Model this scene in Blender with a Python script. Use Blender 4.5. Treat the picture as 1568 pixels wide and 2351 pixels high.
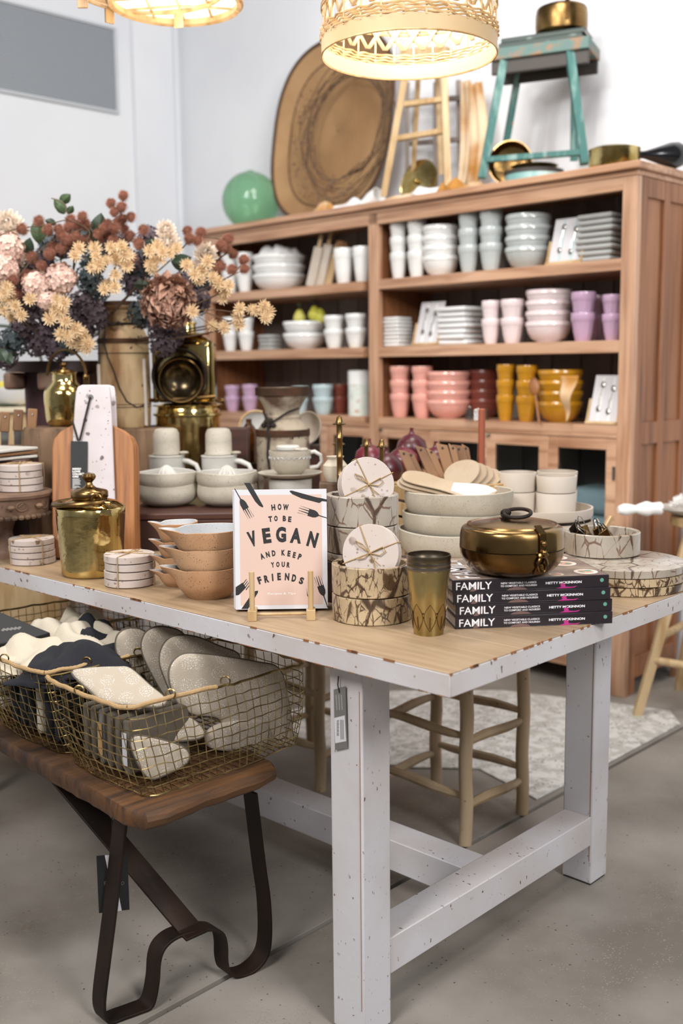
import bpy, math, random
from mathutils import Vector, Matrix, noise
for o in list(bpy.data.objects): bpy.data.objects.remove(o)
R=random.Random(7)
# ---------------- camera ----------------
F=2433.0; CH=1.22; PIT=math.atan(333/2433.0); ROL=.0098
_r0=Vector((1,0,0)); _u0=Vector((0,math.sin(PIT),math.cos(PIT))); FW=Vector((0,math.cos(PIT),-math.sin(PIT)))
RT=math.cos(ROL)*_r0-math.sin(ROL)*_u0; UP=math.sin(ROL)*_r0+math.cos(ROL)*_u0
CAM=Vector((0,0,CH))
cd=bpy.data.cameras.new('camera'); cam=bpy.data.objects.new('camera',cd); bpy.context.scene.collection.objects.link(cam)
m=Matrix((RT,UP,-FW)).transposed().to_4x4(); m.translation=CAM; cam.matrix_world=m
cd.sensor_fit='VERTICAL'; cd.sensor_height=36; cd.sensor_width=24; cd.lens=F/2351*36; cd.clip_end=60
cd.dof.use_dof=True; cd.dof.focus_distance=2.12; cd.dof.aperture_fstop=2.7; cd.dof.aperture_blades=0
bpy.context.scene.camera=cam
# ---------------- world, lights, exposure ----------------
sc=bpy.context.scene
sc.view_settings.view_transform='Standard'; sc.view_settings.look='None'; sc.view_settings.gamma=1
sc.view_settings.use_curve_mapping=False; sc.view_settings.exposure=0.62
w=bpy.data.worlds.new('world'); sc.world=w; w.use_nodes=True
w.node_tree.nodes['Background'].inputs[0].default_value=(.93,.95,1,1); w.node_tree.nodes['Background'].inputs[1].default_value=.15
def area(name,loc,target,size,power,col=(1,.97,.93)):
    l=bpy.data.lights.new(name,'AREA'); l.shape='DISK'; l.size=size; l.energy=power; l.color=col
    o=bpy.data.objects.new(name,l); sc.collection.objects.link(o); o.location=loc
    o.rotation_euler=(Vector(target)-Vector(loc)).to_track_quat('-Z','Y').to_euler(); return o
def spot(name,loc,target,power,ang=60,rad=.05,col=(1,.95,.88)):
    l=bpy.data.lights.new(name,'SPOT'); l.energy=power; l.spot_size=math.radians(ang); l.spot_blend=.6; l.shadow_soft_size=rad; l.color=col
    o=bpy.data.objects.new(name,l); sc.collection.objects.link(o); o.location=loc
    o.rotation_euler=(Vector(target)-Vector(loc)).to_track_quat('-Z','Y').to_euler(); return o
area('ceiling_light_front',(.9,.5,3.3),(.5,2.4,.6),.45,14)
area('ceiling_light_mid',(-.9,2.4,3.4),(-.2,3.2,.6),.5,22)
area('ceiling_light_back',(.4,3.0,3.5),(-.4,5.2,1.2),.9,24)
area('fill_light_front_left',(-1.7,-.6,3.3),(.1,3.2,1.1),1.3,88,(1,.985,.97))  # unseen fill, added to brighten the faces turned to the camera
area('shop_light_front_right',(2.0,-.9,2.9),(.4,2.8,.7),1.2,66,(.98,.99,1))
spot('track_light_left',(-2.6,.9,2.75),(1.2,4.2,2.1),46,50,.04)
spot('track_light_left_near',(-1.8,.3,2.85),(1.2,4.2,2.1),32,50,.04)
# ---------------- projection helpers (pixel -> point in the room) ----------------
def ray(x,y): return (x-784)/F*RT-(y-1175.5)/F*UP+FW
def at(x,y,z=0):
    d=ray(x,y); return CAM+d*((z-CH)/d.z)
def dep(x,y,q): return CAM+ray(x,y)*q
def proj(P):
    v=Vector(P)-CAM; q=v.dot(FW); return 784+F*v.dot(RT)/q,1175.5-F*v.dot(UP)/q,q
def hz(P,py):
    lo,hi=-1.5,5
    for _ in range(34):
        m_=(lo+hi)/2
        if proj((P[0],P[1],m_))[1]>py: lo=m_
        else: hi=m_
    return m_
th=math.radians(43.4); U=Vector((math.sin(th),math.cos(th),0)); V=Vector((-math.cos(th),math.sin(th),0))
ZT=.75; c_=at(1033,1547,ZT); C0=Vector((c_.x,c_.y,0)); TROT=math.atan2(U.y,U.x)
def tb(u,v,z=ZT): return C0+u*U+v*V+Vector((0,0,z))
def vx(px,u,z=ZT):
    lo,hi=-2,6
    for _ in range(34):
        m_=(lo+hi)/2
        if proj(tb(u,m_,z))[0]>px: lo=m_
        else: hi=m_
    return m_
tbk=math.radians(44.9); VB=Vector((-math.sin(tbk),math.cos(tbk),0)); UB=Vector((math.cos(tbk),math.sin(tbk),0)); BF=at(1432,1603,0); BROT=math.atan2(UB.y,UB.x)
def bk(s,d,z): return BF+s*VB+d*UB+Vector((0,0,z))
def sx(px,d,z):
    lo,hi=-2,6
    for _ in range(34):
        m_=(lo+hi)/2
        if proj(bk(m_,d,z))[0]>px: lo=m_
        else: hi=m_
    return m_
# ---------------- mesh builder ----------------
TAU=2*math.pi
class MB:
    def __init__(s): s.v=[];s.f=[];s.mi=[];s.k=0
    def add(s,vs,fs,M=None):
        n=len(s.v)
        s.v+= [tuple(M@Vector(p)) for p in vs] if M else [tuple(p) for p in vs]
        s.f+= [[i+n for i in f] for f in fs]; s.mi+=[s.k]*len(fs); return s
    def box(s,x0,x1,y0,y1,z0,z1,M=None):
        return s.add([(x0,y0,z0),(x1,y0,z0),(x1,y1,z0),(x0,y1,z0),(x0,y0,z1),(x1,y0,z1),(x1,y1,z1),(x0,y1,z1)],
          [(0,3,2,1),(4,5,6,7),(0,1,5,4),(1,2,6,5),(2,3,7,6),(3,0,4,7)],M)
    def lathe(s,pr,n=32,M=None,fn=None):
        vs=[];fs=[];rows=[]
        for r,z in pr:
            if r<=1e-6: rows.append([len(vs)]); vs.append((0,0,z))
            else:
                rows.append(list(range(len(vs),len(vs)+n)))
                for i in range(n):
                    a=TAU*i/n; rr,zz=(fn(r,z,a) if fn else (r,z)); vs.append((rr*math.cos(a),rr*math.sin(a),zz))
        for A,B in zip(rows,rows[1:]):
            if len(A)==1 and len(B)==1: continue
            for i in range(n):
                j=(i+1)%n
                if len(A)==1: fs.append((A[0],B[j],B[i]))
                elif len(B)==1: fs.append((A[i],A[j],B[0]))
                else: fs.append((A[i],A[j],B[j],B[i]))
        return s.add(vs,fs,M)
    def tube(s,pts,r,n=6,closed=False,M=None):
        pts=[Vector(p) for p in pts]; N=len(pts)
        if N<2: return s
        rs=r if isinstance(r,(list,tuple)) else [r]*N
        vs=[];fs=[];up=None
        for i,p in enumerate(pts):
            a=pts[(i-1)%N] if (closed or i>0) else p; b=pts[(i+1)%N] if (closed or i<N-1) else p
            t=(b-a); t=t.normalized() if t.length>1e-9 else Vector((0,0,1))
            if up is None: up=t.orthogonal().normalized()
            up=(up-t*up.dot(t)); up=up.normalized() if up.length>1e-6 else t.orthogonal().normalized()
            w_=t.cross(up)
            for k in range(n):
                an=TAU*k/n; vs.append(p+(up*math.cos(an)+w_*math.sin(an))*rs[i])
        for i in range(N if closed else N-1):
            j=(i+1)%N
            for k in range(n):
                l=(k+1)%n; fs.append((i*n+k,i*n+l,j*n+l,j*n+k))
        if not closed: fs.append(tuple(range(n))[::-1]); fs.append(tuple((N-1)*n+k for k in range(n)))
        return s.add(vs,fs,M)
    def strap(s,pts,wv,t,M=None):
        pts=[Vector(p) for p in pts]; wv=Vector(wv); N=len(pts); vs=[];fs=[]
        for i,p in enumerate(pts):
            d=(pts[min(i+1,N-1)]-pts[max(i-1,0)]).normalized(); nn=d.cross(wv).normalized()*t/2
            for a,b in ((-.5,-1),(.5,-1),(.5,1),(-.5,1)): vs.append(p+wv*a+nn*b)
        for i in range(N-1):
            for k in range(4): l=(k+1)%4; fs.append((i*4+k,i*4+l,i*4+4+l,i*4+4+k))
        fs+=[(3,2,1,0),tuple(N*4-4+k for k in range(4))]
        return s.add(vs,fs,M)
    def prism(s,poly,z0,z1,M=None):
        n=len(poly); vs=[(x,y,z0) for x,y in poly]+[(x,y,z1) for x,y in poly]
        return s.add(vs,[tuple(range(n))[::-1],tuple(range(n,2*n))]+[(i,(i+1)%n,n+(i+1)%n,n+i) for i in range(n)],M)
    def sph(s,c,r,n=14,M=None,sq=(1,1,1)):
        pr=[(max(0,r*math.sin(math.pi*i/(n//2))),-r*math.cos(math.pi*i/(n//2))) for i in range(n//2+1)]; pr[0]=(0,-r); pr[-1]=(0,r)
        T=Matrix.Translation(Vector(c))@Matrix.Diagonal((sq[0],sq[1],sq[2],1)); return s.lathe(pr,n,(M@T) if M else T)
    def grid(s,fn,nu,nv,M=None):
        vs=[fn(i/nu,j/nv) for j in range(nv+1) for i in range(nu+1)]
        return s.add(vs,[(j*(nu+1)+i,j*(nu+1)+i+1,(j+1)*(nu+1)+i+1,(j+1)*(nu+1)+i) for j in range(nv) for i in range(nu)],M)
    def pillow(s,poly,t,M=None,puff=.012):
        n=len(poly); cx=sum(p[0] for p in poly)/n; cy=sum(p[1] for p in poly)/n
        lv=[(1,0),(.985,.45),(.93,.75),(.75,.95),(.4,1.05)]
        vs=[];rows=[]
        for side in (1,-1):
            for k,(f,h) in enumerate(lv):
                if side==-1 and k==0: rows.append(rows[0]); continue
                rows.append(list(range(len(vs),len(vs)+n)))
                for x,y in poly:
                    X=cx+(x-cx)*f; Y=cy+(y-cy)*f; b=noise.noise(Vector((X*18,Y*18,side)))*puff*.3 if k>1 else 0
                    vs.append((X,Y,side*(t/2*h+b)))
            rows.append([len(vs)]); vs.append((cx,cy,side*t/2*1.05))
        fs=[]; L=len(lv)+1
        for side in (0,1):
            rr=rows[side*L:(side+1)*L]
            for A,B in zip(rr,rr[1:]):
                for i in range(n):
                    j=(i+1)%n; f=(A[i],A[j],B[0]) if len(B)==1 else (A[i],A[j],B[j],B[i])
                    fs.append(f if side==0 else f[::-1])
        return s.add(vs,fs,M)
def obj(name,mb,mat=None,parent=None,loc=None,bev=0,ang=38,flat=False,mats=None,sub=0,solid=0):
    me=mb if isinstance(mb,bpy.types.Mesh) else None
    if me is None:
        me=bpy.data.meshes.new(name); me.from_pydata(mb.v,[],mb.f); me.validate()
        for x in (mats or [mat]): me.materials.append(x)
        if mats: me.polygons.foreach_set('material_index',mb.mi)
        if not flat:
            me.polygons.foreach_set('use_smooth',[True]*len(me.polygons)); me.set_sharp_from_angle(angle=math.radians(ang))
        me.update()
    o=bpy.data.objects.new(name,me); sc.collection.objects.link(o)
    if parent: o.parent=parent
    if loc is not None: o.location=loc
    if solid: md=o.modifiers.new('t','SOLIDIFY'); md.thickness=solid; md.offset=0
    if bev: md=o.modifiers.new('b','BEVEL'); md.width=bev; md.segments=2; md.limit_method='ANGLE'; md.harden_normals=False
    if sub: md=o.modifiers.new('s','SUBSURF'); md.levels=sub; md.render_levels=sub
    return o
def tag(o,label=None,cat=None,group=None,kind=None):
    for k,v_ in (('label',label),('category',cat),('group',group),('kind',kind)):
        if v_: o[k]=v_
    return o
def thing(name,label,cat,loc=(0,0,0),rz=0,group=None,rot=None):
    o=bpy.data.objects.new(name,None); sc.collection.objects.link(o); o.empty_display_size=.05
    o.location=loc; o.rotation_euler=rot if rot else (0,0,rz); return tag(o,label,cat,group)
KIDS={}
def dup(o,parent=None,loc=None,rz=None,label=None,group=None,scale=None):
    c=o.copy(); sc.collection.objects.link(c)
    if parent: c.parent=parent
    if loc is not None: c.location=loc
    if rz is not None: c.rotation_euler=(0,0,rz)
    if scale: c.scale=scale
    if label: c['label']=label
    if group: c['group']=group
    for ch in list(o.children): dup(ch,c)
    return c
_tc={}
def tmesh(s,bold=.02):
    k=(s,bold)
    if k in _tc: return _tc[k]
    cu=bpy.data.curves.new('t','FONT'); cu.body=s; cu.size=1; cu.offset=bold; cu.resolution_u=3; cu.fill_mode='FRONT'
    o=bpy.data.objects.new('t',cu); sc.collection.objects.link(o); bpy.context.view_layer.update()
    me=bpy.data.meshes.new_from_object(o.evaluated_get(bpy.context.evaluated_depsgraph_get()))
    vs=[v_.co.copy() for v_ in me.vertices]; fs=[tuple(p.vertices) for p in me.polygons]
    bpy.data.objects.remove(o); bpy.data.meshes.remove(me)
    x0=min(p.x for p in vs);x1=max(p.x for p in vs);y0=min(p.y for p in vs);y1=max(p.y for p in vs)
    vs=[((p.x-x0)/(x1-x0)-.5,(p.y-y0)/(y1-y0)-.5,0) for p in vs]
    _tc[k]=(vs,fs,(x1-x0)/(y1-y0)); return _tc[k]
def txt(mb,s,cx,cy,w,h,rot=0,z=0,M=None,bold=.02):
    vs,fs,asp=tmesh(s,bold)
    if w is None: w=h*asp
    L=Matrix.Translation((cx,cy,z))@Matrix.Rotation(rot,4,'Z')@Matrix.Diagonal((w,h,1,1))
    mb.add(vs,fs,(M@L) if M else L); return w
class PL:  # a real plane in the room: origin at pixel (px,py) on height z, yaw about Z (0 = facing camera), tilt back in radians
    def __init__(s,px,py,z,yaw=0,tilt=0,O=None):
        s.O=O if O is not None else at(px,py,z); 
        s.X=Vector((math.cos(yaw),math.sin(yaw),0)); n0=Vector((math.sin(yaw),-math.cos(yaw),0))
        s.Y=(Vector((0,0,1))*math.cos(tilt)-n0*math.sin(tilt)); s.N=s.X.cross(s.Y)
        s.M=Matrix((s.X,s.Y,s.N)).transposed().to_4x4(); s.rot=s.M.to_euler()
    def h(s,px,py):
        d=ray(px,py); t=(s.O-CAM).dot(s.N)/d.dot(s.N); P=CAM+d*t-s.O; return (P.dot(s.X),P.dot(s.Y))
    def p(s,pts): return [s.h(*q) for q in pts]
def hc(s):
    s=s.lstrip('#'); return tuple(((int(s[i:i+2],16)/255+.055)/1.055)**2.4 if int(s[i:i+2],16)>10 else int(s[i:i+2],16)/255/12.92 for i in (0,2,4))+(1,)
# ---------------- materials ----------------
def mat(name,col,rough=.5,metal=0,col2=None,sc_=6,st=(1,1,1),rng=(.4,.6),bump=0,bs=60,speck=None,trans=0,ior=1.45,coat=0,sheen=0,emis=0,vein=None,wood=None,det=4,alpha=1,spec=None,bst=None,rvar=0,gate=(.46,.56),sst=(1,1,1),world=False):
    m_=bpy.data.materials.new(name); m_.use_nodes=True; nt=m_.node_tree; N=nt.nodes; L=nt.links; B=N['Principled BSDF']
    B.inputs['Roughness'].default_value=rough; B.inputs['Metallic'].default_value=metal
    c1=hc(col) if isinstance(col,str) else col
    B.inputs['Base Color'].default_value=c1
    if trans: B.inputs['Transmission Weight'].default_value=trans; B.inputs['IOR'].default_value=ior
    if coat: B.inputs['Coat Weight'].default_value=coat; B.inputs['Coat Roughness'].default_value=.12
    if sheen: B.inputs['Sheen Weight'].default_value=sheen
    if spec is not None: B.inputs['Specular IOR Level'].default_value=spec
    if emis: B.inputs['Emission Color'].default_value=c1; B.inputs['Emission Strength'].default_value=emis
    if alpha<1: B.inputs['Alpha'].default_value=alpha
    tc=N.new('ShaderNodeTexCoord'); oi=N.new('ShaderNodeObjectInfo')
    mu=N.new('ShaderNodeMath'); mu.operation='MULTIPLY'; mu.inputs[1].default_value=17; L.new(oi.outputs['Random'],mu.inputs[0])
    va=N.new('ShaderNodeVectorMath'); va.operation='ADD'; L.new(tc.outputs['Object'],va.inputs[0])
    if not world: L.new(mu.outputs[0],va.inputs[1])
    vec=va.outputs[0]
    def mp(s_):
        q=N.new('ShaderNodeMapping'); q.inputs['Scale'].default_value=s_; L.new(vec,q.inputs[0]); return q.outputs[0]
    def nz(scale,s_=(1,1,1),d=4,dis=0):
        q=N.new('ShaderNodeTexNoise'); q.inputs['Scale'].default_value=scale; q.inputs['Detail'].default_value=d; q.inputs['Distortion'].default_value=dis; L.new(mp(s_),q.inputs['Vector']); return q.outputs[0]
    def mr(x,a,b,c=0,d=1):
        q=N.new('ShaderNodeMapRange'); q.inputs[1].default_value=a;q.inputs[2].default_value=b;q.inputs[3].default_value=c;q.inputs[4].default_value=d; L.new(x,q.inputs[0]); return q.outputs[0]
    def mx(f,a,b):
        q=N.new('ShaderNodeMix'); q.data_type='RGBA'; L.new(f,q.inputs[0])
        for i,v_ in ((6,a),(7,b)):
            if isinstance(v_,tuple): q.inputs[i].default_value=v_
            else: L.new(v_,q.inputs[i])
        return q.outputs[2]
    cur=c1
    if col2: cur=mx(mr(nz(sc_,st,det,.6 if wood else 0),*rng),cur,hc(col2))
    if wood: # fine grain streaks
        cur=mx(mr(nz(wood[1],wood[2],6,.3),.45,.7,0,.75),cur,hc(wood[0]))
    if vein:
        for (vc,vs,wd,dis) in vein:
            q=N.new('ShaderNodeTexVoronoi'); q.feature='DISTANCE_TO_EDGE'; q.inputs['Scale'].default_value=vs
            ad=N.new('ShaderNodeVectorMath'); ad.operation='MULTIPLY_ADD'; ns=N.new('ShaderNodeTexNoise'); ns.inputs['Scale'].default_value=vs*.6; ns.inputs['Detail'].default_value=3; L.new(vec,ns.inputs['Vector'])
            L.new(ns.outputs[1],ad.inputs[0]); ad.inputs[1].default_value=(dis,dis,dis); L.new(mp((1,1,.45)),ad.inputs[2]); L.new(ad.outputs[0],q.inputs['Vector'])
            w1=mr(nz(vs*.9),.42,.62,wd*.04,wd); cm=N.new('ShaderNodeMath'); cm.operation='DIVIDE'; L.new(q.outputs['Distance'],cm.inputs[0]); L.new(w1,cm.inputs[1])
            cur=mx(mr(cm.outputs[0],.5,1.2,.9,0),cur,hc(vc))
    if speck:
        for (pc,ps,pt) in (speck if isinstance(speck,list) else [speck]):
            q=N.new('ShaderNodeTexVoronoi'); q.inputs['Scale'].default_value=ps; q.inputs['Randomness'].default_value=1; sn=N.new('ShaderNodeTexNoise'); sn.inputs['Scale'].default_value=ps*1.6; L.new(vec,sn.inputs['Vector']); sa=N.new('ShaderNodeVectorMath'); sa.operation='MULTIPLY_ADD'; L.new(sn.outputs[1],sa.inputs[0]); sa.inputs[1].default_value=(.45/ps,)*3; L.new(mp(sst),sa.inputs[2]); L.new(sa.outputs[0],q.inputs['Vector'])
            g=mr(q.outputs['Distance'],pt*.75,pt,1,0)
            g2=N.new('ShaderNodeMath'); g2.operation='MULTIPLY'; L.new(g,g2.inputs[0]); L.new(mr(nz(ps*.21),*gate),g2.inputs[1])
            cur=mx(g2.outputs[0],cur,hc(pc))
    if not isinstance(cur,tuple): L.new(cur,B.inputs['Base Color'])
    if rvar: L.new(mr(nz(sc_*1.7),.35,.7,max(.03,rough-rvar),rough+rvar),B.inputs['Roughness'])
    if bump:
        b_=N.new('ShaderNodeBump'); b_.inputs['Strength'].default_value=bump; b_.inputs['Distance'].default_value=.004
        L.new(nz(bs,bst or (st if (col2 and wood) else (1,1,1)),5),b_.inputs['Height']); L.new(b_.outputs[0],B.inputs['Normal'])
    m_['nt']=1
    return m_
WH='#ffffff'
M=dict(
 wall=mat('wall_paint','#e3e5e8',.8,col2='#dcdee3',sc_=1.2,bump=.05,bs=40),
 floor=mat('concrete','#9b948c',.55,col2='#6f685f',sc_=2.2,rng=(.35,.65),bump=.08,bs=90,speck=[('#4a3f34',55,.13),('#8d867b',160,.3)],rvar=.12,det=8),
 rug=mat('pebbled_rug','#d9d6d1',.95,col2='#b9b5ae',sc_=30,speck=('#8b857d',70,.35),bump=.4,bs=200),
 paint=mat('chipped_white_paint','#cac7ca',.5,col2='#bcb4b1',sc_=3,speck=[('#5b3a22',70,.15),('#7a5a3c',150,.15)],bump=.12,gate=(.51,.58),sst=(1,.45,.4),bs=70,rvar=.1),
 paintV=None,
 oak=mat('oak_top','#ab9377',.45,col2='#957c5f',sc_=5,st=(3,.35,1),rng=(.3,.7),wood=('#8c7256',30,(2.5,.12,1)),bump=.05),
 oakedge=mat('worn_edge','#8a5c38',.7),
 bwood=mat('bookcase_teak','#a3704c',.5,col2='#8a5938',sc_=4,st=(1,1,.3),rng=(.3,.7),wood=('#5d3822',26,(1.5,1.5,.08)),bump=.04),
 bwoodF=mat('bookcase_lit_front_teak','#cba487',.5,col2='#b28767',sc_=4,st=(1,.3,1),rng=(.3,.7),wood=('#8a5c40',26,(1.5,.1,1.5)),bump=.04),  # same teak made paler: light on the front put into the colour
 bwoodV=mat('bookcase_lit_post_teak','#cba487',.5,col2='#b28767',sc_=4,st=(1,1,.3),rng=(.3,.7),wood=('#8a5c40',26,(1.5,1.5,.1)),bump=.04),  # lit front tone in the colour again, with upright grain
 bback=mat('bookcase_back_boards','#857a73',.7,col2='#6b605a',sc_=5,st=(1,1,.2)),
 brass=mat('polished_brass','#dcc88c',.14,1,col2='#9a7a3a',sc_=14,st=(1,1,.2),rng=(.45,.66),bump=.35,bs=26,rvar=.08),
 brassD=mat('aged_brass','#93764a',.27,1,col2='#5c4427',sc_=6,rng=(.3,.7),bump=.1,bs=30,rvar=.1),
 brassP=mat('pale_brass','#d6c48c',.18,1,col2='#a58c50',sc_=8,bump=.25,bs=60),
 iron=mat('dark_rusty_steel','#1c130d',.6,.5,col2='#2b1a10',sc_=9,bump=.15,bs=80),
 steel=mat('steel','#9a9894',.2,1),
 stone=mat('speckled_stoneware','#bab2a3',.6,col2='#aaa190',sc_=7,speck=[('#5a5046',260,.22),('#7d7263',420,.25)]),
 stonew=mat('pale_stoneware','#c9c6bf',.45,col2='#bbb7af',sc_=7,speck=('#8a8378',230,.2)),
 tan=mat('tan_speckled_stoneware','#b8916e',.6,col2='#a87d58',sc_=6,speck=[('#4b3321',210,.22),('#6e4d34',360,.25)]),
 glazein=mat('pale_glaze','#c4c3c3',.25,col2='#babbbd',sc_=6,speck=('#8e8a86',240,.2),coat=.5),
 matteW=mat('matte_white_clay','#c4b9ad',.7,col2='#bbae9f',sc_=6), clay=mat('bare_clay','#b19d85',.75,col2='#a58f75',sc_=9,speck=('#8b745a',300,.2)),
 trav=mat('travertine','#c2b5ae',.6,col2='#bfb0a6',sc_=14,speck=[('#7b6252',30,.26),('#8f7a6a',75,.22)],bump=.08,bs=80),
 terr=mat('terrazzo_stone','#c3babc',.4,col2='#b2a7a3',sc_=9,rng=(.45,.8),speck=[('#5d5154',34,.22),('#6f6062',80,.2)]),
 marb=mat('rainforest_marble','#bba583',.3,col2='#9c866c',sc_=9,rng=(.35,.65),vein=[('#2e1a14',13,.075,.02),('#48301f',34,.075,.008),('#3a241a',80,.07,.004)],coat=.2,speck=('#8b7560',160,.2)),
 marbG=mat('grey_rainforest_marble','#b1a79b',.28,col2='#948878',sc_=8,rng=(.35,.65),vein=[('#3e2418',13,.05,.02),('#6b5140',40,.06,.008)],coat=.25),
 twine=mat('jute_twine','#a98c62',.9,bump=.5,bs=300),
 acacia=mat('acacia_board','#a8703f',.5,col2='#8f5a30',sc_=5,st=(2.5,.3,1),rng=(.3,.7),wood=('#6b3f1f',30,(3,.15,1))),
 pine=mat('pale_pine','#c9ae86',.55,col2='#b6976c',sc_=6,st=(1,1,.25),wood=('#a07c4c',40,(1,1,.1))),
 stoolw=mat('raw_timber','#b9a183',.65,col2='#a08868',sc_=8,st=(1,1,.3),speck=('#6a4e33',40,.12),bump=.1,bs=60),
 stumpw=mat('weathered_timber','#86694f',.8,col2='#54402f',sc_=8,st=(1,1,.25),rng=(.35,.65),wood=('#2e2018',30,(1,1,.1)),bump=.5,bs=40),
 carved=mat('carved_brown_wood','#7f6350',.7,col2='#5e4536',sc_=9,bump=.3,bs=50,speck=('#3a281d',60,.2)),
 darkbox=mat('dark_mahogany_box','#4a2a1f',.45,col2='#37201a',sc_=5,st=(.4,1,1),wood=('#241410',30,(.1,1,1)),bump=.05),
 maroon=mat('maroon_bark','#3f2026',.75,col2='#2a1418',sc_=9,st=(1,1,.2),bump=.5,bs=50),
 plank=mat('rough_dark_plank','#64401f',.65,col2='#2f1c0d',sc_=6,st=(1.5,.3,1),rng=(.35,.65),wood=('#1f1209',26,(3,.2,1)),bump=.6,bs=35),
 churn=mat('rusty_cream_churn','#c2a67e',.55,.1,col2='#84603a',sc_=11,st=(1,1,.35),rng=(.45,.62),speck=('#5b3a1e',40,.2),bump=.15,bs=30),
 rust=mat('rust_band','#4f2f18',.8,.2,col2='#33200f',sc_=12,bump=.3,bs=80),
 oldvase=mat('distressed_vase','#a89a86',.8,col2='#5a4434',sc_=12,rng=(.45,.62),speck=('#3a2a20',50,.22),bump=.4,bs=50),
 cord=mat('dark_cord','#2a211c',.9,bump=.4,bs=300),
 black=mat('black_card','#141416',.6), ink=mat('black_ink','#1c1a1b',.6), white=mat('white_paper','#cccacd',.7),
 pages=mat('page_edges','#cfc6bd',.8,col2='#aaa198',sc_=40,st=(.2,.2,12)),
 blush=mat('blush_print','#cdb0a2',.6), fade=mat('pale_print','#efe3dc',.6),
 spine=mat('charcoal_cover','#221b20',.35), pink=mat('magenta_print','#b0307c',.4), peach=mat('peach_print','#cf9c86',.4), dgreen=mat('green_dot','#5d9480',.4), mauve=mat('mauve_print','#6d5450',.4), plate=mat('cream_print','#e8dccd',.4), orangep=mat('orange_print','#c98958',.4),
 label=mat('grey_tag','#6d6a66',.6),
 cane=mat('cane_wrap','#a98a5f',.6,bump=.4,bs=200), wire=mat('brass_wire','#b09a6a',.35,1,col2='#75603a',sc_=30),
 linen=None,
 greytaupe=mat('taupe_trim','#5f564a',.9), cream=mat('cream_cotton','#c2b7a4',.95,bump=.3,bs=300), navy=mat('black_cotton','#1b1c22',.95,bump=.3,bs=300),
 bam=mat('bamboo_lamp','#d3b183',.5,col2='#bf9a68',sc_=12,wood=('#94703f',40,(1,1,.2))), bamd=mat('bamboo_strip','#c4a67c',.55),
 glow=mat('lamp_bulb',(1,.86,.66,1),.5,emis=12), diff=mat('lit_diffuser',(1,.95,.87,1),.6,emis=.55),
 burr=mat('rust_burr','#7c4b3b',.9,col2='#9c6b56',sc_=60), creamf=mat('golden_cream_petal','#d9b687',.85,col2='#f0e0c2',sc_=40), mumw=mat('cream_petal','#f5ede3',.85,col2='#efdcc9',sc_=30),
 dahl=mat('dusty_rose_petal','#c7a48f',.8,col2='#9b6f5b',sc_=40), hyd=mat('blush_hydrangea','#e9d0c3',.8,col2='#cfa592',sc_=30), dark=mat('plum_foliage','#372c33',.75,col2='#5a4a50',sc_=25), dark2=mat('slate_foliage','#2b3235',.7,col2='#4a5557',sc_=25),
 leaf=mat('green_leaf','#5d7350',.5,col2='#3f5238',sc_=20), leafd=mat('dark_green_leaf','#2d3d2b',.45), twig=mat('thin_twig','#5a4634',.9),
 gglass=mat('sea_green_glass','#93c79f',.03,trans=.7,ior=1.15,coat=.6),
 glass=mat('cabinet_glass','#c9d4d6',.03,trans=1,ior=1.1),
 basket=mat('woven_basket','#a5835c',.8,col2='#94714c',sc_=3,bump=.8,bs=140), basketd=mat('dark_basket_rim','#4f3826',.8,bump=.5,bs=90),
 teal=mat('flaking_teal_paint','#3a6a65',.65,col2='#84a39c',sc_=26,st=(1,1,.3),rng=(.5,.72),speck=('#8a5a3a',18,.25),bump=.3,bs=60), tealD=mat('worn_teal_seat','#55706a',.6,col2='#8d6a4e',sc_=18,rng=(.45,.6)), stoolside=mat('dark_seat_side','#39332f',.6),
 onion=mat('red_onion_skin','#46111a',.35,col2='#681f29',sc_=6,st=(1,1,.2),coat=.1), leath=mat('brown_wood_paddle','#8a6543',.5,col2='#6e4c30',sc_=6), terc=mat('terracotta_wax','#8f4a30',.6),
 cupW=mat('white_glaze','#e6e6e4',.18,coat=.4), cupG=mat('grey_glaze','#b4bab9',.18,coat=.4), cupB=mat('blush_glaze','#e3d3d3',.18,coat=.4), cupL=mat('lilac_glaze','#c0a0bb',.18,coat=.4), cupC=mat('coral_glaze','#e0a294',.18,coat=.4), cupT=mat('terracotta_glaze','#7a3f34',.25), cupM=mat('mustard_glaze','#b9821f',.18,coat=.4), cupA=mat('pale_teal_glaze','#b9cccf',.18,coat=.4),
 clG=mat('grey_linen','#a9aaa8',.95), clW=mat('white_linen','#dedede',.95), pear=mat('yellow_green_pear','#c3c04a',.5,col2='#d8cf7a',sc_=8), ochre=mat('ochre_cloth','#b07a34',.9,col2='#d9c3a5',sc_=4,rng=(.4,.6)), amber=mat('amber_glass','#6b3d0c',.08,trans=.6),
 grille=None, cotton=mat('cotton_white','#efece8',.95), lemon=mat('lemon','#e0cf55',.5), pinkbox=mat('pink_box','#d9b3a2',.7), turq=mat('turquoise_tin','#4f8f8d',.35,col2='#bcd3cf',sc_=9,st=(1,1,.05)), creamwood=mat('cream_painted_wood','#dcd0b4',.6), blackgloss=mat('black_gloss','#101013',.15,coat=.5), brown=mat('brown_post','#6b4a30',.6), bluecl=mat('pale_blue_cloth','#c3d2d9',.9),
)
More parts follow.
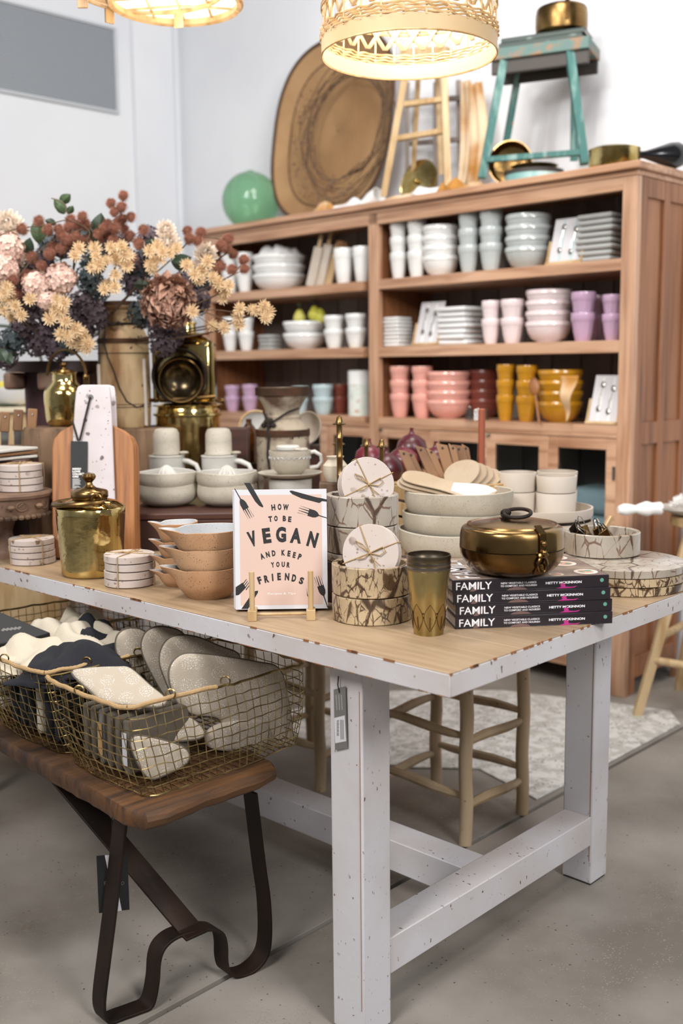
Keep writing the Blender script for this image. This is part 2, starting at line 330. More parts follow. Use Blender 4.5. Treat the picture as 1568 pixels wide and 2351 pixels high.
def linen():
    m_=mat('printed_linen','#b3a797',.95,sheen=.2,bump=.25,bs=350); nt=m_.node_tree;N=nt.nodes;L=nt.links;B=N['Principled BSDF']
    tc=N.new('ShaderNodeTexCoord'); v=N.new('ShaderNodeTexVoronoi'); v.voronoi_dimensions='2D'; v.inputs['Scale'].default_value=27; v.inputs['Randomness'].default_value=.6; L.new(tc.outputs['Object'],v.inputs['Vector'])
    v2=N.new('ShaderNodeTexVoronoi'); v2.voronoi_dimensions='2D'; v2.inputs['Scale'].default_value=330; L.new(tc.outputs['Object'],v2.inputs['Vector'])
    a=N.new('ShaderNodeMath'); a.operation='LESS_THAN'; a.inputs[1].default_value=.43; L.new(v.outputs['Distance'],a.inputs[0])
    b=N.new('ShaderNodeMath'); b.operation='LESS_THAN'; b.inputs[1].default_value=.2; L.new(v2.outputs['Distance'],b.inputs[0])
    s=N.new('ShaderNodeMath'); s.operation='SINE'; s2=N.new('ShaderNodeMath'); s2.operation='MULTIPLY'; s2.inputs[1].default_value=44; L.new(v.outputs['Distance'],s2.inputs[0]); L.new(s2.outputs[0],s.inputs[0])
    g=N.new('ShaderNodeMath'); g.operation='GREATER_THAN'; g.inputs[1].default_value=-.35; L.new(s.outputs[0],g.inputs[0])
    m1=N.new('ShaderNodeMath'); m1.operation='MULTIPLY'; L.new(a.outputs[0],m1.inputs[0]); L.new(b.outputs[0],m1.inputs[1])
    m2=N.new('ShaderNodeMath'); m2.operation='MULTIPLY'; L.new(m1.outputs[0],m2.inputs[0]); L.new(g.outputs[0],m2.inputs[1])
    x=N.new('ShaderNodeMix'); x.data_type='RGBA'; x.inputs[6].default_value=hc('#aea190'); x.inputs[7].default_value=hc('#f2efe8'); L.new(m2.outputs[0],x.inputs[0]); L.new(x.outputs[2],B.inputs['Base Color']); return m_
M['linen']=linen()
def grille():
    m_=mat('perforated_metal','#8d9299',.6,.2); nt=m_.node_tree;N=nt.nodes;L=nt.links;B=N['Principled BSDF']
    tc=N.new('ShaderNodeTexCoord'); mp_=N.new('ShaderNodeMapping'); mp_.inputs['Scale'].default_value=(95,95,95); L.new(tc.outputs['Object'],mp_.inputs[0])
    v=N.new('ShaderNodeTexVoronoi'); v.inputs['Scale'].default_value=1; v.inputs['Randomness'].default_value=0; v.voronoi_dimensions='2D'; L.new(mp_.outputs[0],v.inputs['Vector'])
    a=N.new('ShaderNodeMapRange'); a.inputs[1].default_value=.26; a.inputs[2].default_value=.38; L.new(v.outputs['Distance'],a.inputs[0])
    x=N.new('ShaderNodeMix'); x.data_type='RGBA'; x.inputs[6].default_value=hc('#54585e'); x.inputs[7].default_value=hc('#a3a8ae'); L.new(a.outputs[0],x.inputs[0]); L.new(x.outputs[2],B.inputs['Base Color']); return m_
M['grille']=grille()
# ---------------- structure ----------------
def st(name,mb,mat,parent=None,**k):
    o=obj(name,mb,mat,parent,**k)
    if not parent: o['kind']='structure'
    return o
# joint line in the concrete
ja=at(345,2340,0); jb=at(1568,1670,0); jd=(jb-ja).normalized(); jn=Vector((-jd.y,jd.x,0))
def slab(s0,s1,t0,t1):
    P=[ja+jd*s+jn*t for s,t in ((s0,t0),(s1,t0),(s1,t1),(s0,t1))]
    return MB().prism([(p.x,p.y) for p in P],-.03,0)
fl=st('floor',MB().box(-9,9,-3,12,-.08,-.03),mat('joint_filler','#2c2723',.9),flat=True)
for s0,s1 in ((-4,1.05),(1.058,6),(-9,-4.008)):
    pass
obj('floor_slab',slab(-7,9,.007,7),M['floor'],fl,bev=.001,flat=True)
obj('floor_slab',slab(-7,9,-4,-.007),M['floor'],fl,bev=.001,flat=True)
# back wall behind the bookcase, left wall with shallow pier
WD=.44; SC_=3.2
def wallmb(P,Q,t,h=3.6,off=0):
    d=(Q-P).normalized(); n=Vector((d.y,-d.x,0)); a=P; b=Q; c=Q-n*t; e=P-n*t
    return MB().prism([(p.x,p.y) for p in (a,b,c,e)][::1],-.0,h)
cor=bk(SC_,WD,0)
st('wall_back',wallmb(cor,bk(-2.2,WD,0),.12),M['wall'],flat=True)
st('wall_left',wallmb(cor-UB*7,cor,.12),M['wall'],flat=True)
# pier on the left wall
def lw(px,py): # point on left wall plane
    d=ray(px,py); t=(cor-CAM).dot(VB)/d.dot(VB); P=CAM+d*t; return (cor-P).dot(UB),P.z
p0=lw(304,300)[0]; p1=lw(392,300)[0]
pm=MB(); a=cor-UB*p0; b=cor-UB*p1; n_=-VB*.035
pm.prism([(q.x,q.y) for q in (a,a+n_,b+n_,b)],0,3.6); st('trim_1',pm,M['wall'],flat=True)
sk=MB(); a=cor-UB*7; b=cor; n_=-VB*.015; sk.prism([(q.x,q.y) for q in (a,a+n_,b+n_,b)],0,.12); st('baseboard_left',sk,M['wall'],flat=True)
# wall vent
t0,z0=lw(262,65); t1,z1=lw(265,262); tL,_=lw(-160,100)
vt=thing('wall_vent','large grey perforated vent panel high on the left wall','vent',cor-UB*t0-VB*.001+Vector((0,0,z1)),0)
Mv=Matrix((-UB,Vector((0,0,1)),-VB)).transposed().to_4x4(); vt.matrix_world=Matrix.Translation(vt.location)@Mv
W_=tL-t0; H_=z0-z1
obj('vent_screen',MB().box(.012,W_-.012,.012,H_-.012,.004,.012),M['grille'],vt,flat=True)
fm=MB(); fm.box(0,W_,0,.014,0,.02); fm.box(0,W_,H_-.014,H_,0,.02); fm.box(0,.014,.014,H_-.014,0,.02); fm.box(W_-.014,W_,.014,H_-.014,0,.02)
obj('vent_frame',fm,mat('vent_frame_white','#c4c7cb',.6),vt,bev=.002)
# rug
rp=[at(x,y,0) for x,y in ((860,1590),(1150,1588),(1440,1622),(1538,1635),(1562,1665),(1400,1752),(1232,1838),(1100,1768),(940,1765),(760,1740),(600,1650))]
rm=MB().prism([(p.x,p.y) for p in rp],.0005,.007); tag(obj('floor_rug',rm,M['rug'],bev=.002),'pale speckled flat rug on the concrete beyond the white table','rug')
# ---------------- white table ----------------
tab=thing('display_table','large white chipped-paint timber table with bare oak top holding the display','table',C0,TROT)
TL=2.42; TW=.98; ZB=.711
paint=M['paint']
def rail(n,sp,mat_=None,bv=.002): return obj(n,MB().box(*sp),mat_ or paint,tab,bev=bv)
nb=5
for i in range(nb):
    a=.0006+i*(TW-.0012)/nb; obj('top_plank',MB().box(a+.0004,a+(TW-.0012)/nb-.0004,.0006,TL-.0006,.7478,.75),M['oak'],tab,bev=.0012)
rail('edge_board',(0,.0035,0,TL,ZB,.7476),bv=.001); rail('edge_board',(TW-.0035,TW,0,TL,ZB,.7476),bv=.001); rail('edge_board',(.0038,TW-.0038,0,.0035,ZB,.7476),bv=.001); rail('edge_board',(.0038,TW-.0038,TL-.0035,TL,ZB,.7476),bv=.001); rail('under_board',(.0037,TW-.0037,.0037,TL-.0037,ZB+.001,.7474))

e_=MB()
for i in range(60): # worn chips along the top edges
    if i%2: x=R.uniform(0,1.9); e_.box(-.0004,.0012,x,x+R.uniform(.004,.03),.7455+.002*R.random(),.7502)
    else: x=R.uniform(0,TW); e_.box(x,x+R.uniform(.004,.02),-.0004,.0012,.7455,.7502)
for y0,y1 in ((0,.9),):
    for k in range(70):
        y=R.uniform(0,1.9); e_.box(-.0004,.001,y,y+R.uniform(.003,.02),ZB-.0003,ZB+.0012)
ch=obj('worn_edge_chip',e_,M['oakedge'],tab); ch['kind']='stuff'
LGU=((.0515,.1265),(.8475,.9205))
for (u0,u1) in LGU:
    for (v0,v1) in ((.231,.309),(2.06,2.14)):
        lg=MB().box(u0,u1,v0,v1,0.004,ZB); l_=obj('leg',lg,paint,tab,bev=.003)
        obj('crack_line',MB().box(u0-.0006,u0+.0004,v0+.005,v0+.0062,.06,.66),M['oakedge'],l_)
        obj('foot_pad',MB().box(u0+.003,u1-.003,v0+.003,v1-.003,0,.004),M['black'],l_)
for v0 in (.233,2.062):
    rail('cross_rail',(.1265,.8475,v0,v0+.072,.1,.171))
rail('long_stretcher',(.45,.53,.305,2.062,.093,.165))
rail('end_apron',(.13,.845,.25,.27,.66,ZB)); 
# hang tag on the near leg
tg=thing('price_tag','grey card swing tag with white barcode label hanging on near table leg','tag',(0,0,0))
pl=PL(0,0,0,math.atan2(V.y,V.x)+math.pi,0,O=tb(.0515-.004,.27,.6)); tg.location=pl.O; tg.rotation_euler=pl.rot
def q2(a): 
    return pl.p(a)
obj('card',MB().prism(q2([(770,1722),(798,1716),(794,1575),(767,1583)]),0,.0012),M['label'],tg)
lb=obj('barcode_label',MB().prism(q2([(771,1706),(796,1701),(793,1642),(769,1648)]),.0013,.0018),M['white'],tg)
bm=MB()
for k in range(14):
    y=1655+k*2.6; bm.prism(q2([(775,y),(780,y-1),(780,y-2.2+ (k%3)*.4),(775,y-1.2)]),.0019,.0021)
for k in range(3):
    bm.prism(q2([(784+k*3,1697),(785+k*3,1697),(784+k*3,1652),(783+k*3,1652)]),.0019,.0021)
obj('barcode',bm,M['ink'],lb)
gm=MB()
for k in range(3): gm.prism(q2([(774+k*6,1630),(776+k*6,1629),(774+k*6,1594),(772+k*6,1595)]),.0013,.0016)
obj('card_print',gm,mat('tag_print','#9a9792',.6),tg)
a,b=q2([(781,1590)])[0],q2([(778,1552)])[0]
obj('cord',MB().tube([(a[0],a[1],.002),(a[0]-.002,(a[1]+b[1])/2,.004),(b[0],b[1],.001)],.0012,5),M['cord'],tg)
# ---------------- raw timber stools under the far side ----------------
def stool(label,u0,u1,v0,v1,h=.46):
    t=thing('wooden_stool',label,'stool',tb(u0,v0,0),TROT,'raw timber stools tucked under the white table')
    w_,d_=u1-u0,v1-v0; cs=((0,0),(w_,0),(w_,d_),(0,d_))
    for k,(x,y) in enumerate(cs):
        pts=[(x+.0016*math.sin(i*1.3+k),y+.0016*math.cos(i*1.7+k),h*i/8) for i in range(9)]
        obj('leg',MB().tube(pts,[.017,.0172,.018,.0175,.018,.0175,.018,.018,.017],10),M['stoolw'],t)
    for k in range(4):
        a=cs[k];b=cs[(k+1)%4]
        for z in ((.13,.29) if k%2 else (.1,.27)):
            pts=[(a[0]+(b[0]-a[0])*i/6,a[1]+(b[1]-a[1])*i/6,z+.004*math.sin(i)) for i in range(7)]
            obj('rung',MB().tube(pts,[.008,.0115,.013,.0135,.013,.0115,.008],8),M['stoolw'],t)
    obj('seat',MB().box(-.02,w_+.02,-.02,d_+.02,h-.002,h+.02),M['pine'],t,bev=.006)
    return t
stool('raw timber stool with round rungs, standing behind the near table leg',.828,1.085,.582,.882)
stool('raw timber stool with round rungs, half hidden left of the near table leg',.828,1.085,1.105,1.4)
# ---------------- bookcase ----------------
bc=thing('bookcase','long teak bookcase with open shelves above glass doors, against back wall','bookcase',BF,BROT)
BL=2.45; BD=.40
def bb(n,x0,x1,y0,y1,z0,z1,mt='bwoodF',par=None,bv=.002): return obj(n,MB().box(x0,x1,y0,y1,z0,z1),M[mt],par or bc,bev=bv)
bb('top_board',-.03,BD+.01,-.02,BL+.02,1.886,1.912,bv=.004)
bb('cornice',-.006,BD,-.004,BL+.004,1.868,1.8855)
bb('face_rail',.0,.03,.058,BL-.055,1.822,1.868)
for y0,y1,n in ((0,.058,'face_post'),(1.23,1.285,'face_post'),(BL-.055,BL,'face_post')):
    bb(n,0,.03,y0,y1,0 if y0!=1.23 else .08,1.868,'bwoodV')
for z,t in ((1.59,.041),(1.305,.044),(1.0,.03)):
    for (a,b_) in ((.02,1.23),(1.285,BL-.02)):
        bb('shelf',.002 if z>1.1 else .001,BD-.02,a+.038,b_-(.035 if b_>2 else 0),z-t,z)
bb('divider',.031,BD-.02,1.245,1.27,.1,1.867,'bwood')
bb('bottom_board',.02,BD-.02,.03,BL-.03,.1,.125,'bwood')
bb('middle_rail',0,.03,.058,1.23,.955,.9695); bb('middle_rail',0,.03,1.285,BL-.055,.955,.9695)
bb('base_rail',0,.03,.058,BL-.055,.075,.12)
# back boards
nbk=17
for i in range(nbk):
    a=.03+i*(BL-.06)/nbk; bb('back_board',BD-.019,BD-.008,a+.003,a+(BL-.06)/nbk-.003,.1,1.867,'bback',bv=.001)
# right side: panelled
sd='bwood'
bb('side_panel',.03,BD,.012,.022,.06,1.868,sd)
for x0,x1 in ((.0305,.075),(.195,.235),(BD-.035,BD)): bb('side_stile',x0,x1,0,.0118,0 if x0!=.195 else .14,1.868,sd)
for z0,z1 in ((1.80,1.867),(.93,1.01),(.06,.14)):
    bb('side_rail',.076,.194,.0005,.0118,z0,z1,sd); bb('side_rail',.236,BD-.036,.0005,.0118,z0,z1,sd)
bb('side_panel',.03,BD,BL-.022,BL-.002,.06,1.868,sd); bb('back_leg',BD-.04,BD,BL-.045,BL-.023,0,.06,sd)
# glass doors
def door(y0,y1,k):
    z0,z1=.122,.953; w=.042
    d=obj('door',MB().box(.003,.022,y0,y0+w,z0,z1).box(.003,.022,y1-w,y1,z0,z1).box(.003,.022,y0+w,y1-w,z0,z0+w).box(.003,.022,y0+w,y1-w,z1-w,z1),M['bwoodF'],bc,bev=.002)
    obj('pane',MB().box(.010,.014,y0+w,y1-w,z0+w,z1-w),M['glass'],d,flat=True)
    obj('catch',MB().box(-.006,.003,y1-.02,y1-.005,z1-.012,z1-.002).sph((-.006,y1-.012,z1-.006),.006,8),M['steel'],d) if k%2 else obj('hinge',MB().box(-.001,.004,y0+.002,y0+.012,z1-.15,z1-.1),M['steel'],d)
for k in range(4):
    door(.059+k*.2925,.059+(k+1)*.2925-.001,k)
for k in range(4):
    door(1.286+k*.277,1.286+(k+1)*.277-.001,k)
# ---------------- shelf stock ----------------
def fluted(r,h,n=44,nf=11,base=.66):
    pr=[(0,0),(r*base*.9,0),(r*base,.004),(r*(base+.16),h*.35),(r*.93,h*.66),(r*.95,h*.72),(r*1.0,h*.76),(r*1.0,h*.97),(r*.985,h),(r*.93,h*.985),(r*.87,h*.6),(r*(base+.05),h*.25),(r*base*.75,.008),(0,.008)]
    def fn(rr,z,a):
        if .03*h<z<.7*h and rr>r*base*.8: rr=rr*(1-.045*abs(math.sin(nf*a/2)))
        return rr,z
    return MB().lathe(pr,n,fn=fn)
def bowlf(r,h,n=44):
    pr=[(0,0),(r*.5,0),(r*.52,.004),(r*.76,h*.2),(r*.9,h*.48),(r*.955,h*.72),(r*.96,h*.76),(r*1.0,h*.8),(r*1.0,h*.97),(r*.985,h),(r*.94,h*.98),(r*.84,h*.5),(r*.66,h*.22),(r*.4,.01),(0,.01)]
    def fn(rr,z,a):
        if .03*h<z<.7*h and rr>r*.53: rr=rr*(1-.035*abs(math.sin(8*a)))
        return rr,z
    return MB().lathe(pr,n,fn=fn)
def stack(kind,px,hw,yb,yt,z,n,mt,word,cat,grp,d=None,nm=None):
    dd=d if d is not None else .03+hw/600.0
    y=sx(px,dd,z); P=bk(y,dd,z); q=(P-CAM).dot(FW); r=hw*q/F; H=hz(P,yt+3)-z
    off=H*(.27 if n==3 else .2 if n>=4 else .42); h=H-(n-1)*off; me=None
    names=['only'] if n==1 else (['bottom','top'] if n==2 else ['bottom','middle','top'] if n==3 else ['bottom','second','third','top'])
    for i in range(n):
        lab='%s, %s of its stack, %s'%(mt[1],names[i],word) if n>1 else '%s %s'%(mt[1],word)
        if me is None:
            o=obj(nm or ('fluted_cup' if kind=='c' else 'fluted_bowl'),fluted(r,h) if kind=='c' else bowlf(r,h),M[mt[0]]); me=o.data
        else: o=obj(nm or ('fluted_cup' if kind=='c' else 'fluted_bowl'),me)
        o.location=P+Vector((0,0,i*off+.0005)); o.rotation_euler=(0,0,R.random()*3); tag(o,lab,cat,grp)
TS,MS,BS=1.59,1.305,1.0
W=('cupW','white fluted cup'); WB=('cupW','white ribbed bowl')
stack('c',915,20,637,507,TS,3,W,'first from the central post, top right shelf','cup','cups on the top right shelf')
stack('c',957,22,634,503,TS,3,W,'second from the central post, top right shelf','cup','cups on the top right shelf')
stack('b',1012,42,630,517,TS,4,WB,'beside the white cups on the top right shelf','bowl','bowls on the top right shelf')
stack('c',1076,24,622,486,TS,3,('cupG','grey fluted cup'),'left of the two grey columns','cup','cups on the top right shelf')
stack('c',1127,27,616,481,TS,3,('cupG','grey fluted cup'),'right of the two grey columns','cup','cups on the top right shelf')
stack('b',1212,53,611,492,TS,4,('cupG','grey ribbed bowl'),'on the top right shelf','bowl','bowls on the top right shelf')
stack('c',1127,22,787,688,MS,2,('cupB','blush fluted cup'),'left pair on the middle right shelf','cup','cups on the middle right shelf')
stack('c',1176,27,785,685,MS,2,('cupB','blush fluted cup'),'right pair on the middle right shelf','cup','cups on the middle right shelf')
stack('b',1259,53,784,664,MS,4,('cupB','blush ribbed bowl'),'on the middle right shelf','bowl','bowls on the middle right shelf')
stack('c',1338,28,780,668,MS,2,('cupL','lilac fluted cup'),'next to the blush bowls','cup','cups on the middle right shelf')
stack('c',1406,25,778,674,MS,2,('cupL','lilac fluted cup'),'against the right end post','cup','cups on the middle right shelf')
stack('c',1375,22,770,676,MS,2,('cupL','lilac fluted cup'),'in the row behind','cup','cups on the middle right shelf',d=.22)
stack('c',919,24,957,838,BS,3,('cupC','coral fluted cup'),'first from the central post, lowest open shelf','cup','cups on the lowest right shelf')
stack('c',969,24,958,838,BS,3,('cupC','coral fluted cup'),'second from the central post, lowest open shelf','cup','cups on the lowest right shelf')
stack('b',1030,50,958,850,BS,4,('cupC','coral ribbed bowl'),'on the lowest open shelf','bowl','bowls on the lowest right shelf')
stack('b',1112,38,950,846,BS,4,('cupT','dark terracotta ribbed bowl'),'in the shade behind the coral bowls','bowl','bowls on the lowest right shelf',d=.22)
stack('c',1160,21,962,834,BS,3,('cupM','mustard fluted cup'),'left of the two mustard columns','cup','cups on the lowest right shelf')
stack('c',1208,24,964,836,BS,3,('cupM','mustard fluted cup'),'right of the two mustard columns','cup','cups on the lowest right shelf')
stack('b',1285,52,965,846,BS,4,('cupM','mustard ribbed bowl'),'with cloth draped over, lowest open shelf','bowl','bowls on the lowest right shelf')
# left bay
stack('c',530,20,670,578,TS,2,W,'far left end of the top left shelf','cup','cups on the top left shelf')
stack('c',563,20,666,578,TS,2,W,'left of the big white bowls, top left shelf','cup','cups on the top left shelf')
stack('b',642,61,662,585,TS,3,WB,'wide, holding white cloths, top left shelf','bowl','bowls on the left shelves')
stack('c',790,24,647,568,TS,1,('cupW','white fluted cup holding wooden utensils'),'on the top left shelf','cup','cups on the top left shelf')
stack('c',832,22,645,564,TS,1,('cupW','white fluted cup'),'against the central post, top left shelf','cup','cups on the top left shelf')
stack('c',530,18,803,726,MS,2,W,'far left of the middle left shelf','cup','cups on the middle left shelf')
stack('c',566,18,803,726,MS,2,W,'second from the left, middle left shelf','cup','cups on the middle left shelf')
stack('b',700,50,800,736,MS,2,WB,'holding pears, middle left shelf','bowl','bowls on the left shelves')
stack('c',768,24,797,722,MS,2,W,'right of the pear bowl','cup','cups on the middle left shelf')
stack('c',818,25,797,718,MS,2,W,'against the central post, middle left shelf','cup','cups on the middle left shelf')
stack('c',535,18,948,882,BS,2,('cupL','lilac fluted cup'),'far left of the lowest left shelf','cup','cups on the lowest left shelf')
stack('c',575,18,948,880,BS,2,('cupL','lilac fluted cup'),'second from left, lowest left shelf','cup','cups on the lowest left shelf')
stack('c',742,24,955,880,BS,2,('cupA','pale teal fluted cup'),'left of the floral canister','cup','cups on the lowest left shelf')
stack('c',690,20,952,884,BS,2,('cupA','pale teal fluted cup'),'second left of the floral canister','cup','cups on the lowest left shelf')
stack('c',782,20,955,880,BS,2,('cupT','dark fluted cup'),'beside the floral canister','cup','cups on the lowest left shelf',d=.16)
# folded linens
def folded(n,px,hw,yb,yt,z,mt,label,d=.1,cat='napkin',grp=None,nm='folded_napkin',dd=.14):
    y=sx(px,d,z); P=bk(y,d,z); q=(P-CAM).dot(FW); r=hw*q/F; H=hz(P,yt)-z; t=H/n
    pos=['bottom','second','third','fourth','fifth','sixth','seventh','eighth','ninth']
    for i in range(n):
        wv=lambda a:.002*math.sin(a*30+i)
        mb=MB(); k=[]
        for j in range(9):
            a=j/8; k.append((a*2*r-r,))
        mb.box(-dd/2+R.uniform(-.004,.004),dd/2,-r+R.uniform(-.006,.006),r+R.uniform(-.006,.006),0,t*.86)
        o=obj(nm,mb,M[mt],bev=t*.38); o.location=P+Vector((0,0,i*t+.001)); o.rotation_euler=(0,0,BROT+R.uniform(-.05,.05)); tag(o,label+', %s in the pile'%('top' if i==n-1 else pos[i]+' from below'),cat,grp)
folded(8,1385,47,590,492,TS,'clG','grey folded linen napkin beside the spoon card',d=.12,grp='grey napkins on the top right shelf')
folded(8,906,33,795,728,MS,'cupW','white square stacked dish by the central post',cat='dish',nm='square_dish',grp='square dishes on the middle right shelf',dd=.1)
folded(7,1058,41,790,704,MS,'clW','white folded napkin between spoon card and blush cups',grp='white napkins on the middle right shelf',d=.12)
folded(4,620,22,802,768,MS,'clG','small grey folded cloth left of the pear bowl',grp='grey cloths on the middle left shelf',dd=.08)
folded(4,1362,34,1200,1130,.125+.6,'bluecl','pale blue folded cloth behind the cupboard glass',d=.2,grp='blue cloths in the cupboard') if False else None
def cup_cloth(px,hw,yb,yt,label,mt):
    y=sx(px,.2,.6); P=bk(y,.2,0); z0=hz(P,yb); z1=hz(P,yt)
# stacked cloths inside the cupboard behind the glass
for i in range(6):
    P=bk(.2,.2,.127+i*.105); o=obj('folded_blanket',MB().box(-.11,.11,-.13,.13,0,.1),M['bluecl'],bev=.03); o.location=P; o.rotation_euler=(0,0,BROT)
    tag(o,'pale blue folded blanket behind the rightmost cupboard glass, %s of its pile'%(['lowest','second','third','fourth','fifth','topmost'][i]),'blanket','blankets in the cupboard')
P=bk(.47,.22,.126); t=thing('table_lamp','pale ceramic lamp base seen behind cupboard glass','lamp',P,0)
obj('base',MB().lathe([(0,0),(.06,0),(.065,.01),(.03,.03),(.02,.3),(.05,.42),(.055,.5),(.03,.58),(.018,.62),(0,.62)],20),M['stumpw'],t); obj('finial',MB().lathe([(0,.6205),(.05,.6205),(.045,.66),(.02,.72),(.012,.76),(0,.765)],20),M['stonew'],t)
# spoon cards: tilted white card with spoons
def spooncard(px,hw,yb,yt,z,label,d,ribbon,lean=.28):
    y=sx(px,d,z); P=bk(y,d,z); q=(P-CAM).dot(FW); r=hw*q/F*1.1; H=(hz(P,yt)-z)/math.cos(lean)
    t=thing('spoon_card',label,'spoon set',P+Vector((0,0,.004)),0,'carded spoon sets on the shelves'); t.rotation_euler=(0,0,BROT)
    T=Matrix.Rotation(lean,4,'Y')
    obj('card',MB().box(0,.004,-r,r,0,H,T),M['white'],t,bev=.001)
    obj('frame',MB().box(-.012,.004,-r-.006,r+.006,-.004,.006,T).box(-.008,.006,-r-.006,-r,0,H*.5,T).box(-.008,.006,r,r+.006,0,H*.5,T),M['pine'],t)
    obj('ribbon',MB().box(-.0012,0,-r*.45,-r*.3,.01,H*.95,T).box(-.0012,0,r*.3,r*.45,.01,H*.95,T),M[ribbon],t)
    for k,(yy,zz) in enumerate(((-.4,.72),(.35,.8),(-.3,.25),(.4,.3))):
        s=MB(); s.sph((-.005,yy*r,zz*H),.009,10,T,(.35,1,1.3)); s.tube([(-.004,yy*r,zz*H),(-.004,yy*r+.003,zz*H-.045 if zz>.5 else zz*H+.045)],.0016,6,M=T)
        obj('spoon',s,M['steel'],t)
spooncard(1295,40,603,499,TS,'white spoon card with teal ribbons leaning by grey bowls',.05,'cupA')
spooncard(977,32,795,694,MS,'white spoon card leaning beside square dishes, middle right shelf',.05,'cupW')
spooncard(1382,34,973,864,BS,'white spoon card leaning beside mustard bowls, lowest shelf',.04,'cupW')
# cloth lumps, pears, utensils, boards, canister
def cloth(name,label,cat,P,sx_,sy_,h,mt,seed=0,rz=0,n=22):
    mb=MB()
    def f(u,v):
        x=(u-.5)*sx_; y=(v-.5)*sy_; e=max(abs(u-.5),abs(v-.5))*2
        z=h*(1-e**4)*(.6+.75*noise.noise(Vector((u*2.6+seed,v*2.2,seed))))+h*.16*abs(math.sin(u*9+v*5+2*noise.noise(Vector((u*3,v*3,seed)))))*(1-e**2)
        return (x*(1+.1*noise.noise(Vector((v*5,seed,0)))),y*(1+.1*noise.noise(Vector((u*5,seed,9)))),max(.002,z))
    mb.grid(f,n,n)
    o=obj(name,mb,M[mt] if isinstance(mt,str) else mt,solid=.002,ang=80); o.location=P; o.rotation_euler=(0,0,rz); return tag(o,label,cat)
def shp(px,d,z): return bk(sx(px,d,z),d,z)
P=shp(642,.11,TS); zt=hz(P,588)
for k,(dx) in enumerate((-.05,.04)):
    cloth('white_cloth','crumpled white cloth heaped in the wide white bowl, %s heap'%('left','right')[k],'cloth',P+VB*(-dx)+Vector((0,0,zt-TS)),.12,.11,.05,'clW',k,BROT)['group']='cloths in the white bowl'
P=shp(700,.1,MS); zt=hz(P,738)
for k,(x,dz,w_) in enumerate(((688,.0,'left'),(722,.012,'middle'),(735,.0,'right'))):
    Q=bk(sx(x,.1+.015*k,zt),.1+.015*k,zt-.012+dz)
    t=thing('pear','yellow green pear heaped in white bowl, %s one'%w_,'pear',Q,0,'pears in the white bowl')
    obj('flesh',MB().lathe([(0,0),(.02,.004),(.03,.02),(.03,.035),(.02,.055),(.012,.068),(0,.072)],18),M['pear'],t); obj('stem',MB().tube([(0,0,.07),(.003,0,.088)],.002,5),M['twig'],t)
    if k<2: obj('leaf',MB().grid(lambda u,v:(.0+(v-.5)*.03*math.sin(math.pi*u),-.03+.06*u,.08+.02*math.sin(u*3)),8,3),M['leaf'],t,solid=.001)
P=shp(790,.07,TS)
for k in range(5):
    t=thing('wooden_utensil','long wooden utensil standing in the white cup, %s'%('far left one','second from left','middle one','second from right','far right one')[k],'utensil',P+Vector((0,0,.012)),0,'wooden utensils in the cup'); a=(k-2)*.11
    t.rotation_euler=(a*.5-.05,.05,BROT+.8)
    obj('handle',MB().tube([((k-2)*.006,0,.0),(((k-2)*.006),0,.13)],.004,8),M['acacia'],t); obj('head',MB().sph(((k-2)*.006,0,.155),.03,12,None,(.5,.25,1)),M['leath'],t)
for k,(px,yt) in enumerate(((722,536),(742,528),(760,560))):
    P=shp(px-8,.06+.02*k,TS); H=hz(P,yt)-TS
    t=thing('serving_board','slim pale serving board leaning on top left shelf, %s one'%('left','middle','right')[k],'board',P+Vector((0,0,.002)),0,'serving boards on the top left shelf'); t.rotation_euler=(.22,.12,BROT+.1*k)
    obj('blade',MB().prism([(-.012,-.026),(.0,-.026),(.0,.026),(-.012,.026)],0,H*.75),M['matteW' if k<2 else 'pine'],t,bev=.002); obj('handle',MB().box(-.01,-.002,-.01,.01,H*.75,H),M['pine'],t,bev=.003)
P=shp(826,.09,BS); H=hz(P,850)-BS; r=26*(P-CAM).dot(FW)/F
t=thing('tea_canister','tall cream canister with faded floral print and white lid','canister',P,0)
obj('body',MB().lathe([(0,0),(r,0),(r,H*.72),(0,H*.72)],28),mat('floral_tin','#dfe0d8',.4,speck=('#c3a69a',24,.3),col2='#cfd8cf',sc_=16),t); obj('lid',MB().lathe([(r*1.03,H*.68),(r*1.04,H*.98),(r*.9,H),(0,H)],28),M['cupW'],t)
# napkin draped over mustard bowl + wooden spoon
P=shp(1312,.0,BS)
o=obj('draped_napkin',MB().grid(lambda u,v:(-.035+.01*math.sin(v*9)+.03*(v-.7 if v>.7 else 0),(u-.5)*(.075*(v+.05)),.012+.168*v+.0*u),10,14),M['ochre'],solid=.002,ang=80); o.location=P; o.rotation_euler=(0,0,BROT); tag(o,'ochre and white napkin draped over the mustard bowls','napkin')
P=shp(1238,-.02,BS); t=thing('wooden_ladle','brown wooden ladle leaning against mustard cups','ladle',P+Vector((0,0,.004)),0); t.rotation_euler=(-.25,.1,BROT)
obj('bowl',MB().sph((0,0,.14),.03,14,None,(.4,.8,1.2)),M['acacia'],t); obj('handle',MB().tube([(0,0,0),(0,0,.11)],.005,8),M['acacia'],t)
P=shp(1095,-.0+.03,BS); t=thing('wire_trivet','small dark wire trivet rack standing before terracotta bowls','trivet',P,BROT)
for k in range(4): obj('wire_ring',MB().tube([(.045*math.cos(TAU*i/20),.05*math.sin(TAU*i/20),.006+k*.012) for i in range(20)],.0018,5,True),M['steel'],t)
obj('post',MB().tube([(-.045,0,0),(-.045,0,.05)],.002,5).tube([(.045,0,0),(.045,0,.05)],.002,5),M['steel'],t); obj('knob',MB().sph((-.045,0,.055),.006,8),M['steel'],t)
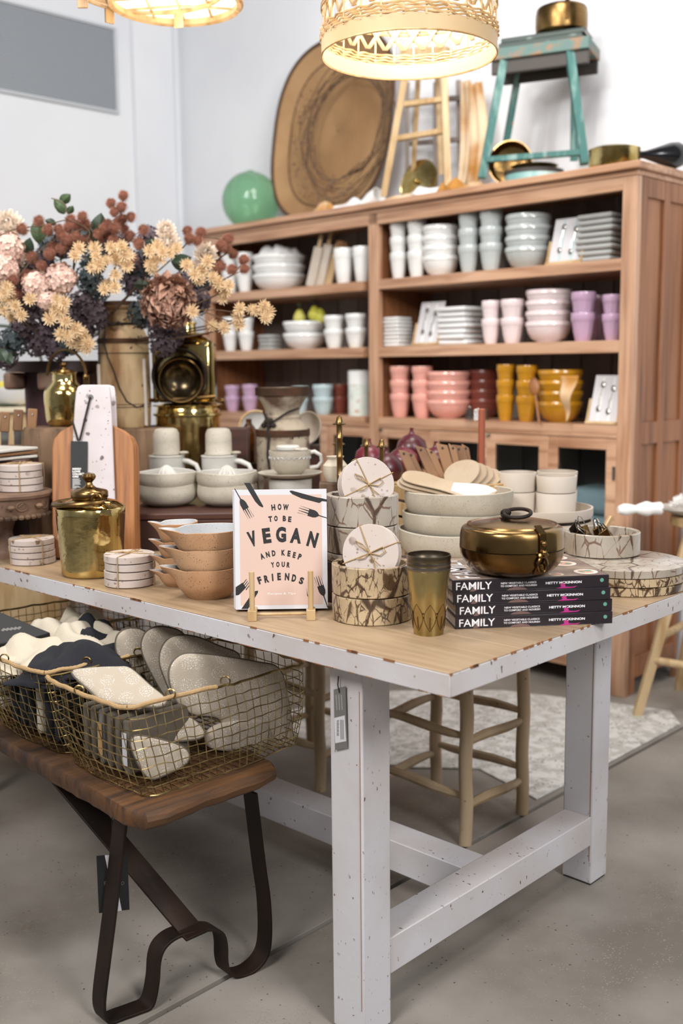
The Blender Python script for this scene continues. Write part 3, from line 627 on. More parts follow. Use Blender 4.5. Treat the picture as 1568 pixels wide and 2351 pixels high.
# ---------------- on top of the bookcase ----------------
ZB2=1.912
def tp(px,d,z=ZB2): return bk(sx(px,d,z),d,z)
P=tp(577,.2); q=(P-CAM).dot(FW); r=66*q/F
t=thing('glass_float','round sea green glass float at left end of bookcase top','glass ball',P+Vector((0,0,.0)),0)
obj('globe',MB().sph((0,0,r),r,40),M['gglass'],t); obj('seal',MB().sph((0,0,2*r),.02,10,None,(1,1,.3)),M['gglass'],t)
# oval woven tray leaning on the wall
def wplane(px,py,d,lean=0.): # plane parallel to the back wall
    pl=PL(0,0,0,BROT+math.pi/2+math.pi,lean,O=bk(sx(px,d,ZB2),d,ZB2)); return pl
pl=wplane(740,480,.27,.16)
ctr=pl.h(778,285); ed=[pl.h(645,290)[0],pl.h(900,290)[0]]; tt=pl.h(790,95)[1]
hwid=abs(ed[1]-ed[0])/2*1.02; hh=(tt-.0)/2
t=thing('woven_tray','big oval woven basket tray leaning on the back wall','basket',pl.O,0); t.rotation_euler=pl.rot
def se(a,k,rx,ry): c,s=math.cos(a),math.sin(a); return (math.copysign(abs(c)**(2/k),c)*rx,math.copysign(abs(s)**(2/k),s)*ry)
mb=MB(); vs=[];fs=[]; rings=[(1,.055),(.97,.05),(.9,.02),(.82,.008),(.55,.004),(.3,.003),(.02,.003)]; nn=56
for f,zz in rings:
    for i in range(nn):
        x,y=se(TAU*i/nn,2.7,hwid*f,hh*f); vs.append((ctr[0]+x,hh+y,zz))
for k in range(len(rings)-1):
    for i in range(nn): j=(i+1)%nn; fs.append((k*nn+i,k*nn+j,(k+1)*nn+j,(k+1)*nn+i))
mb.add(vs,fs); obj('woven_body',mb,M['basket'],t,solid=.008)
for f,zz,rr in ((1.0,.058,.009),(.82,.012,.004)):
    obj('rim' if f==1 else 'weave_band',MB().tube([(ctr[0]+se(TAU*i/nn,2.7,hwid*f,hh*f)[0],hh+se(TAU*i/nn,2.7,hwid*f,hh*f)[1],zz) for i in range(nn)],rr,8,True),M['basketd'],t)
hm=MB()
for k in range(-26,27): # woven strands lying over and under
    for ax in (0,1):
        f=k/27; L_=[]
        for i in range(15):
            g=-1+2*i/14; u_,v_=(f,g) if ax==0 else (g,f)
            if abs(u_)**2.7+abs(v_)**2.7<.72: L_.append((ctr[0]+u_*hwid*.98,hh+v_*hh*.98,.009+.0012*math.sin(i*math.pi+k*math.pi)+.02*max(0,(abs(u_)**2.7+abs(v_)**2.7)-.4)))
        if len(L_)>1: hm.tube(L_,.0022,4)
hr=obj('weave_rib',hm,M['basket'],t); hr['kind']='stuff'
0 and obj('loop_handle',MB().tube([(ctr[0]+.1*math.cos(a),hh+.14+.05*math.sin(a),.014) for a in [i*TAU/24 for i in range(24)]],.004,6,True),M['basketd'],t)
# twig wreath
pw=wplane(780,480,.2,.16); cw=pw.h(805,300); 
t=thing('twig_wreath','dried twig wreath with tiny red berries on the woven tray','wreath',pw.O,0); t.rotation_euler=pw.rot
tw=MB(); rr_=random.Random(5); rw=abs(pw.h(905,300)[0]-pw.h(705,300)[0])/2
for k in range(26):
    a0=rr_.random()*TAU; L_=rr_.uniform(1.2,3); ro=rr_.uniform(.78,1.12); ph=rr_.random()*6
    tw.tube([(cw[0]+rw*ro*(1+.06*math.sin(5*s*L_+ph))*math.cos(a0+L_*s),cw[1]+rw*1.0*ro*(1+.06*math.sin(4*s*L_+ph))*math.sin(a0+L_*s),.03+.012*math.sin(3*s+ph)) for s in [i/14 for i in range(15)]],.0022,4)
for k in range(90):
    a=rr_.uniform(2.2,5.2); ro=rr_.uniform(.8,1.25); x=cw[0]+rw*ro*math.cos(a); y=cw[1]+rw*ro*math.sin(a)
    tw.tube([(x,y,.03),(x+rr_.uniform(-.04,.04),y+rr_.uniform(-.05,.03),.03+rr_.uniform(0,.02))],.0012,3)
o=obj('twigs',tw,M['twig'],t); o['kind']='stuff'
bm=MB()
for k in range(120):
    a=rr_.uniform(2.4,5.3); ro=rr_.uniform(.75,1.25); bm.sph((cw[0]+rw*ro*math.cos(a)+rr_.uniform(-.02,.02),cw[1]+rw*ro*math.sin(a)+rr_.uniform(-.02,.02),.03+rr_.uniform(0,.03)),rr_.uniform(.003,.006),6)
o=obj('berries',bm,mat('dried_berry','#6b3a34',.7,col2='#7d6a58',sc_=40),t); o['kind']='stuff'
# natural A-frame step stool
def leg2(mb,P,Q,w,t_): 
    mb.tube([P,Q],w,4)
t=thing('a_frame_ladder','pale timber A-frame step ladder standing on the bookcase top','ladder',tp(955,.12),0)
O_=t.location
def wp(px,py,d): # point on plane parallel to bookcase front at depth d
    dd_=ray(px,py); o_=bk(0,d,0); return CAM+dd_*((o_-CAM).dot(UB)/dd_.dot(UB))
def post(nm,par,O_,a,b,w,mt):
    return obj(nm,MB().tube([a-O_,b-O_],w,4),mt,par,bev=.001,flat=True)
top_y=-60
for a,b in (((938,130),(880,452)),((1018,130),(1028,428))): post('front_leg',t,O_,wp(*a,.06),wp(*b,.03),.019,M['pine'])
for a,b in (((962,140),(948,405)),((1003,140),(1012,400))): post('rear_leg',t,O_,wp(*a,.12),wp(*b,.24),.014,M['pine'])
for (x0,y0,x1,y1) in ((915,318,1024,300),(930,240,1022,228),(938,175,1018,165)): post('rung',t,O_,wp(x0,y0,.055),wp(x1,y1,.055),.015,M['pine'])
post('cap',t,O_,wp(925,128,.05),wp(1030,122,.05),.03,M['pine'])
# brass lid leaning
def disc_lean(nm,px,py,hw,d,lean,mt,label,cat,dome=.012):
    pl=wplane(px,py,d,lean); q=(pl.O-CAM).dot(FW); r=hw*q/F*1.15
    t=thing(nm,label,cat,pl.O,0); t.rotation_euler=pl.rot
    T=Matrix.Translation((0,r,.0))
    obj('plate',MB().lathe([(0,dome),(r*.3,dome*.9),(r*.8,dome*.4),(r*.97,.003),(r,.006),(r,.0),(0,.002)],40,T),M[mt],t)
    obj('knob',MB().sph((0,r,dome+.008),.013,12),M[mt],t); return t
disc_lean('brass_plate',955,425,47,.2,.2,'brassP','pale brass lid leaning upright behind the A-frame ladder','lid')
# ceramics / cloths under ladder
for k,(px,d,s_,h_,mt,w_) in enumerate(((755,.06,.10,.045,'ochre','ochre and cream crumpled leather cloth left of the ladder'),(812,.09,.12,.05,'clW','white crumpled cloth before the woven tray'),(935,.10,.14,.05,'ochre','ochre and white crumpled cloth under the ladder'),(985,.07,.12,.05,'clW','white cloth heaped under the ladder'),(1058,.08,.13,.06,'ochre','ochre cloth heaped between ladder and teal stool'),(690,.1,.07,.02,'clW','small white folded cloth right of the green float'))):
    cloth('crumpled_cloth',w_,'cloth',tp(px,d)+Vector((0,0,.001)),s_,s_*1.3,h_,mt,k*3.1,BROT+.3*k)['group']='crumpled cloths on the bookcase top'
P=tp(848,.12); t=thing('white_cup','white ceramic cup with ochre inside tipped beside the ladder','cup',P+Vector((0,0,.028)),0); t.rotation_euler=(1.2,.3,BROT)
obj('body',MB().lathe([(0,-.02),(.03,-.02),(.042,.02),(.045,.06),(.042,.06),(.038,.02),(0,-.01)],28),M['cupW'],t)
# hanging dyed scarves at the wall, between ladder and teal stool
for k,(x0,x1,yt,yb,mt,lb_) in enumerate(((1068,1090,190,425,'ochre','ochre and white dyed scarf hanging behind ladder, left one'),(1088,1118,195,420,'ochre','ochre and white dyed scarf hanging behind ladder, right one'))):
    a=wp(x0,yt,.33); b=wp(x1,yt,.33); zb=ZB2+.01
    o=obj('hanging_scarf',MB().grid(lambda u,v:((-.02+.012*math.sin(u*12+v*5)-.05*(1-v)**2),-u*(b-a).length*(.8+.5*math.sin(v*3)),v*(a.z-zb)),12,16),M[mt],solid=.003,ang=80); o.location=(a.x,a.y,zb); o.rotation_euler=(0,0,BROT); tag(o,lb_,'scarf','scarves behind the ladder')
# dark wooden frame behind the ladder
t=thing('dark_wood_frame','dark brown wooden window frame leaning behind the ladder','frame',tp(1000,.33),0); O_=t.location
for a,b in (((935,190),(935,440)),((1052,185),(1058,420)),((935,235),(1055,225)),((935,330),(1056,320)),((1000,190),(1000,430))): post('frame_bar',t,O_,wp(*a,.37),wp(a[0]*0+b[0],b[1],.33),.014,M['bback'])
# turquoise trestle stool
t=thing('teal_stool','flaking teal wooden stool with brown top on bookcase top','stool',tp(1230,.1),0); O_=t.location
A=wp(1124,140,.02);B=wp(1352,112,.15)
zs=hz(A,140); zc=zs+.0445
S0=Vector((A.x,A.y,0)); sd_=Vector((B.x-A.x,B.y-A.y,0)); L_=sd_.length; sd_.normalize(); sn_=Vector((-sd_.y,sd_.x,0)); sn_=sn_ if sn_.dot(UB)>0 else -sn_; syaw=math.atan2(sd_.y,sd_.x)
def sbox(nm,a0,a1,b0,b1,z0,z1,mt):
    pts=[S0+sd_*a+sn_*b_ for a,b_ in ((a0,b0),(a1,b0),(a1,b1),(a0,b1))]
    return obj(nm,MB().prism([(k.x-O_.x,k.y-O_.y) for k in pts],z0-O_.z,z1-O_.z),M[mt] if isinstance(mt,str) else mt,t,bev=.004,flat=True)
sbox('seat',0,L_,0,.2,zs,zc-.0005,'tealD'); sbox('apron',.003,L_-.003,.012,.03,zs-.05,zs-.0005,'stoolside'); sbox('apron',.003,L_-.003,.17,.188,zs-.05,zs-.0005,'stoolside')
def onseat(a,b_): return S0+sd_*a+sn_*b_+Vector((0,0,zs-.001))
for a_,f_ in ((.13,wp(1106,409,.0)),(.80,wp(1342,377,.12))): post('leg',t,O_,onseat(L_*a_,.021),f_,.021,M['teal'])
for a_,f_ in ((.17,wp(1150,398,.2)),(.76,wp(1318,370,.33))): post('leg',t,O_,onseat(L_*a_,.179),f_,.019,M['teal'])
post('stretcher',t,O_,wp(1118,367,-.004),wp(1334,350,.11),.0145,M['teal'])
for k in range(2):
    tb_=thing('dark_book',('dark green hardback lying flat on the teal stool','black hardback directly under the brass pot on teal stool')[k],'book',S0+sd_*(.03+.01*k)+sn_*.012+Vector((0,0,zc+k*.0175)),syaw,'books on the teal stool')
    hw_=L_*.84; cm=MB().box(0,hw_,0,.15,0,.0025).box(0,hw_,0,.15,.0145,.017).box(0,hw_,0,.0025,.0025,.0145)
    obj('cover',cm,mat('book_cover_green','#2c3a35',.5,col2='#6f7f78',sc_=40,st=(.3,1,1),rng=(.6,.7)),tb_,bev=.0006); obj('pages',MB().box(.003,hw_-.003,.003,.145,.0027,.0143),M['pages'],tb_,flat=True)
P=S0+sd_*(L_*.67)+sn_*.09+Vector((0,0,zc+.0355)); q=(P-CAM).dot(FW); r=60*q/F
t=thing('brass_pot','round aged brass pot on top of the teal stool','pot',P,0)
obj('body',MB().lathe([(0,0),(r*.8,0),(r*.97,.012),(r,.03),(r,.075),(r*.96,.09),(0,.09)],40),M['brassD'],t); obj('lid',MB().lathe([(r*.97,.0905),(r*.93,.098),(r*.7,.108),(0,.112)],40),M['brassD'],t); obj('clasp',MB().box(-.008,.008,-r-.008,-r+.002,.03,.09).sph((0,-r-.003,.095),.01,8),M['brassD'],t)
# brass bowl on edge, brass plate, teal tin, hammered pan, black gourd
P=tp(1172,.09); q=(P-CAM).dot(FW); r=50*q/F
t=thing('brass_bowl','deep brass bowl standing on its edge under teal stool','bowl',P+Vector((0,0,r*1.0)),0); t.rotation_euler=(math.radians(90),0,BROT-1.05)
obj('body',MB().lathe([(0,-.06),(r*.5,-.057),(r*.85,-.035),(r*.98,0),(r,.02),(r*.96,.02),(r*.92,0),(r*.8,-.03),(0,-.052)],44),M['brassD'],t)
P=tp(1225,.13); q=(P-CAM).dot(FW); r=66*q/F
t=thing('teal_tin','round teal and white tin under the teal stool','tin',P,0); obj('body',MB().lathe([(0,0),(r,0),(r,.04),(0,.04)],40),M['turq'],t); obj('lid',MB().lathe([(r*1.02,.034),(r*1.03,.048),(0,.052)],40),M['stoolside'],t)
t=thing('brass_plate','shallow brass plate lying on the teal tin','plate',P+Vector((0,0,.053)),0); obj('dish',MB().lathe([(0,0),(r*.6,0),(r*.85,.014),(r*.83,.016),(0,.004)],40),M['brassP'],t)
P=tp(1410,.06); q=(P-CAM).dot(FW); r=58*q/F
t=thing('hammered_pan','pale hammered brass pan at the right end of bookcase top','pan',P,0); obj('body',MB().lathe([(0,0),(r*.95,0),(r,.008),(r,.06),(r*1.02,.064),(r*.96,.062),(r*.95,.01),(0,.006)],40),M['brassP'],t)
obj('lid',MB().lathe([(r*.99,.0645),(r*.85,.07),(0,.074)],40),M['brassP'],t)
P=tp(1478,.13)
t=thing('black_gourd','glossy black wooden club lying behind the hammered pan','ornament',P+Vector((0,0,.045)),0); t.rotation_euler=(0,math.radians(88),BROT-.5)
obj('body',MB().lathe([(0,-.03),(.012,-.03),(.014,0),(.028,.05),(.044,.1),(.047,.13),(.036,.16),(.015,.175),(0,.178)],28),M['blackgloss'],t)
# ---------------- pendant lamps ----------------
C=dep(939,128,2.5); rb=201*2.5/F
t=thing('woven_pendant','lit woven bamboo drum pendant lamp above the teal stool side','lamp',C,0,'woven pendant lamps')
t['label']='lit bamboo drum pendant with diamond lattice, hanging at top centre'
def rad(z): return rb*(1-.22*max(0,z-.03)) if z<.28 else rb*(.945-1.6*(z-.28)**1.3)
obj('bottom_band',MB().lathe([(rb,0),(rb*1.0,.034),(rb*.985,.034),(rb*.985,0),(rb,0)],72),M['bamd'],t)
obj('band_edge',MB().tube([(rb*math.cos(TAU*i/72),rb*math.sin(TAU*i/72),-.001) for i in range(72)],.0022,6,True),M['bam'],t)
for k in range(4):
    zz=.037+k*.0065; obj('woven_row',MB().tube([((rad(zz)+.003*math.sin(i*math.pi/2+k*1.57))*math.cos(TAU*i/144),(rad(zz)+.003*math.sin(i*math.pi/2+k*1.57))*math.sin(TAU*i/144),zz+.0012*math.sin(i*1.1)) for i in range(144)],.0028,5,True),M['bam'],t)
NH=26
for i in range(NH):
    a=TAU*i/NH; obj('stake',MB().strap([(rad(z)*math.cos(a),rad(z)*math.sin(a),z) for z in (.03,.08,.14,.2,.26,.3,.34,.38)],(-math.sin(a)*.0045,math.cos(a)*.0045,0),.0018),M['bamd'],t,flat=True)
for s_ in (1,-1):
    for i in range(NH):
        a0=TAU*(i+.5)/NH; pts=[]
        prev=None
        mb=MB(); vs=[];fs=[]
        for k in range(11):
            z=.066+k*.0255; a=a0+s_*k*TAU/NH*.4; rr_2=rad(z)-.004*(1.3 if s_>0 else 2.2); w_=.0062
            vs+= [(rr_2*math.cos(a-w_/rr_2),rr_2*math.sin(a-w_/rr_2),z),(rr_2*math.cos(a+w_/rr_2),rr_2*math.sin(a+w_/rr_2),z)]
            if k: fs.append((2*k-2,2*k-1,2*k+1,2*k))
        mb.add(vs,fs); obj('diagonal_strip',mb,M['bamd'],t,solid=.0015)
for zz in (.105,.112,.19,.2,.3): obj('hoop',MB().tube([((rad(zz)+.002)*math.cos(TAU*i/60),(rad(zz)+.002)*math.sin(TAU*i/60),zz) for i in range(60)],.0028,5,True),M['bam'],t)
obj('bulb',MB().sph((0,0,.2),.035,18),M['glow'],t); obj('socket',MB().lathe([(0,.235),(.02,.235),(.02,.3),(.006,.305),(.006,1.2),(0,1.2)],14),M['cupW'],t)
l=bpy.data.lights.new('bulb_light','POINT'); l.energy=4.5; l.color=(1,.94,.87); l.shadow_soft_size=.04; lo=bpy.data.objects.new('bulb_light',l); sc.collection.objects.link(lo); lo.location=C+Vector((0,0,.13))
# left lamp
C=dep(402,14,2.7); r1=152*2.7/F
t=thing('ring_pendant','lit bamboo ring pendant with feet and paper diffuser, top left','lamp',C,0,'woven pendant lamps')
obj('inner_ring',MB().lathe([(r1,0),(r1*1.03,.006),(r1*1.03,.024),(r1*.93,.024),(r1*.93,.004),(r1,0)],64),M['bam'],t)
obj('diffuser',MB().lathe([(0,.03),(r1*.5,.028),(r1*.93,.018),(r1*.93,.02),(0,.034)],48),M['diff'],t)
gr=MB()
for k in (-1,0,1): gr.tube([(k*r1*.45,-r1*math.sqrt(1-(k*.45)**2)*.93,.0155),(k*r1*.45,0,.024),(k*r1*.45,r1*math.sqrt(1-(k*.45)**2)*.93,.0155)],.0035,5); gr.tube([(-r1*math.sqrt(1-(k*.45)**2)*.93,k*r1*.45,.0155),(0,k*r1*.45,.024),(r1*math.sqrt(1-(k*.45)**2)*.93,k*r1*.45,.0155)],.0035,5)
obj('diffuser_bar',gr,M['bam'],t)
r2=168*2.7/F; Cx=dep(338,-28,2.62)-C
def T2(p): return Vector(p)+Cx
obj('outer_hoop',MB().tube([T2((r2*math.cos(TAU*i/64),r2*math.sin(TAU*i/64),.0)) for i in range(64)],.006,8,True),M['bam'],t)
obj('drum_wall',MB().lathe([(r2,.0),(r2*1.02,.22),(r2*1.0,.22),(r2*.985,.0),(r2,0)],64,Matrix.Translation(Cx)),M['bamd'],t)
for px,py in ((190,0),(483,0)):
    P=dep(px,10,2.62 if px<300 else 2.5); a=P-C; o=obj('foot',MB().box(-.013,.013,-.003,.003,-.048,.1),M['bam'],t,bev=.0015); o.location=(a.x,a.y,Cx.z+.0); 
for a in (1.3,2.3): o=obj('foot',MB().box(-.013,.013,-.003,.003,-.04,.1),M['bam'],t,bev=.0015); o.location=T2((r2*math.cos(a),r2*math.sin(a),0)); o.rotation_euler=(0,0,a+1.57)
l=bpy.data.lights.new('bulb_light','POINT'); l.energy=1.8; l.color=(1,.9,.78); l.shadow_soft_size=.05; lo=bpy.data.objects.new('bulb_light',l); sc.collection.objects.link(lo); lo.location=C+Vector((0,0,-.1)); 
# ---------------- helpers for turned things standing on the table ----------------
def LP(cx,yb,z0,prof):
    P=at(cx,yb,z0)
    dxy=Vector((P.x,P.y,0)).normalized()
    for _ in range(3):
        q=(P-CAM).dot(FW); C_=P+dxy*(prof[0][1]*q/F)
    q=(C_-CAM).dot(FW); C_.z=z0
    return C_,[(hw*q/F,(0 if i==0 else hz(C_,y)-z0)) for i,(y,hw) in enumerate(prof)],q/F
def LQ(cx,y0,q,prof):
    C_=dep(cx,y0,q); z0=C_.z
    return C_,[(hw*q/F,(0 if i==0 else hz(C_,y)-z0)) for i,(y,hw) in enumerate(prof)],q/F
def hollow(pr,t):
    """outer profile (bottom to rim) -> closed vessel with wall t"""
    return [(0,pr[0][1])]+pr+[(max(r-t,.001),z) for r,z in pr[::-1][:-1] ]+[(max(pr[0][0]-t,.001),pr[0][1]+t),(0,pr[0][1]+t)]
def sm(pr,k=3):  # smooth a profile with Catmull-Rom
    out=[]; n=len(pr)
    for i in range(n-1):
        p0=pr[max(i-1,0)];p1=pr[i];p2=pr[i+1];p3=pr[min(i+2,n-1)]
        for j in range(k):
            t=j/k; out.append(tuple(.5*((2*p1[a])+(-p0[a]+p2[a])*t+(2*p0[a]-5*p1[a]+4*p2[a]-p3[a])*t*t+(-p0[a]+3*p1[a]-3*p2[a]+p3[a])*t**3) for a in (0,1)))
    out.append(pr[-1]); return out
def block(name,label,cat,px,py,z0,z1,w,d,mt,yaw=TROT,bev=.004):
    P=at(px,py,z0); mb=MB().box(-w/2,w/2,0,d,0,z1-z0); o=obj(name,mb,M[mt],bev=bev); o.location=P; o.rotation_euler=(0,0,yaw); return tag(o,label,cat)
# ---------------- standing book copies on a little easel ----------------
A_=at(579,1427,ZT);B_=at(714,1425,ZT); yaw=math.atan2((B_-A_).y,(B_-A_).x)
pb=PL(541,1399,ZT+.012,yaw,.13)
# slide plane so its bottom sits behind the feet
pb=PL(0,0,0,yaw,.13,O=at(541,1406,ZT)+Vector((0,0,.012)))
TLc,TRc,BRc,BLc=pb.p([(539,1123),(751,1123),(753,1396),(541,1400)])
bw_=(TRc[0]-TLc[0]+BRc[0]-BLc[0])/2; bh_=((TLc[1]-BLc[1])+(TRc[1]-BRc[1]))/2
def bp(px,py): # pixel -> cover coordinates (origin bottom-left)
    x,y=pb.h(px,py); return (x-BLc[0],y-BLc[1])
BO=pb.M@Vector((BLc[0],BLc[1],0))+pb.O
def book_std(k,label):
    off=pb.N*(-.0125*k)+pb.X*(-.0005*k)+Vector((0,0,0))
    t=thing('cookbook',label,'book',BO+off-pb.X*.0016*k,0,'pink cookbooks standing on the easel'); t.rotation_euler=pb.rot
    th=.0115
    obj('cover',MB().box(0,bw_,0,bh_,-.0012,0).box(0,bw_,0,bh_,-th,-th+.0012).box(0,.0012,0,bh_,-th+.0012,-.0012),M['white'],t,bev=.0003)
    obj('pages',MB().box(.0016,bw_-.002,.002,bh_-.002,-th+.0014,-.0014),M['pages'],t,flat=True)
    return t
for k in (3,2,1): 
    t=book_std(k,'pink and white cookbook standing on the easel, %s'%{1:'directly behind the front copy',2:'third from the front',3:'rearmost copy'}[k])
    f=bw_/212
    obj('cover_print',MB().prism([(.028*1,bh_-.0001),(.040,bh_-.0001),(.047,bh_-.014),(.035,bh_-.014)],.0001,.0003),M['ink'],t,flat=True)
bk1=book_std(0,'front copy of the pink and white vegan cookbook on small wooden easel')
obj('cover_panel',MB().prism([(bw_*.055,bh_*.035),(bw_*.945,bh_*.035),(bw_*.945,bh_*.955),(bw_*.055,bh_*.955)],.0001,.0002),M['blush'],bk1,flat=True)
def zp(zx,zy): # zoom coords of the cover close-up
    return bp(530+zx*230/1568,1100+zy*330/2250)
tm=MB(); S_=abs(zp(1000,0)[0]-zp(0,0)[0])/1000
def ltr(ch,zx,zy,w,h,deg,bold=.055):
    x,y=zp(zx,zy); txt(tm,ch,x,y,w*S_,h*S_,-math.radians(deg),.0005,bold=bold)
for ch,x,y,w,h,d in (('H',665,443,62,95,-6),('O',762,435,58,98,0),('W',860,440,88,95,5),
  ('T',618,625,58,90,-6),('O',705,616,55,88,-1),('B',838,616,52,88,1),('E',922,628,50,88,6),
  ('V',335,935,130,245,-14),('E',560,885,128,240,-7),('G',785,868,160,245,0),('A',1018,885,175,240,6),('N',1280,945,150,240,16),
  ('A',490,1208,62,95,-20),('N',578,1180,58,92,-12),('D',670,1160,56,92,-6),('K',820,1152,56,90,1),('E',910,1165,46,92,8),('E',993,1188,44,92,12),('P',1078,1215,50,95,18),
  ('Y',655,1342,52,84,-8),('O',735,1335,52,84,0),('U',820,1335,50,84,1),('R',900,1343,50,84,8),
  ('F',452,1585,58,118,-19),('R',558,1562,72,118,-10),('I',653,1538,22,116,-4),('E',755,1525,56,116,-2),('N',880,1528,70,116,4),('D',988,1550,66,116,11),('S',1105,1590,68,112,19)):
    ltr(ch,x,y,w,h,d)
obj('title_lettering',tm,M['ink'],bk1,flat=True)
sm_=MB(); x,y=zp(795,1795); txt(sm_,'Recipes & Tips',x,y,435*S_,42*S_,0,.0005,bold=.01); obj('subtitle_lettering',sm_,M['fade'],bk1,flat=True)
cut=MB()
def zpoly(pts,mb=cut): mb.prism([zp(*p) for p in pts][::-1],.0002,.0004)
def fork(hx,hy,tx,ty,w=60,handle=None): # head base -> tine tips
    dx,dy=tx-hx,ty-hy; L=math.hypot(dx,dy); ux,uy=dx/L,dy/L; vx_,vy_=-uy,ux
    def g(a,b): return (hx+ux*a+vx_*b,hy+uy*a+vy_*b)
    zpoly([g(0,-8),g(L*.12,-w*.75),g(L*.25,-w),g(L*.52,-w),g(L*.52,w),g(L*.25,w),g(L*.12,w*.75),g(0,8)])
    for k in range(4):
        b=-w+w*2*k/3; b0=b-(k>0)*7*(1 if k<3 else 2); zpoly([g(L*.5,b-(-8 if k==0 else 0)-9+ (9 if k==0 else 0)-0),g(L*.5,b+9 if k<3 else b),g(L,b+5-5*(k==3)),g(L,b-1)])
    if handle: zpoly([g(0,-8),g(0,8),g(-handle,6),g(-handle,-6)])
def flush(nm):
    global cut
    obj(nm,cut,M['ink'],bk1,flat=True); cut.v.clear(); cut.f.clear(); cut.mi.clear()
for a_ in ((150,310,320,610,50,185),(1380,570,1060,470,58,130),(1455,1830,1350,1520,52,190)): fork(*a_); flush('fork_print')
zpoly([(76,1690),(76,1820),(120,1815),(160,1780),(235,1700),(185,1620)])
for k in range(4): zpoly([(180+k*17,1640+k*30),(190+k*17,1652+k*30),(300-0+ (k-3)*17,1655+(k-3)*28),(296+(k-3)*17,1645+(k-3)*28)])
flush('fork_print')
zpoly([(205,60),(300,60),(500,410),(510,435),(490,442),(440,415),(380,350)])
flush('knife_print')
zpoly([(918,192),(930,180),(960,180),(1340,285),(1430,300),(1505,320),(1505,352),(1425,345),(1385,375),(1100,300),(960,235)])
flush('knife_print')
zpoly([(165,2032),(290,1850),(380,1752),(425,1745),(425,1775),(380,1850),(270,2032)])
flush('knife_print')
zpoly([(1188,1705),(1200,1800),(1310,2025),(1285,2025),(1192,1815)])
flush('knife_print')
# easel
es=thing('book_easel','small pale wooden easel with two upright pegs holding the cookbooks','easel',A_,0); es.rotation_euler=(0,0,yaw)
wA=21*(A_-CAM).dot(FW)/F; D_=(B_-A_).length
for x in (0,D_):
    obj('foot_rail',MB().box(x-wA/2,x+wA/2,.0,wA*.95,0,.02),M['pine'],es,bev=.001)
    obj('base_bar',MB().box(x-wA*.3,x+wA*.3,wA*.95,.16,0,.011),M['pine'],es,bev=.001)
    obj('peg',MB().tube([(x,wA*.55,.02),(x,wA*.7,hz(A_,1316)-ZT)],wA*.3,10),M['pine'],es)
    obj('back_support',MB().box(x-wA*.3,x+wA*.3,.118,.13,.011,.15),M['pine'],es,bev=.001)
obj('dowel',MB().tube([(0,wA*1.3,.0085),(D_,wA*1.3,.0085)],.0028,10),M['pine'],es)
# ---------------- stack of FAMILY cookbooks ----------------
P1=at(1045,1445,ZT);P2=at(1404,1430,ZT); fy=math.atan2((P2-P1).y,(P2-P1).x); FL=(P2-P1).length; FT=.0222
def recipe_book(k,dx,label):
    t=thing('cookbook',label,'book',P1+Vector((0,0,k*(FT+.0003)))+Vector((math.cos(fy),math.sin(fy),0))*dx,0,'stacked family cookbooks'); t.rotation_euler=(0,0,fy+(-.012,.006,-.004,.008)[k])
    W2=.215
    obj('cover',MB().box(0,FL,0,W2,0,.0016).box(0,FL,0,W2,FT-.0016,FT).box(0,FL,0,.0016,.0016,FT-.0016),M['spine'],t,bev=.0004)
    obj('pages',MB().box(.002,FL-.002,.0018,W2-.003,.0018,FT-.0018),M['pages'],t,flat=True)
    lt=MB(); T=Matrix.Translation((0,-.0004,0))@Matrix.Rotation(math.radians(90),4,'X')
    s=FL/365
    txt(lt,'FAMILY',50*s,14.2*s*.97,82*s,17*s,0,0,T,bold=.006)
    txt(lt,'NEW VEGETABLE CLASSICS',153*s,17*s,82*s,4.2*s,0,0,T,bold=.012); txt(lt,'TO COMFORT AND NOURISH',153*s,10.5*s,84*s,4.2*s,0,0,T,bold=.012)
    txt(lt,'HETTY MCKINNON',258*s,13.8*s,84*s,5.6*s,0,0,T,bold=.03)
    obj('spine_lettering',lt,mat('spine_white','#ece8ea',.5) if 'spw' not in M else M['spw'],t,flat=True)
    pk=MB(); 
    pk.prism([(p[0]*s,p[1]*s) for p in ((240,.5),(252,4),(250,9),(256,14),(262,8),(262,4),(278,3),(290,5),(282,1),(262,.5))],0,.0002,Matrix.Translation((0,-.0002,0))@Matrix.Rotation(math.radians(90),4,'X')); obj('spine_print',pk,M['pink'],t,flat=True)
    mv=MB(); TT=Matrix.Translation((0,-.00015,0))@Matrix.Rotation(math.radians(90),4,'X')
    mv.prism([(p[0]*s,p[1]*s) for p in ((125,.5),(132,5),(150,8),(168,5),(174,.5))],0,.0001,TT); mv.prism([(p[0]*s,p[1]*s) for p in ((40,1),(52,16),(64,22),(70,22),(56,4),(50,1))],0,.0001,TT); obj('spine_print',mv,M['mauve'],t,flat=True)
    dt=MB(); dt.prism([((348+4.5*math.cos(a))*s,(16+4.5*math.sin(a))*s) for a in [TAU*i/14 for i in range(14)]],0,.0002,TT); obj('spine_dot',dt,M['dgreen'],t,flat=True)
    return t
M['spw']=mat('spine_white','#ece8ea',.5)
for k,(dx,n_) in enumerate(((0,'bottom copy'),(.001,'second copy from below'),(-.004,'third copy from below'),(-.006,'top copy, under the brass box'))):
    fb=recipe_book(k,dx,'dark cookbook with white spine lettering in the stack, %s'%n_)
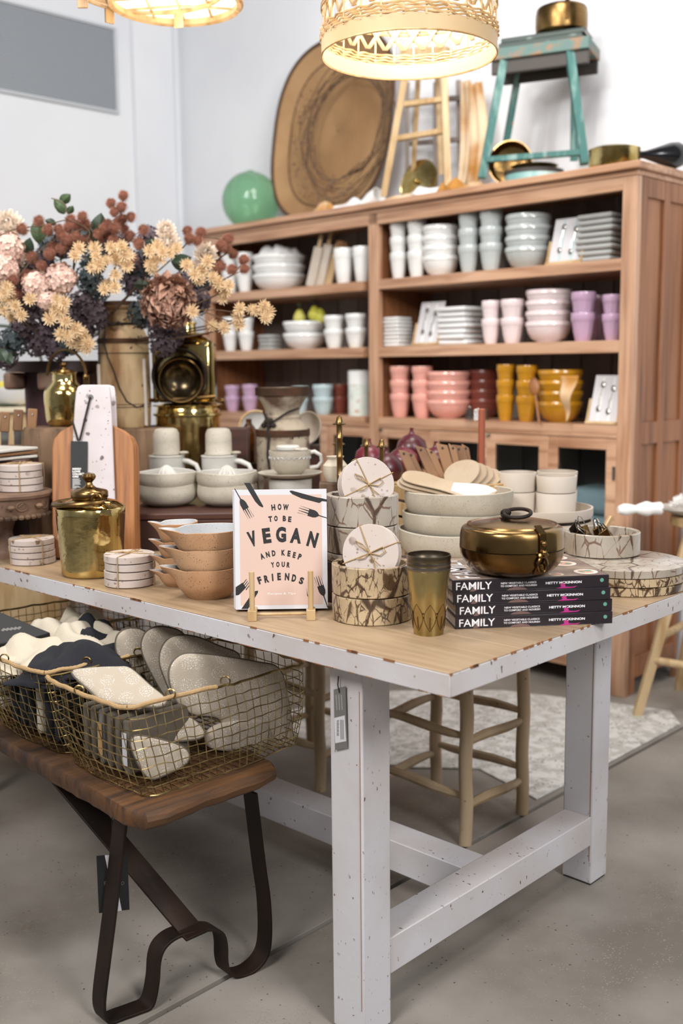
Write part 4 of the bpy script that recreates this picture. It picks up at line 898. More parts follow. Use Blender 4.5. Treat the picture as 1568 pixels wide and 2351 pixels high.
# photographic cover on the top copy
z_=FT+.0002
cv=MB(); cv.box(.002,FL-.002,.002,.213,FT,FT+.0002); obj('cover_photo',cv,mat('cover_photo','#6e5a55',.35,col2='#a3907e',sc_=14,rng=(.4,.62)),fb,flat=True)
def disc(x,y,r,z,mb,sq=1): mb.prism([(x+r*math.cos(TAU*i/26),y+r*sq*math.sin(TAU*i/26)) for i in range(26)],z,z+.00015)
pm_=MB(); fm_=MB(); gm_=MB()
for (x,y,r) in ((.262,.035,.022),(.250,.12,.024),(.20,.02,.014),(.26,.18,.018),(.16,.19,.02)):
    pm_=MB(); disc(x,y,r,FT+.0003,pm_); obj('plate_print',pm_,M['plate'],fb,flat=True); fm_=MB(); disc(x,y,r*.68,FT+.0005,fm_); obj('food_print',fm_,M['peach'],fb,flat=True)
for (x,y,r) in ((.268,.04,.007),(.254,.034,.005),(.243,.125,.006),(.256,.115,.006)): disc(x,y,r,FT+.0007,gm_)
o=obj('herb_print',gm_,M['dgreen'],fb,flat=True); o['kind']='stuff'
ft=MB(); txt(ft,'FAMILY',.034,.105,.19,.042,math.radians(90),FT+.0008,bold=.01); obj('cover_lettering',ft,M['spw'],fb,flat=True)
# ---------------- big brass spice box ----------------
z0=ZT+4*(FT+.0003)+.0014
C_,pr,s=LP(1174,1326,z0,[(1312,72),(1300,98),(1278,114),(1254,119),(1253,118),(1225,118),(1210,114),(1204,103)])
t=thing('brass_spice_box','large round aged brass box with ring handle sitting on the dark cookbooks','box',C_,0)
lo_=pr[:4]; up_=pr[4:]
obj('body',MB().lathe([(0,0)]+sm(lo_)+[(lo_[-1][0]-.004,lo_[-1][1]),(0,.01)],64),M['brassD'],t)
lz=up_[-1][1]; r8=up_[-1][0]
obj('lid',MB().lathe([(up_[0][0]-.004,up_[0][1]+.0005),(up_[0][0]+.001,up_[0][1]+.001)]+sm(up_[1:])+[(r8-.001,lz+.003),(r8-.004,lz+.001),(r8*.8,lz+.006),(0,lz+.012)],64),M['brassD'],t)
rg=MB(); rr=30*s
rt=Matrix.Translation((12*s,-.002,lz+.021))@Matrix.Rotation(.22,4,'X')@Matrix.Rotation(-.08,4,'Y')
rg.tube([(rr*math.cos(TAU*i/28),rr*.95*math.sin(TAU*i/28),0) for i in range(28)],.0036,8,True,rt); 
obj('ring_handle',rg,M['iron'],t)
obj('hinge_knuckle',MB().sph((-12*s,.012,lz+.02),.008,12,None,(1.3,1,1)).tube([(-20*s,.01,lz+.012),(-4*s,.012,lz+.024)],.006,8).box(-26*s,-10*s,0,.014,lz+.007,lz+.011),M['iron'],t)
aL=-.78; rw_=118*s
def pol(a,r,z): return (r*math.cos(a),r*math.sin(a),z)
hs=MB(); aL=math.atan2(C_.y*-1,-C_.x)+.58
hs.strap([pol(aL,r8*.97,lz+.008),pol(aL,r8+.004,lz+.004),pol(aL,rw_+.003,up_[2][1]),pol(aL,rw_+.004,up_[0][1]+.002)],Vector((-math.sin(aL),math.cos(aL),0))*.013,.003)
for dz,dw in ((.0,.0),(-.016,.002)): hs.sph(pol(aL,rw_+.006+dw,up_[1][1]-.004+dz),.0055,10)
hs.sph(pol(aL-.06,rw_+.005,up_[0][1]-.002),.005,8).sph(pol(aL+.06,rw_+.005,up_[0][1]-.002),.005,8)
obj('clasp',hs,M['brassD'],t)
hp=MB(); hp.tube([pol(aL+.09*math.cos(TAU*i/16),rw_+.004,lo_[-1][1]-.018+.014*math.sin(TAU*i/16)) for i in range(16)],.0028,7,True)
hp.strap([pol(aL,rw_+.001,lo_[-1][1]-.03),pol(aL,lo_[2][0]+.002,lo_[2][1]-.0),pol(aL,lo_[1][0]+.004,lo_[1][1])],Vector((-math.sin(aL),math.cos(aL),0))*.018,.003); obj('hasp',hp,M['brassD'],t)
rv=MB(); 
for z in (up_[1][1]+.012,up_[1][1]-.006): rv.sph(pol(aL,rw_+.0065 if z<up_[1][1] else rw_-.001,z),.004,10)
obj('rivet',rv,mat('copper_rivet','#a5603f',.35,.9),t)
# ---------------- brass tumblers ----------------
C_,pr,s=LP(984,1462,ZT,[(1448,34),(1400,40),(1350,46),(1306,50)])
t=thing('brass_tumbler','tall etched brass tumbler, outermost of the nested stack by the books','tumbler',C_,0,'nested metal tumblers')
obj('body',MB().lathe(hollow(sm(pr),.0012),56),mat('etched_brass','#c6b27c',.22,.95,col2='#8a774a',sc_=10,st=(1,1,.5),bump=.1,bs=40),t)
et=MB(); rr0=pr[0][0]; H0=pr[-1][1]
def rz_(z): return rr0+(pr[-1][0]-rr0)*z/H0+.0002
for k in range(8):
    a=TAU*k/8
    for sg in (-1,1):
        et.tube([pol(a+sg*.36*math.sin(math.pi*u_),rz_(H0*(.08+.42*u_)),H0*(.08+.42*u_)) for u_ in [i/9 for i in range(10)]],.0007,4)
    et.tube([pol(a,rz_(H0*.12),H0*.12),pol(a,rz_(H0*.3),H0*.3)],.0011,4)
    for z in (.36,.3): et.sph(pol(a+TAU/16,rz_(H0*z),H0*z),.0018,6)
obj('etching',et,M['brassD'],t)
stl=mat('worn_silver_brass','#8f8578',.28,.95,col2='#6d604c',sc_=8)
zz=H0; 
for k,(h_,n_) in enumerate(((.0075,'second'),(.0075,'third'),(.011,'innermost'))):
    o=obj('brass_tumbler',MB().lathe(hollow([(pr[-1][0]*.86,-.05),(pr[-1][0]*.965,-.002),(pr[-1][0]*1.0,0.0012),(pr[-1][0]*1.012,h_*.55),(pr[-1][0]*1.0,h_)],.0014),56),stl); o.location=C_+Vector((0,0,zz)); tag(o,'silvery rimmed metal tumbler, %s of the nested stack by the books'%n_,'tumbler','nested metal tumblers'); zz+=h_+.0003
# ---------------- rainforest marble bowls ----------------
def mbowl(C_,z,r,h,label,mt='marb',grp='rainforest marble bowls',t_=.011):
    o=obj('marble_bowl',MB().lathe([(0,0),(r-.003,0),(r,.002),(r,h-.0015),(r-.0015,h),(r-t_+.0015,h),(r-t_,h-.0015),(r-t_,.012),(r-t_-.004,.009),(0,.009)],72),M[mt]); o.location=(C_.x,C_.y,z); return tag(o,label,'bowl',grp)
C_,pr,s=LP(854,1438,ZT,[(1420,91),(1357,91),(1290,91)])
rL=91*s; hL=pr[1][1]
mbowl(C_,ZT,rL,hL-.001,'brown veined marble bowl at the table front, lower of the near pair'); mbowl(C_,ZT+hL,rL,pr[2][1]-hL,'brown veined marble bowl at the table front, upper of the near pair'); CL=C_.copy(); zL=ZT+hL+.009
cu,pu,su=LQ(832,1262,2.16,[(1262,83),(1201,83),(1133,83)])
rU=83*su; hU=pu[1][1]
mbowl(cu,cu.z,rU,hU-.001,'dark veined marble bowl behind the cookbook, lower of the far pair','marbG'); mbowl(cu,cu.z+hU,rU,pu[2][1]-hU,'dark veined marble bowl behind the cookbook, upper of the far pair','marbG'); CUc=cu.copy(); zU=cu.z+hU+.009
o=obj('marble_board',MB().lathe([(0,0),(rU*1.04,0),(rU*1.05,.002),(rU*1.05,.013),(rU*1.04,.015),(0,.015)],60),M['marbG']); o.location=(cu.x,cu.y,cu.z-.0155); tag(o,'round marble board under the far pair of marble bowls','board')
o=obj('riser_block',MB().box(-.075,.075,-.075,.075,0,cu.z-.0165-ZT),M['darkbox'],bev=.003); o.location=(cu.x,cu.y,ZT); o.rotation_euler=(0,0,TROT); tag(o,'dark wooden riser block under the far marble bowls','block')
# ---------------- travertine coasters tied with twine ----------------
def bow(mb,r,z):
    mb.tube([(0,0,z),(.012,.006,z+.004),(.024,.012,z+.003),(.03,.004,z+.002),(.02,-.004,z+.003),(0,0,z+.002)],.0011,5)
    mb.tube([(0,0,z),(-.012,.008,z+.004),(-.024,.014,z+.003),(-.028,.022,z+.003),(-.014,.016,z+.003),(0,0,z+.002)],.0011,5)
    mb.tube([(0,0,z+.001),(.008,-.012,z+.003),(.02,-.022,z+.003)],.0011,5); mb.tube([(0,0,z+.001),(-.01,-.01,z+.003),(-.024,-.012,z+.004)],.0011,5)
    mb.sph((0,0,z+.002),.003,8)
def coasters(label,loc,r,h,n=4,rz=0,rot=None,mt='trav',spread=0):
    t=thing('coaster_set',label,'coasters',loc,rz,'tied travertine coaster sets',rot=rot)
    g=.0022; th=(h-(n-1)*g)/n
    for k in range(n):
        dx=R.uniform(-1,1)*.0015+spread*k; z=k*(th+g)
        mb=MB().lathe([(0,z),(r-.0008,z),(r,z+.0008),(r,z+th-.0008),(r-.0008,z+th),(0,z+th)],48,Matrix.Translation((dx,R.uniform(-1,1)*.001,0)))
        c=obj('coaster',mb,M[mt],t)
        fe=MB()
        for a in (.5,2.6,4.7): fe.lathe([(.003,z-g if k else z-.0015),(.003,z),(0,z)],8,Matrix.Translation((r*.7*math.cos(a),r*.7*math.sin(a),0)))
        obj('foot_dot',fe,M['fade'],c)
    tw=MB(); e=r+.002+abs(spread)*n
    for a in (0.4,1.97): 
        ca,sa=math.cos(a),math.sin(a)
        pts=[(-e*.2,h),(-e*.6,h+.001),(-e,h),(-e-.001,h*.5),(-e,0),(0,-.001),(e,0),(e+.001,h*.5),(e,h),(e*.5,h+.001)]
        tw.tube([(p[0]*ca,p[0]*sa,p[1]+.0006) for p in pts],.0012,5,True)
    bow(tw,r,h+.001); obj('twine',tw,M['twine'],t)
    return t
C_,pr,s=LP(300,1352,ZT,[(1338,57),(1272,58)]); coasters('four pale travertine coasters tied with jute beside the brass canister',C_+Vector((0,0,.0016)),57.5*s,pr[-1][1],rz=.9)
C_,pr,s=LP(76,1300,ZT,[(1288,50),(1236,51)]); coasters('four brown spotted coasters tied with jute on table at far left',C_+Vector((0,0,.0016)),50.5*s,pr[-1][1],rz=.3,mt='trav')
# upright sets resting in the marble bowls
def upright(label,px,py,hw,bowlC,zb,yawd,lean,dd):
    fwd=Vector((bowlC.x,bowlC.y,0)).normalized(); q=(bowlC-CAM).dot(FW); r=hw*q/F
    yawc=math.atan2(fwd.y,fwd.x)-math.pi/2
    # axis of the stack points to the camera (local z), leaning back
    rot=(Matrix.Rotation(yawc+yawd,4,'Z')@Matrix.Rotation(math.radians(90)-lean,4,'X')).to_euler()
    P=dep(px,py,q-dd); 
    return coasters(label,P,r,.036,4,0,rot)
rimL=CL.copy(); rimL.z=zL
t=upright('four spotted travertine coasters tied with jute standing in near marble bowl',859,1270,65,CL,zL,-.22,.18,.0)
t=upright('four pale travertine coasters tied with jute standing in far marble bowl',835,1117,62,CUc,zU,.28,.22,.0)
# ---------------- marble round boards, bowl of clips ----------------
C_,pr,s=LP(1425,1370,ZT,[(1345,142),(1325,142),(1303,142),(1280,142)])
rB=142*s; tB=.0185
for k,n_ in enumerate(('bottom board','middle board','top board')):
    o=obj('marble_board',MB().lathe([(0,0),(rB-.003,0),(rB,.002),(rB,tB-.002),(rB-.002,tB-.0008),(0,tB-.0008)],80),M['marb' if k<2 else 'marbG']); o.location=C_+Vector((0,0,k*tB)); o.rotation_euler=(0,0,k*1.9); tag(o,'round veined marble board stacked at table right end, %s'%n_,'board','round marble boards')
C2,pr2,s2=LP(1381,1283,ZT+3*tB,[(1268,84),(1218,86)])
mb_=mbowl(C2,ZT+3*tB,85*s2,pr2[-1][1],'grey and ochre marble bowl holding metal clips on marble boards','marbG',t_=.009)
zc=ZT+3*tB+.009; hB=pr2[-1][1]
poss=('front left','rear left','middle left','centre','rear centre','middle right','front centre','rear right')
for k,(x,y,a,tl) in enumerate(((-.045,-.01,.3,.5),(-.03,.012,-.5,.35),(-.02,-.02,1.0,.5),(-.005,.0,.1,.4),(.0,.025,-.9,.45),(.018,-.012,.7,.55),(.006,-.03,-.2,.6),(.03,.015,1.3,.5))):
    t=thing('metal_clip','small bronze paper clip heaped in the marble bowl, %s'%poss[k],'clip',Vector((C2.x+x,C2.y+y,zc+hB*.42)),0,'bronze clips in the marble bowl'); t.rotation_euler=(tl*math.cos(a*3)-.3,-tl,a+.4)
    obj('jaw',MB().box(-.011,.011,-.002,.002,-.004,.03).box(-.009,.009,.003,.005,-.004,.026),M['brassD'],t,bev=.0006)
    lp=MB(); 
    lp.tube([(-.006,0,.0),(-.007,0,.03),(-.004,.001,.05),(0,.001,.055),(.004,.001,.05),(.007,0,.03),(.006,0,0)],.0012,5); obj('wire_loop',lp,M['steel'],t)
o=obj('flat_tab',MB().box(-.012,.012,-.001,.001,0,.05),M['iron'],bev=.003); o.location=Vector((C2.x-.055,C2.y+.002,zc+hB*.5)); o.rotation_euler=(.4,-.75,.5); tag(o,'dark flat metal spoon handle sticking out of marble bowl','handle')
o=obj('wooden_peg',MB().box(-.006,.006,-.003,.003,0,.045).box(-.006,.006,.004,.0055,0,.045),M['pine'],bev=.001); o.location=Vector((C2.x+.005,C2.y+.02,zc+hB*.6)); o.rotation_euler=(.2,.6,.8); tag(o,'small pale wooden peg among the bronze clips','peg')
# ---------------- speckled serving bowls with paddles ----------------
def vessel(C_,z,pr,t_,mt,label,nm,cat,grp,wob=.0015,n=64,mt2=None):
    sd=R.random()*9
    def fn(r,zz,a): return r*(1+.008*math.sin(2*a+sd)),zz+(wob*math.sin(2*a+sd)+wob*.6*math.sin(3*a+sd*2))*(zz/pr[-1][1])
    t=thing(nm,label,cat,Vector((C_.x,C_.y,z)),0,grp)
    h=pr[-1][1]; op=sm(pr,4)
    obj('body',MB().lathe([(0,0)]+op+[(op[-1][0]-t_*.5,op[-1][1]+t_*.3)],n,fn=fn),M[mt],t)
    obj('glazed_inside',MB().lathe([(op[-1][0]-t_*.5,op[-1][1]+t_*.3)]+[(max(r-t_,.002),zz+ (t_ if zz<t_ else 0)) for r,zz in op[::-1]]+[(0,t_)],n,fn=fn),M[mt2 or mt],t)
    return t
C_,pr,s=LP(1045,1288,ZT,[(1278,95),(1262,118),(1238,128),(1212,131)])
s=(Vector((C_.x,C_.y,ZT))-CAM).dot(FW)/F
vessel(C_,ZT,pr,.006,'stone','speckled grey stoneware serving bowl, lowest of three in the stack','serving_bowl','bowl','speckled serving bowls')
zA=hz(C_,1252)
def reprof(C_,z,ps,s): return [(hw*s,(0 if i==0 else hz(C_,y)-z)) for i,(y,hw) in enumerate(ps)]
c2=C_+RT*(3*s)
zM=hz(c2,1232); vessel(c2,zM,reprof(c2,zM,[(1232,90),(1218,114),(1195,123),(1172,124)],s),.006,'stone','speckled grey stoneware serving bowl, middle of three in the stack','serving_bowl','bowl','speckled serving bowls')
c3=C_+RT*(7*s)
zT_=hz(c3,1188); vessel(c3,zT_,reprof(c3,zT_,[(1188,86),(1175,112),(1150,123),(1124,124)],s),.006,'stone','speckled grey stoneware serving bowl, topmost, holding clay paddles','serving_bowl','bowl','speckled serving bowls')
zr=hz(c3,1124)
o_=obj('serving_bowl',MB().lathe([(0,0)]+sm(reprof(c2,ZT+.02,[(1270,80),(1255,108),(1232,118),(1214,121)],s))+[(118*s,hz(c2,1216)-ZT-.02),(0,.01)],48),M['stone']) ; o_.location=Vector((C_.x,C_.y,ZT+.012)); tag(o_,'speckled stoneware bowl nested inside the lowest serving bowl','bowl','speckled serving bowls'); o_.scale=(.93,.93,.9)
# clay paddles (rounded blades with handle)
def paddle(label,pts,q0,mt,thick=.004,glaze=None,tilt=0.35,yawp=0,grp='clay paddles in the serving bowl'):
    cx=sum(p[0] for p in pts)/len(pts); cy=sum(p[1] for p in pts)/len(pts)
    pl=PL(0,0,0,yawp,tilt,O=dep(cx,cy,q0)); P=pl.p(pts); P=[(p[0],p[1]) for p in P]
    sp=[]; n=len(P)
    for i in range(n):
        for j in range(4):
            t_=j/4; a,b,c,d=P[i-1],P[i],P[(i+1)%n],P[(i+2)%n]
            sp.append(tuple(.5*((2*b[k])+(-a[k]+c[k])*t_+(2*a[k]-5*b[k]+4*c[k]-d[k])*t_*t_+(-a[k]+3*b[k]-3*c[k]+d[k])*t_**3) for k in (0,1)))
    ar=sum(sp[i][0]*sp[(i+1)%len(sp)][1]-sp[(i+1)%len(sp)][0]*sp[i][1] for i in range(len(sp)))
    if ar<0: sp=sp[::-1]
    t=thing('clay_paddle',label,'spoon',pl.O,0,grp); t.rotation_euler=pl.rot
    obj('blade',MB().prism(sp,-thick,0),M[mt],t,bev=.0012)
    if glaze:
        g=pl.p(glaze); ar=sum(g[i][0]*g[(i+1)%len(g)][1]-g[(i+1)%len(g)][0]*g[i][1] for i in range(len(g))); g=g if ar>0 else g[::-1]
        obj('glaze',MB().prism(g,.0001,.0006),M['glazein'],t)
    return t
qB=(c3-CAM).dot(FW)
for k,(dx,dy) in enumerate(((24,10),(16,6),(8,3))):
    pass
for k,(ox,n_) in enumerate(((62,'fourth from left, hindmost'),(40,'third from left'),(21,'second from left'),(0,'nearest and tallest'))):
    sc2=1-.0022*ox
    paddle('upright pale clay paddle fanned in the top serving bowl, %s'%n_,[(1020+ox,1088+ox*.18),(1040+ox,1064+ox*.3),(1072+ox*.95,1055+ox*.33),(1097+ox*.8,1062+ox*.33),(1100+ox*.8,1085+ox*.25),(1082+ox*.8,1108+ox*.12),(1055+ox,1122),(1030+ox,1118)],qB+.035+.0007*ox,'clay',tilt=.5,yawp=.2)
for k,(dy,dx,n_) in enumerate(((16,-12,'bottom one'),(9,-5,'middle one'),(0,0,'top one, half glazed'))):
    paddle('flat pale clay paddle lying across the top serving bowl, %s'%n_,[(924+dx,1088+dy),(940+dx,1080+dy),(975+dx,1084+dy),(1015+dx,1098+dy),(1060+dx,1108+dy),(1110+dx,1112+dy),(1142+dx,1126+dy),(1120+dx,1138+dy),(1070+dx,1141+dy),(1010+dx,1124+dy),(950+dx,1110+dy),(926+dx,1100+dy)],qB-.06-.004*k,'clay',tilt=.9,
      glaze=[(1042,1109),(1090,1111),(1120,1116),(1140,1126),(1118,1136),(1072,1139),(1035,1126)] if k==2 else None)
# ---------------- white plates and cups ----------------
q=2.78
cp,pp,s=LQ(1240,1214,q,[(1214,108),(1206,116),(1190,118)])
for k,(y0,y1,n_) in enumerate(((1214,1192,'lower plate'),(1188,1162,'upper plate'))):
    z=hz(cp,y0); h=hz(cp,y1)-z
    o=obj('deep_plate',MB().lathe(hollow([(104*s,0),(115*s,.004),(118*s,.01),(118*s,h)],.005),64),M['matteW']); o.location=(cp.x,cp.y,z); tag(o,'wide matte cream plate holding the clay cups, %s'%n_,'plate','cream plates under the cups')
o=obj('riser_block',MB().box(-.09,.09,-.09,.09,0,hz(cp,1214)-ZT-.001),M['pine'],bev=.003); o.location=(cp.x,cp.y,ZT); o.rotation_euler=(0,0,TROT); tag(o,'pale wooden riser block under the cream plates','block')
zp_=hz(cp,1188)+.0055
def cups(px,yb,yj,yt,hw,dq,word):
    P=dep(px,yb,q+dq); P.z=zp_; s_=(P-CAM).dot(FW)/F; z1=hz(P,yj)-zp_; z2=hz(P,yt)-zp_; r=hw*s_
    for z,h,n_ in ((0,z1,'lower'),(z1+.0006,z2-z1,'upper')):
        o=obj('clay_cup',MB().lathe(hollow([(r*.9,0),(r*.94,.002),(r,h-.001),(r*.99,h)],.003),40),M['matteW']); o.location=P+Vector((0,0,z)); tag(o,'matte cream clay tumbler, %s of the %s'%(n_,word),'cup','matte cream tumblers')
cups(1187,1166,1128,1084,43,.0,'left pair on the plates'); cups(1278,1160,1124,1082,46,.085,'rear pair on the plates'); cups(1276,1168,1130,1092,46,-.03,'front right pair on the plates')
# ---------------- spouted batter bowls ----------------
def spouted(C_,z,pr,spa,reach,lift,label,grp):
    t=thing('batter_bowl',label,'bowl',Vector((C_.x,C_.y,z)),0,grp); H=pr[-1][1]; op=sm(pr,4)
    def fn(r,zz,a):
        d=(a-spa+math.pi)%TAU-math.pi; k=max(0,(zz/H-.45)/.55)**1.7; g=math.exp(-(d/.27)**2)
        g2=math.exp(-((abs(d)-.62)/.3)**2)
        return r+reach*g*k*(1 if r>op[0][0] else .3), zz+(lift*g-.0035*g2)*k+.0012*math.sin(2*a+1)*(zz/H)
    obj('body',MB().lathe([(0,0)]+op+[(op[-1][0]-.0018,op[-1][1]+.001)],72,fn=fn),M['tan'],t)
    obj('glazed_inside',MB().lathe([(op[-1][0]-.0018,op[-1][1]+.001)]+[(max(r-.0042,.002),zz+(.0042 if zz<.0042 else 0)) for r,zz in op[::-1]]+[(0,.0045)],72,fn=fn),M['glazein'],t)
    return t
C_,pr,s=LP(480,1378,ZT,[(1370,48),(1345,70),(1318,77),(1300,79)])
s=(Vector((C_.x,C_.y,ZT))-CAM).dot(FW)/F
fa=math.atan2(C_.y,C_.x); spa=fa+math.pi/2+.18
names=('lowest','middle','topmost')
h3=pr[-1][1]
for k,(y0,y1) in enumerate(((1370,1297),(1318,1252),(1272,1212))):
    z=ZT if k==0 else hz(C_,y0+6); 
    h=hz(C_,y1)-z; p_=[(48*s,0),(70*s,h*.36),(77*s,h*.74),(79*s,h)]
    spouted(C_+RT*(k*1.5*s),z,[(r*(1+.01*k),zz) for r,zz in p_],spa,.030,.003,'tan speckled batter bowl with pouring spout, %s of the near stack'%names[k],'near stack of batter bowls')
C4,pr,s4=LP(412,1350,ZT,[(1342,34),(1325,42),(1312,45),(1300,46)])
s4=(Vector((C4.x,C4.y,ZT))-CAM).dot(FW)/F
n4=('lowest','second from below','third from below','topmost')
for k,(y0,y1) in enumerate(((1342,1308),(1318,1274),(1284,1238),(1250,1198))):
    z=ZT if k==0 else hz(C4,y0); h=hz(C4,y1)-z
    spouted(C4,z,[(30*s4,0),(41*s4,h*.36),(45*s4,h*.74),(46*s4,h)],math.atan2(C4.y,C4.x)+math.pi/2+.1,.02,.002,'small tan batter bowl with spout, %s of the rear stack'%n4[k],'rear stack of small batter bowls')
# ---------------- brass canister ----------------
C_,pr,s=LP(214,1330,ZT,[(1316,68),(1312,70),(1240,73),(1165,77)])
t=thing('brass_canister','hammered polished brass canister with knobbed lid and bail handle','canister',C_,0)
H=pr[-1][1]; rC=pr[-1][0]
def ham(r,z,a): return r*(1+.02*noise.noise(Vector((math.cos(a)*2.5,math.sin(a)*2.5,z*18)))+.012*noise.noise(Vector((math.cos(a)*7,math.sin(a)*7,z*9)))),z
side=[(pr[0][0]-.004,0),(pr[0][0],.003)]+[(pr[1][0]+(rC-pr[1][0])*i/10,pr[1][1]+(H-pr[1][1])*i/10) for i in range(11)]
obj('body',MB().lathe([(0,0)]+side+[(rC-.002,H+.003),(rC*.75,H+.012),(0,H+.018)],72,fn=ham),M['brass'],t)
obj('shoulder',MB().lathe([(rC*.98,H+.004),(rC*.8,H+.0135),(rC*.5,hz(C_,1140)-ZT-.004),(rC*.5,hz(C_,1142)-ZT)],64),M['brass'],t)
zl=hz(C_,1143)-ZT; 
obj('lid',MB().lathe([(rC*.52,zl),(rC*.54,zl+.003),(rC*.54,zl+.014),(rC*.5,zl+.018),(rC*.2,zl+.024),(rC*.11,zl+.03),(rC*.09,zl+.036),(rC*.18,zl+.044),(rC*.205,zl+.050),(rC*.16,zl+.056),(0,zl+.059)],48),M['brassD'],t)
bh=MB(); zb=H+.012
ring=[(rC*1.02*math.cos(a)*1.0-.002,rC*.92*math.sin(a),zb+.004+.006*math.cos(a*1)) for a in [math.pi*.62+i*math.pi*1.08/18 for i in range(19)]]
bh.tube(ring,[.0042+.002*math.sin(math.pi*i/18) for i in range(19)],8); obj('bail_handle',bh,M['brassP' if 0 else 'brassD'],t)
lg_=MB(); 
for a in (math.pi*1.66,math.pi*.64):
    lg_=MB(); P=(rC*.72*math.cos(a),rC*.72*math.sin(a),zb+.014); lg_.tube([(P[0]+.01*math.cos(b),P[1],P[2]+.01*math.sin(b)) for b in [TAU*i/14 for i in range(14)]],.0032,8,True)
    lg_.tube([(P[0]-.028,P[1]+.0,zb+.004),(P[0],P[1],zb+.006),(P[0]+.03,P[1]+.0,zb+.004)],.0038,8); obj('lug',lg_,M['brassD'],t)
# ---------------- carved cake stand with coasters ----------------
C_,pr,s=LP(18,1285,ZT,[(1272,40),(1262,40),(1250,30),(1225,14),(1200,20),(1186,26)])
t=thing('cake_stand','carved brown wooden pedestal stand at the left end of table','stand',C_,.35)
obj('pedestal',MB().lathe([(0,0)]+sm(pr,4)+[(0,pr[-1][1])],36),M['carved'],t)
z1=hz(C_,1180)-ZT; z2=hz(C_,1128)-ZT; rP=108*s
sc_p=[(rP*(1+.025*abs(math.sin(12*a)))*math.cos(a),rP*(1+.025*abs(math.sin(12*a)))*math.sin(a)) for a in [TAU*i/120 for i in range(120)]]
obj('top_plate',MB().lathe([(0,z1),(rP*.9,z1),(rP*.93,z1+.012),(rP*.95,z2-.012),(rP*1.0,z2-.01),(rP*1.01,z2-.003),(rP*.98,z2),(0,z2)],64),M['carved'],t)
rim=MB()
for i in range(44):
    a=TAU*i/44; rim.sph((rP*.955*math.cos(a),rP*.955*math.sin(a),z1+.003),.0085,8,None,(1,1,.8))
o=obj('scallop',rim,M['stumpw'],t); o['kind']='stuff'
car=MB()
for i in range(10):
    a=TAU*i/10; c0=(rP*.945*math.cos(a),rP*.945*math.sin(a),(z1+z2)/2); tx=Vector((-math.sin(a),math.cos(a),0))
    car.tube([Vector(c0)+tx*.014*math.cos(b)+Vector((0,0,.011*math.sin(b))) for b in [TAU*k/12 for k in range(12)]],.0018,5,True); car.tube([Vector(c0)-tx*.01,Vector(c0)+tx*.004+Vector((0,0,.008))],.0016,5)
    car.sph(Vector(c0)+tx*.045,.013,8,None,(.8,.8,.5))
obj('carving',car,M['stumpw'],t)
zs_=ZT+z2; c_s=dep(49,1120,(C_-CAM).dot(FW)-.01); c_s.z=zs_+.0017
ss=(c_s-CAM).dot(FW)/F
coasters('four pale travertine coasters tied with jute on the carved pedestal stand',c_s,49*ss,hz(c_s,1065)-c_s.z,rz=1.4)
# grey boards and dark-handled knives behind
for k in range(3):
    o=obj('grey_board',MB().box(-.11,.06,-.06,.12,0,.007),M['stonew' if k!=1 else 'leath'],bev=.002); o.location=dep(10,1052-k*9,2.75); o.rotation_euler=(0,0,.9+.1*k); tag(o,'pale flat board stacked behind the carved pedestal stand, %s'%('lowest','middle','topmost')[k],'board','flat boards behind the pedestal')
lowz=dep(10,1052,2.75).z
o=obj('riser_block',MB().box(-.07,.07,-.05,.07,0,lowz-ZT-.001),M['darkbox'],bev=.003); o.location=Vector((dep(10,1052,2.75).x,dep(10,1052,2.75).y,ZT)); tag(o,'dark wooden riser block behind the carved pedestal stand','block')
for k,(x,yt) in enumerate(((8,945),(38,940),(70,938))):
    P=dep(x,1030,2.95); t=thing('cheese_knife','brown handled knife hanging tag upright at far left, %s'%('leftmost','middle','rightmost')[k],'knife',P,0,'upright knives at the far left'); t.rotation_euler=(0,.1,.4)
    hh_=hz(P,yt)-P.z
    obj('handle',MB().box(-.013,.013,-.005,.005,hh_*.45,hh_),M['leath'],t,bev=.003); obj('blade',MB().prism([(-.006,0),(.012,0),(.012,hh_*.45),(-.01,hh_*.45)],-.001,.001,Matrix.Rotation(math.pi/2,4,'X')),M['steel'],t); obj('rivet',MB().sph((0,-.005,hh_*.85),.003,8),M['steel'],t)
P=dep(38,1030,2.95); o=obj('knife_stand',MB().box(-.075,.075,-.02,.02,0,P.z-ZT+.01),M['stumpw'],bev=.003); o.location=Vector((P.x,P.y,ZT)); o.rotation_euler=(0,0,.1); tag(o,'dark wooden rack holding the upright knives at far left','rack')
# ---------------- leaning boards, terrazzo board and swing tag ----------------
O_=at(130,1286,ZT)
pl=PL(0,0,0,.06,.2,O=O_)
def outline(pts,k=5,closed=True):
    P=pts; n=len(P); sp=[]
    for i in range(n):
        for j in range(k):
            t_=j/k; a,b,c,d=P[i-1],P[i],P[(i+1)%n],P[(i+2)%n]
            sp.append(tuple(.5*((2*b[m_])+(-a[m_]+c[m_])*t_+(2*a[m_]-5*b[m_]+4*c[m_]-d[m_])*t_*t_+(-a[m_]+3*b[m_]-3*c[m_]+d[m_])*t_**3) for m_ in (0,1)))
    return sp
def ccw(P): return P if sum(P[i][0]*P[(i+1)%len(P)][1]-P[(i+1)%len(P)][0]*P[i][1] for i in range(len(P)))>0 else P[::-1]
wpts=[(124,1282),(120,1200),(119,1100),(119,1030),(123,1008),(138,991),(165,976),(200,968),(245,970),(275,984),(297,1000),(306,1020),(308,1060),(309,1180),(311,1282)]
wb=ccw(pl.p(wpts))
for k in (2,1,0):
    o=obj('chopping_board',MB().prism(wb,-.016,0),M['acacia'],bev=.003); o.location=pl.O-pl.N*(.0175*k)+pl.X*(.0035*k); o.rotation_euler=pl.rot
    tag(o,'large acacia chopping board with rounded shoulders leaning upright, %s'%('front one behind the terrazzo board','middle one','rearmost one')[k],'board','acacia chopping boards')
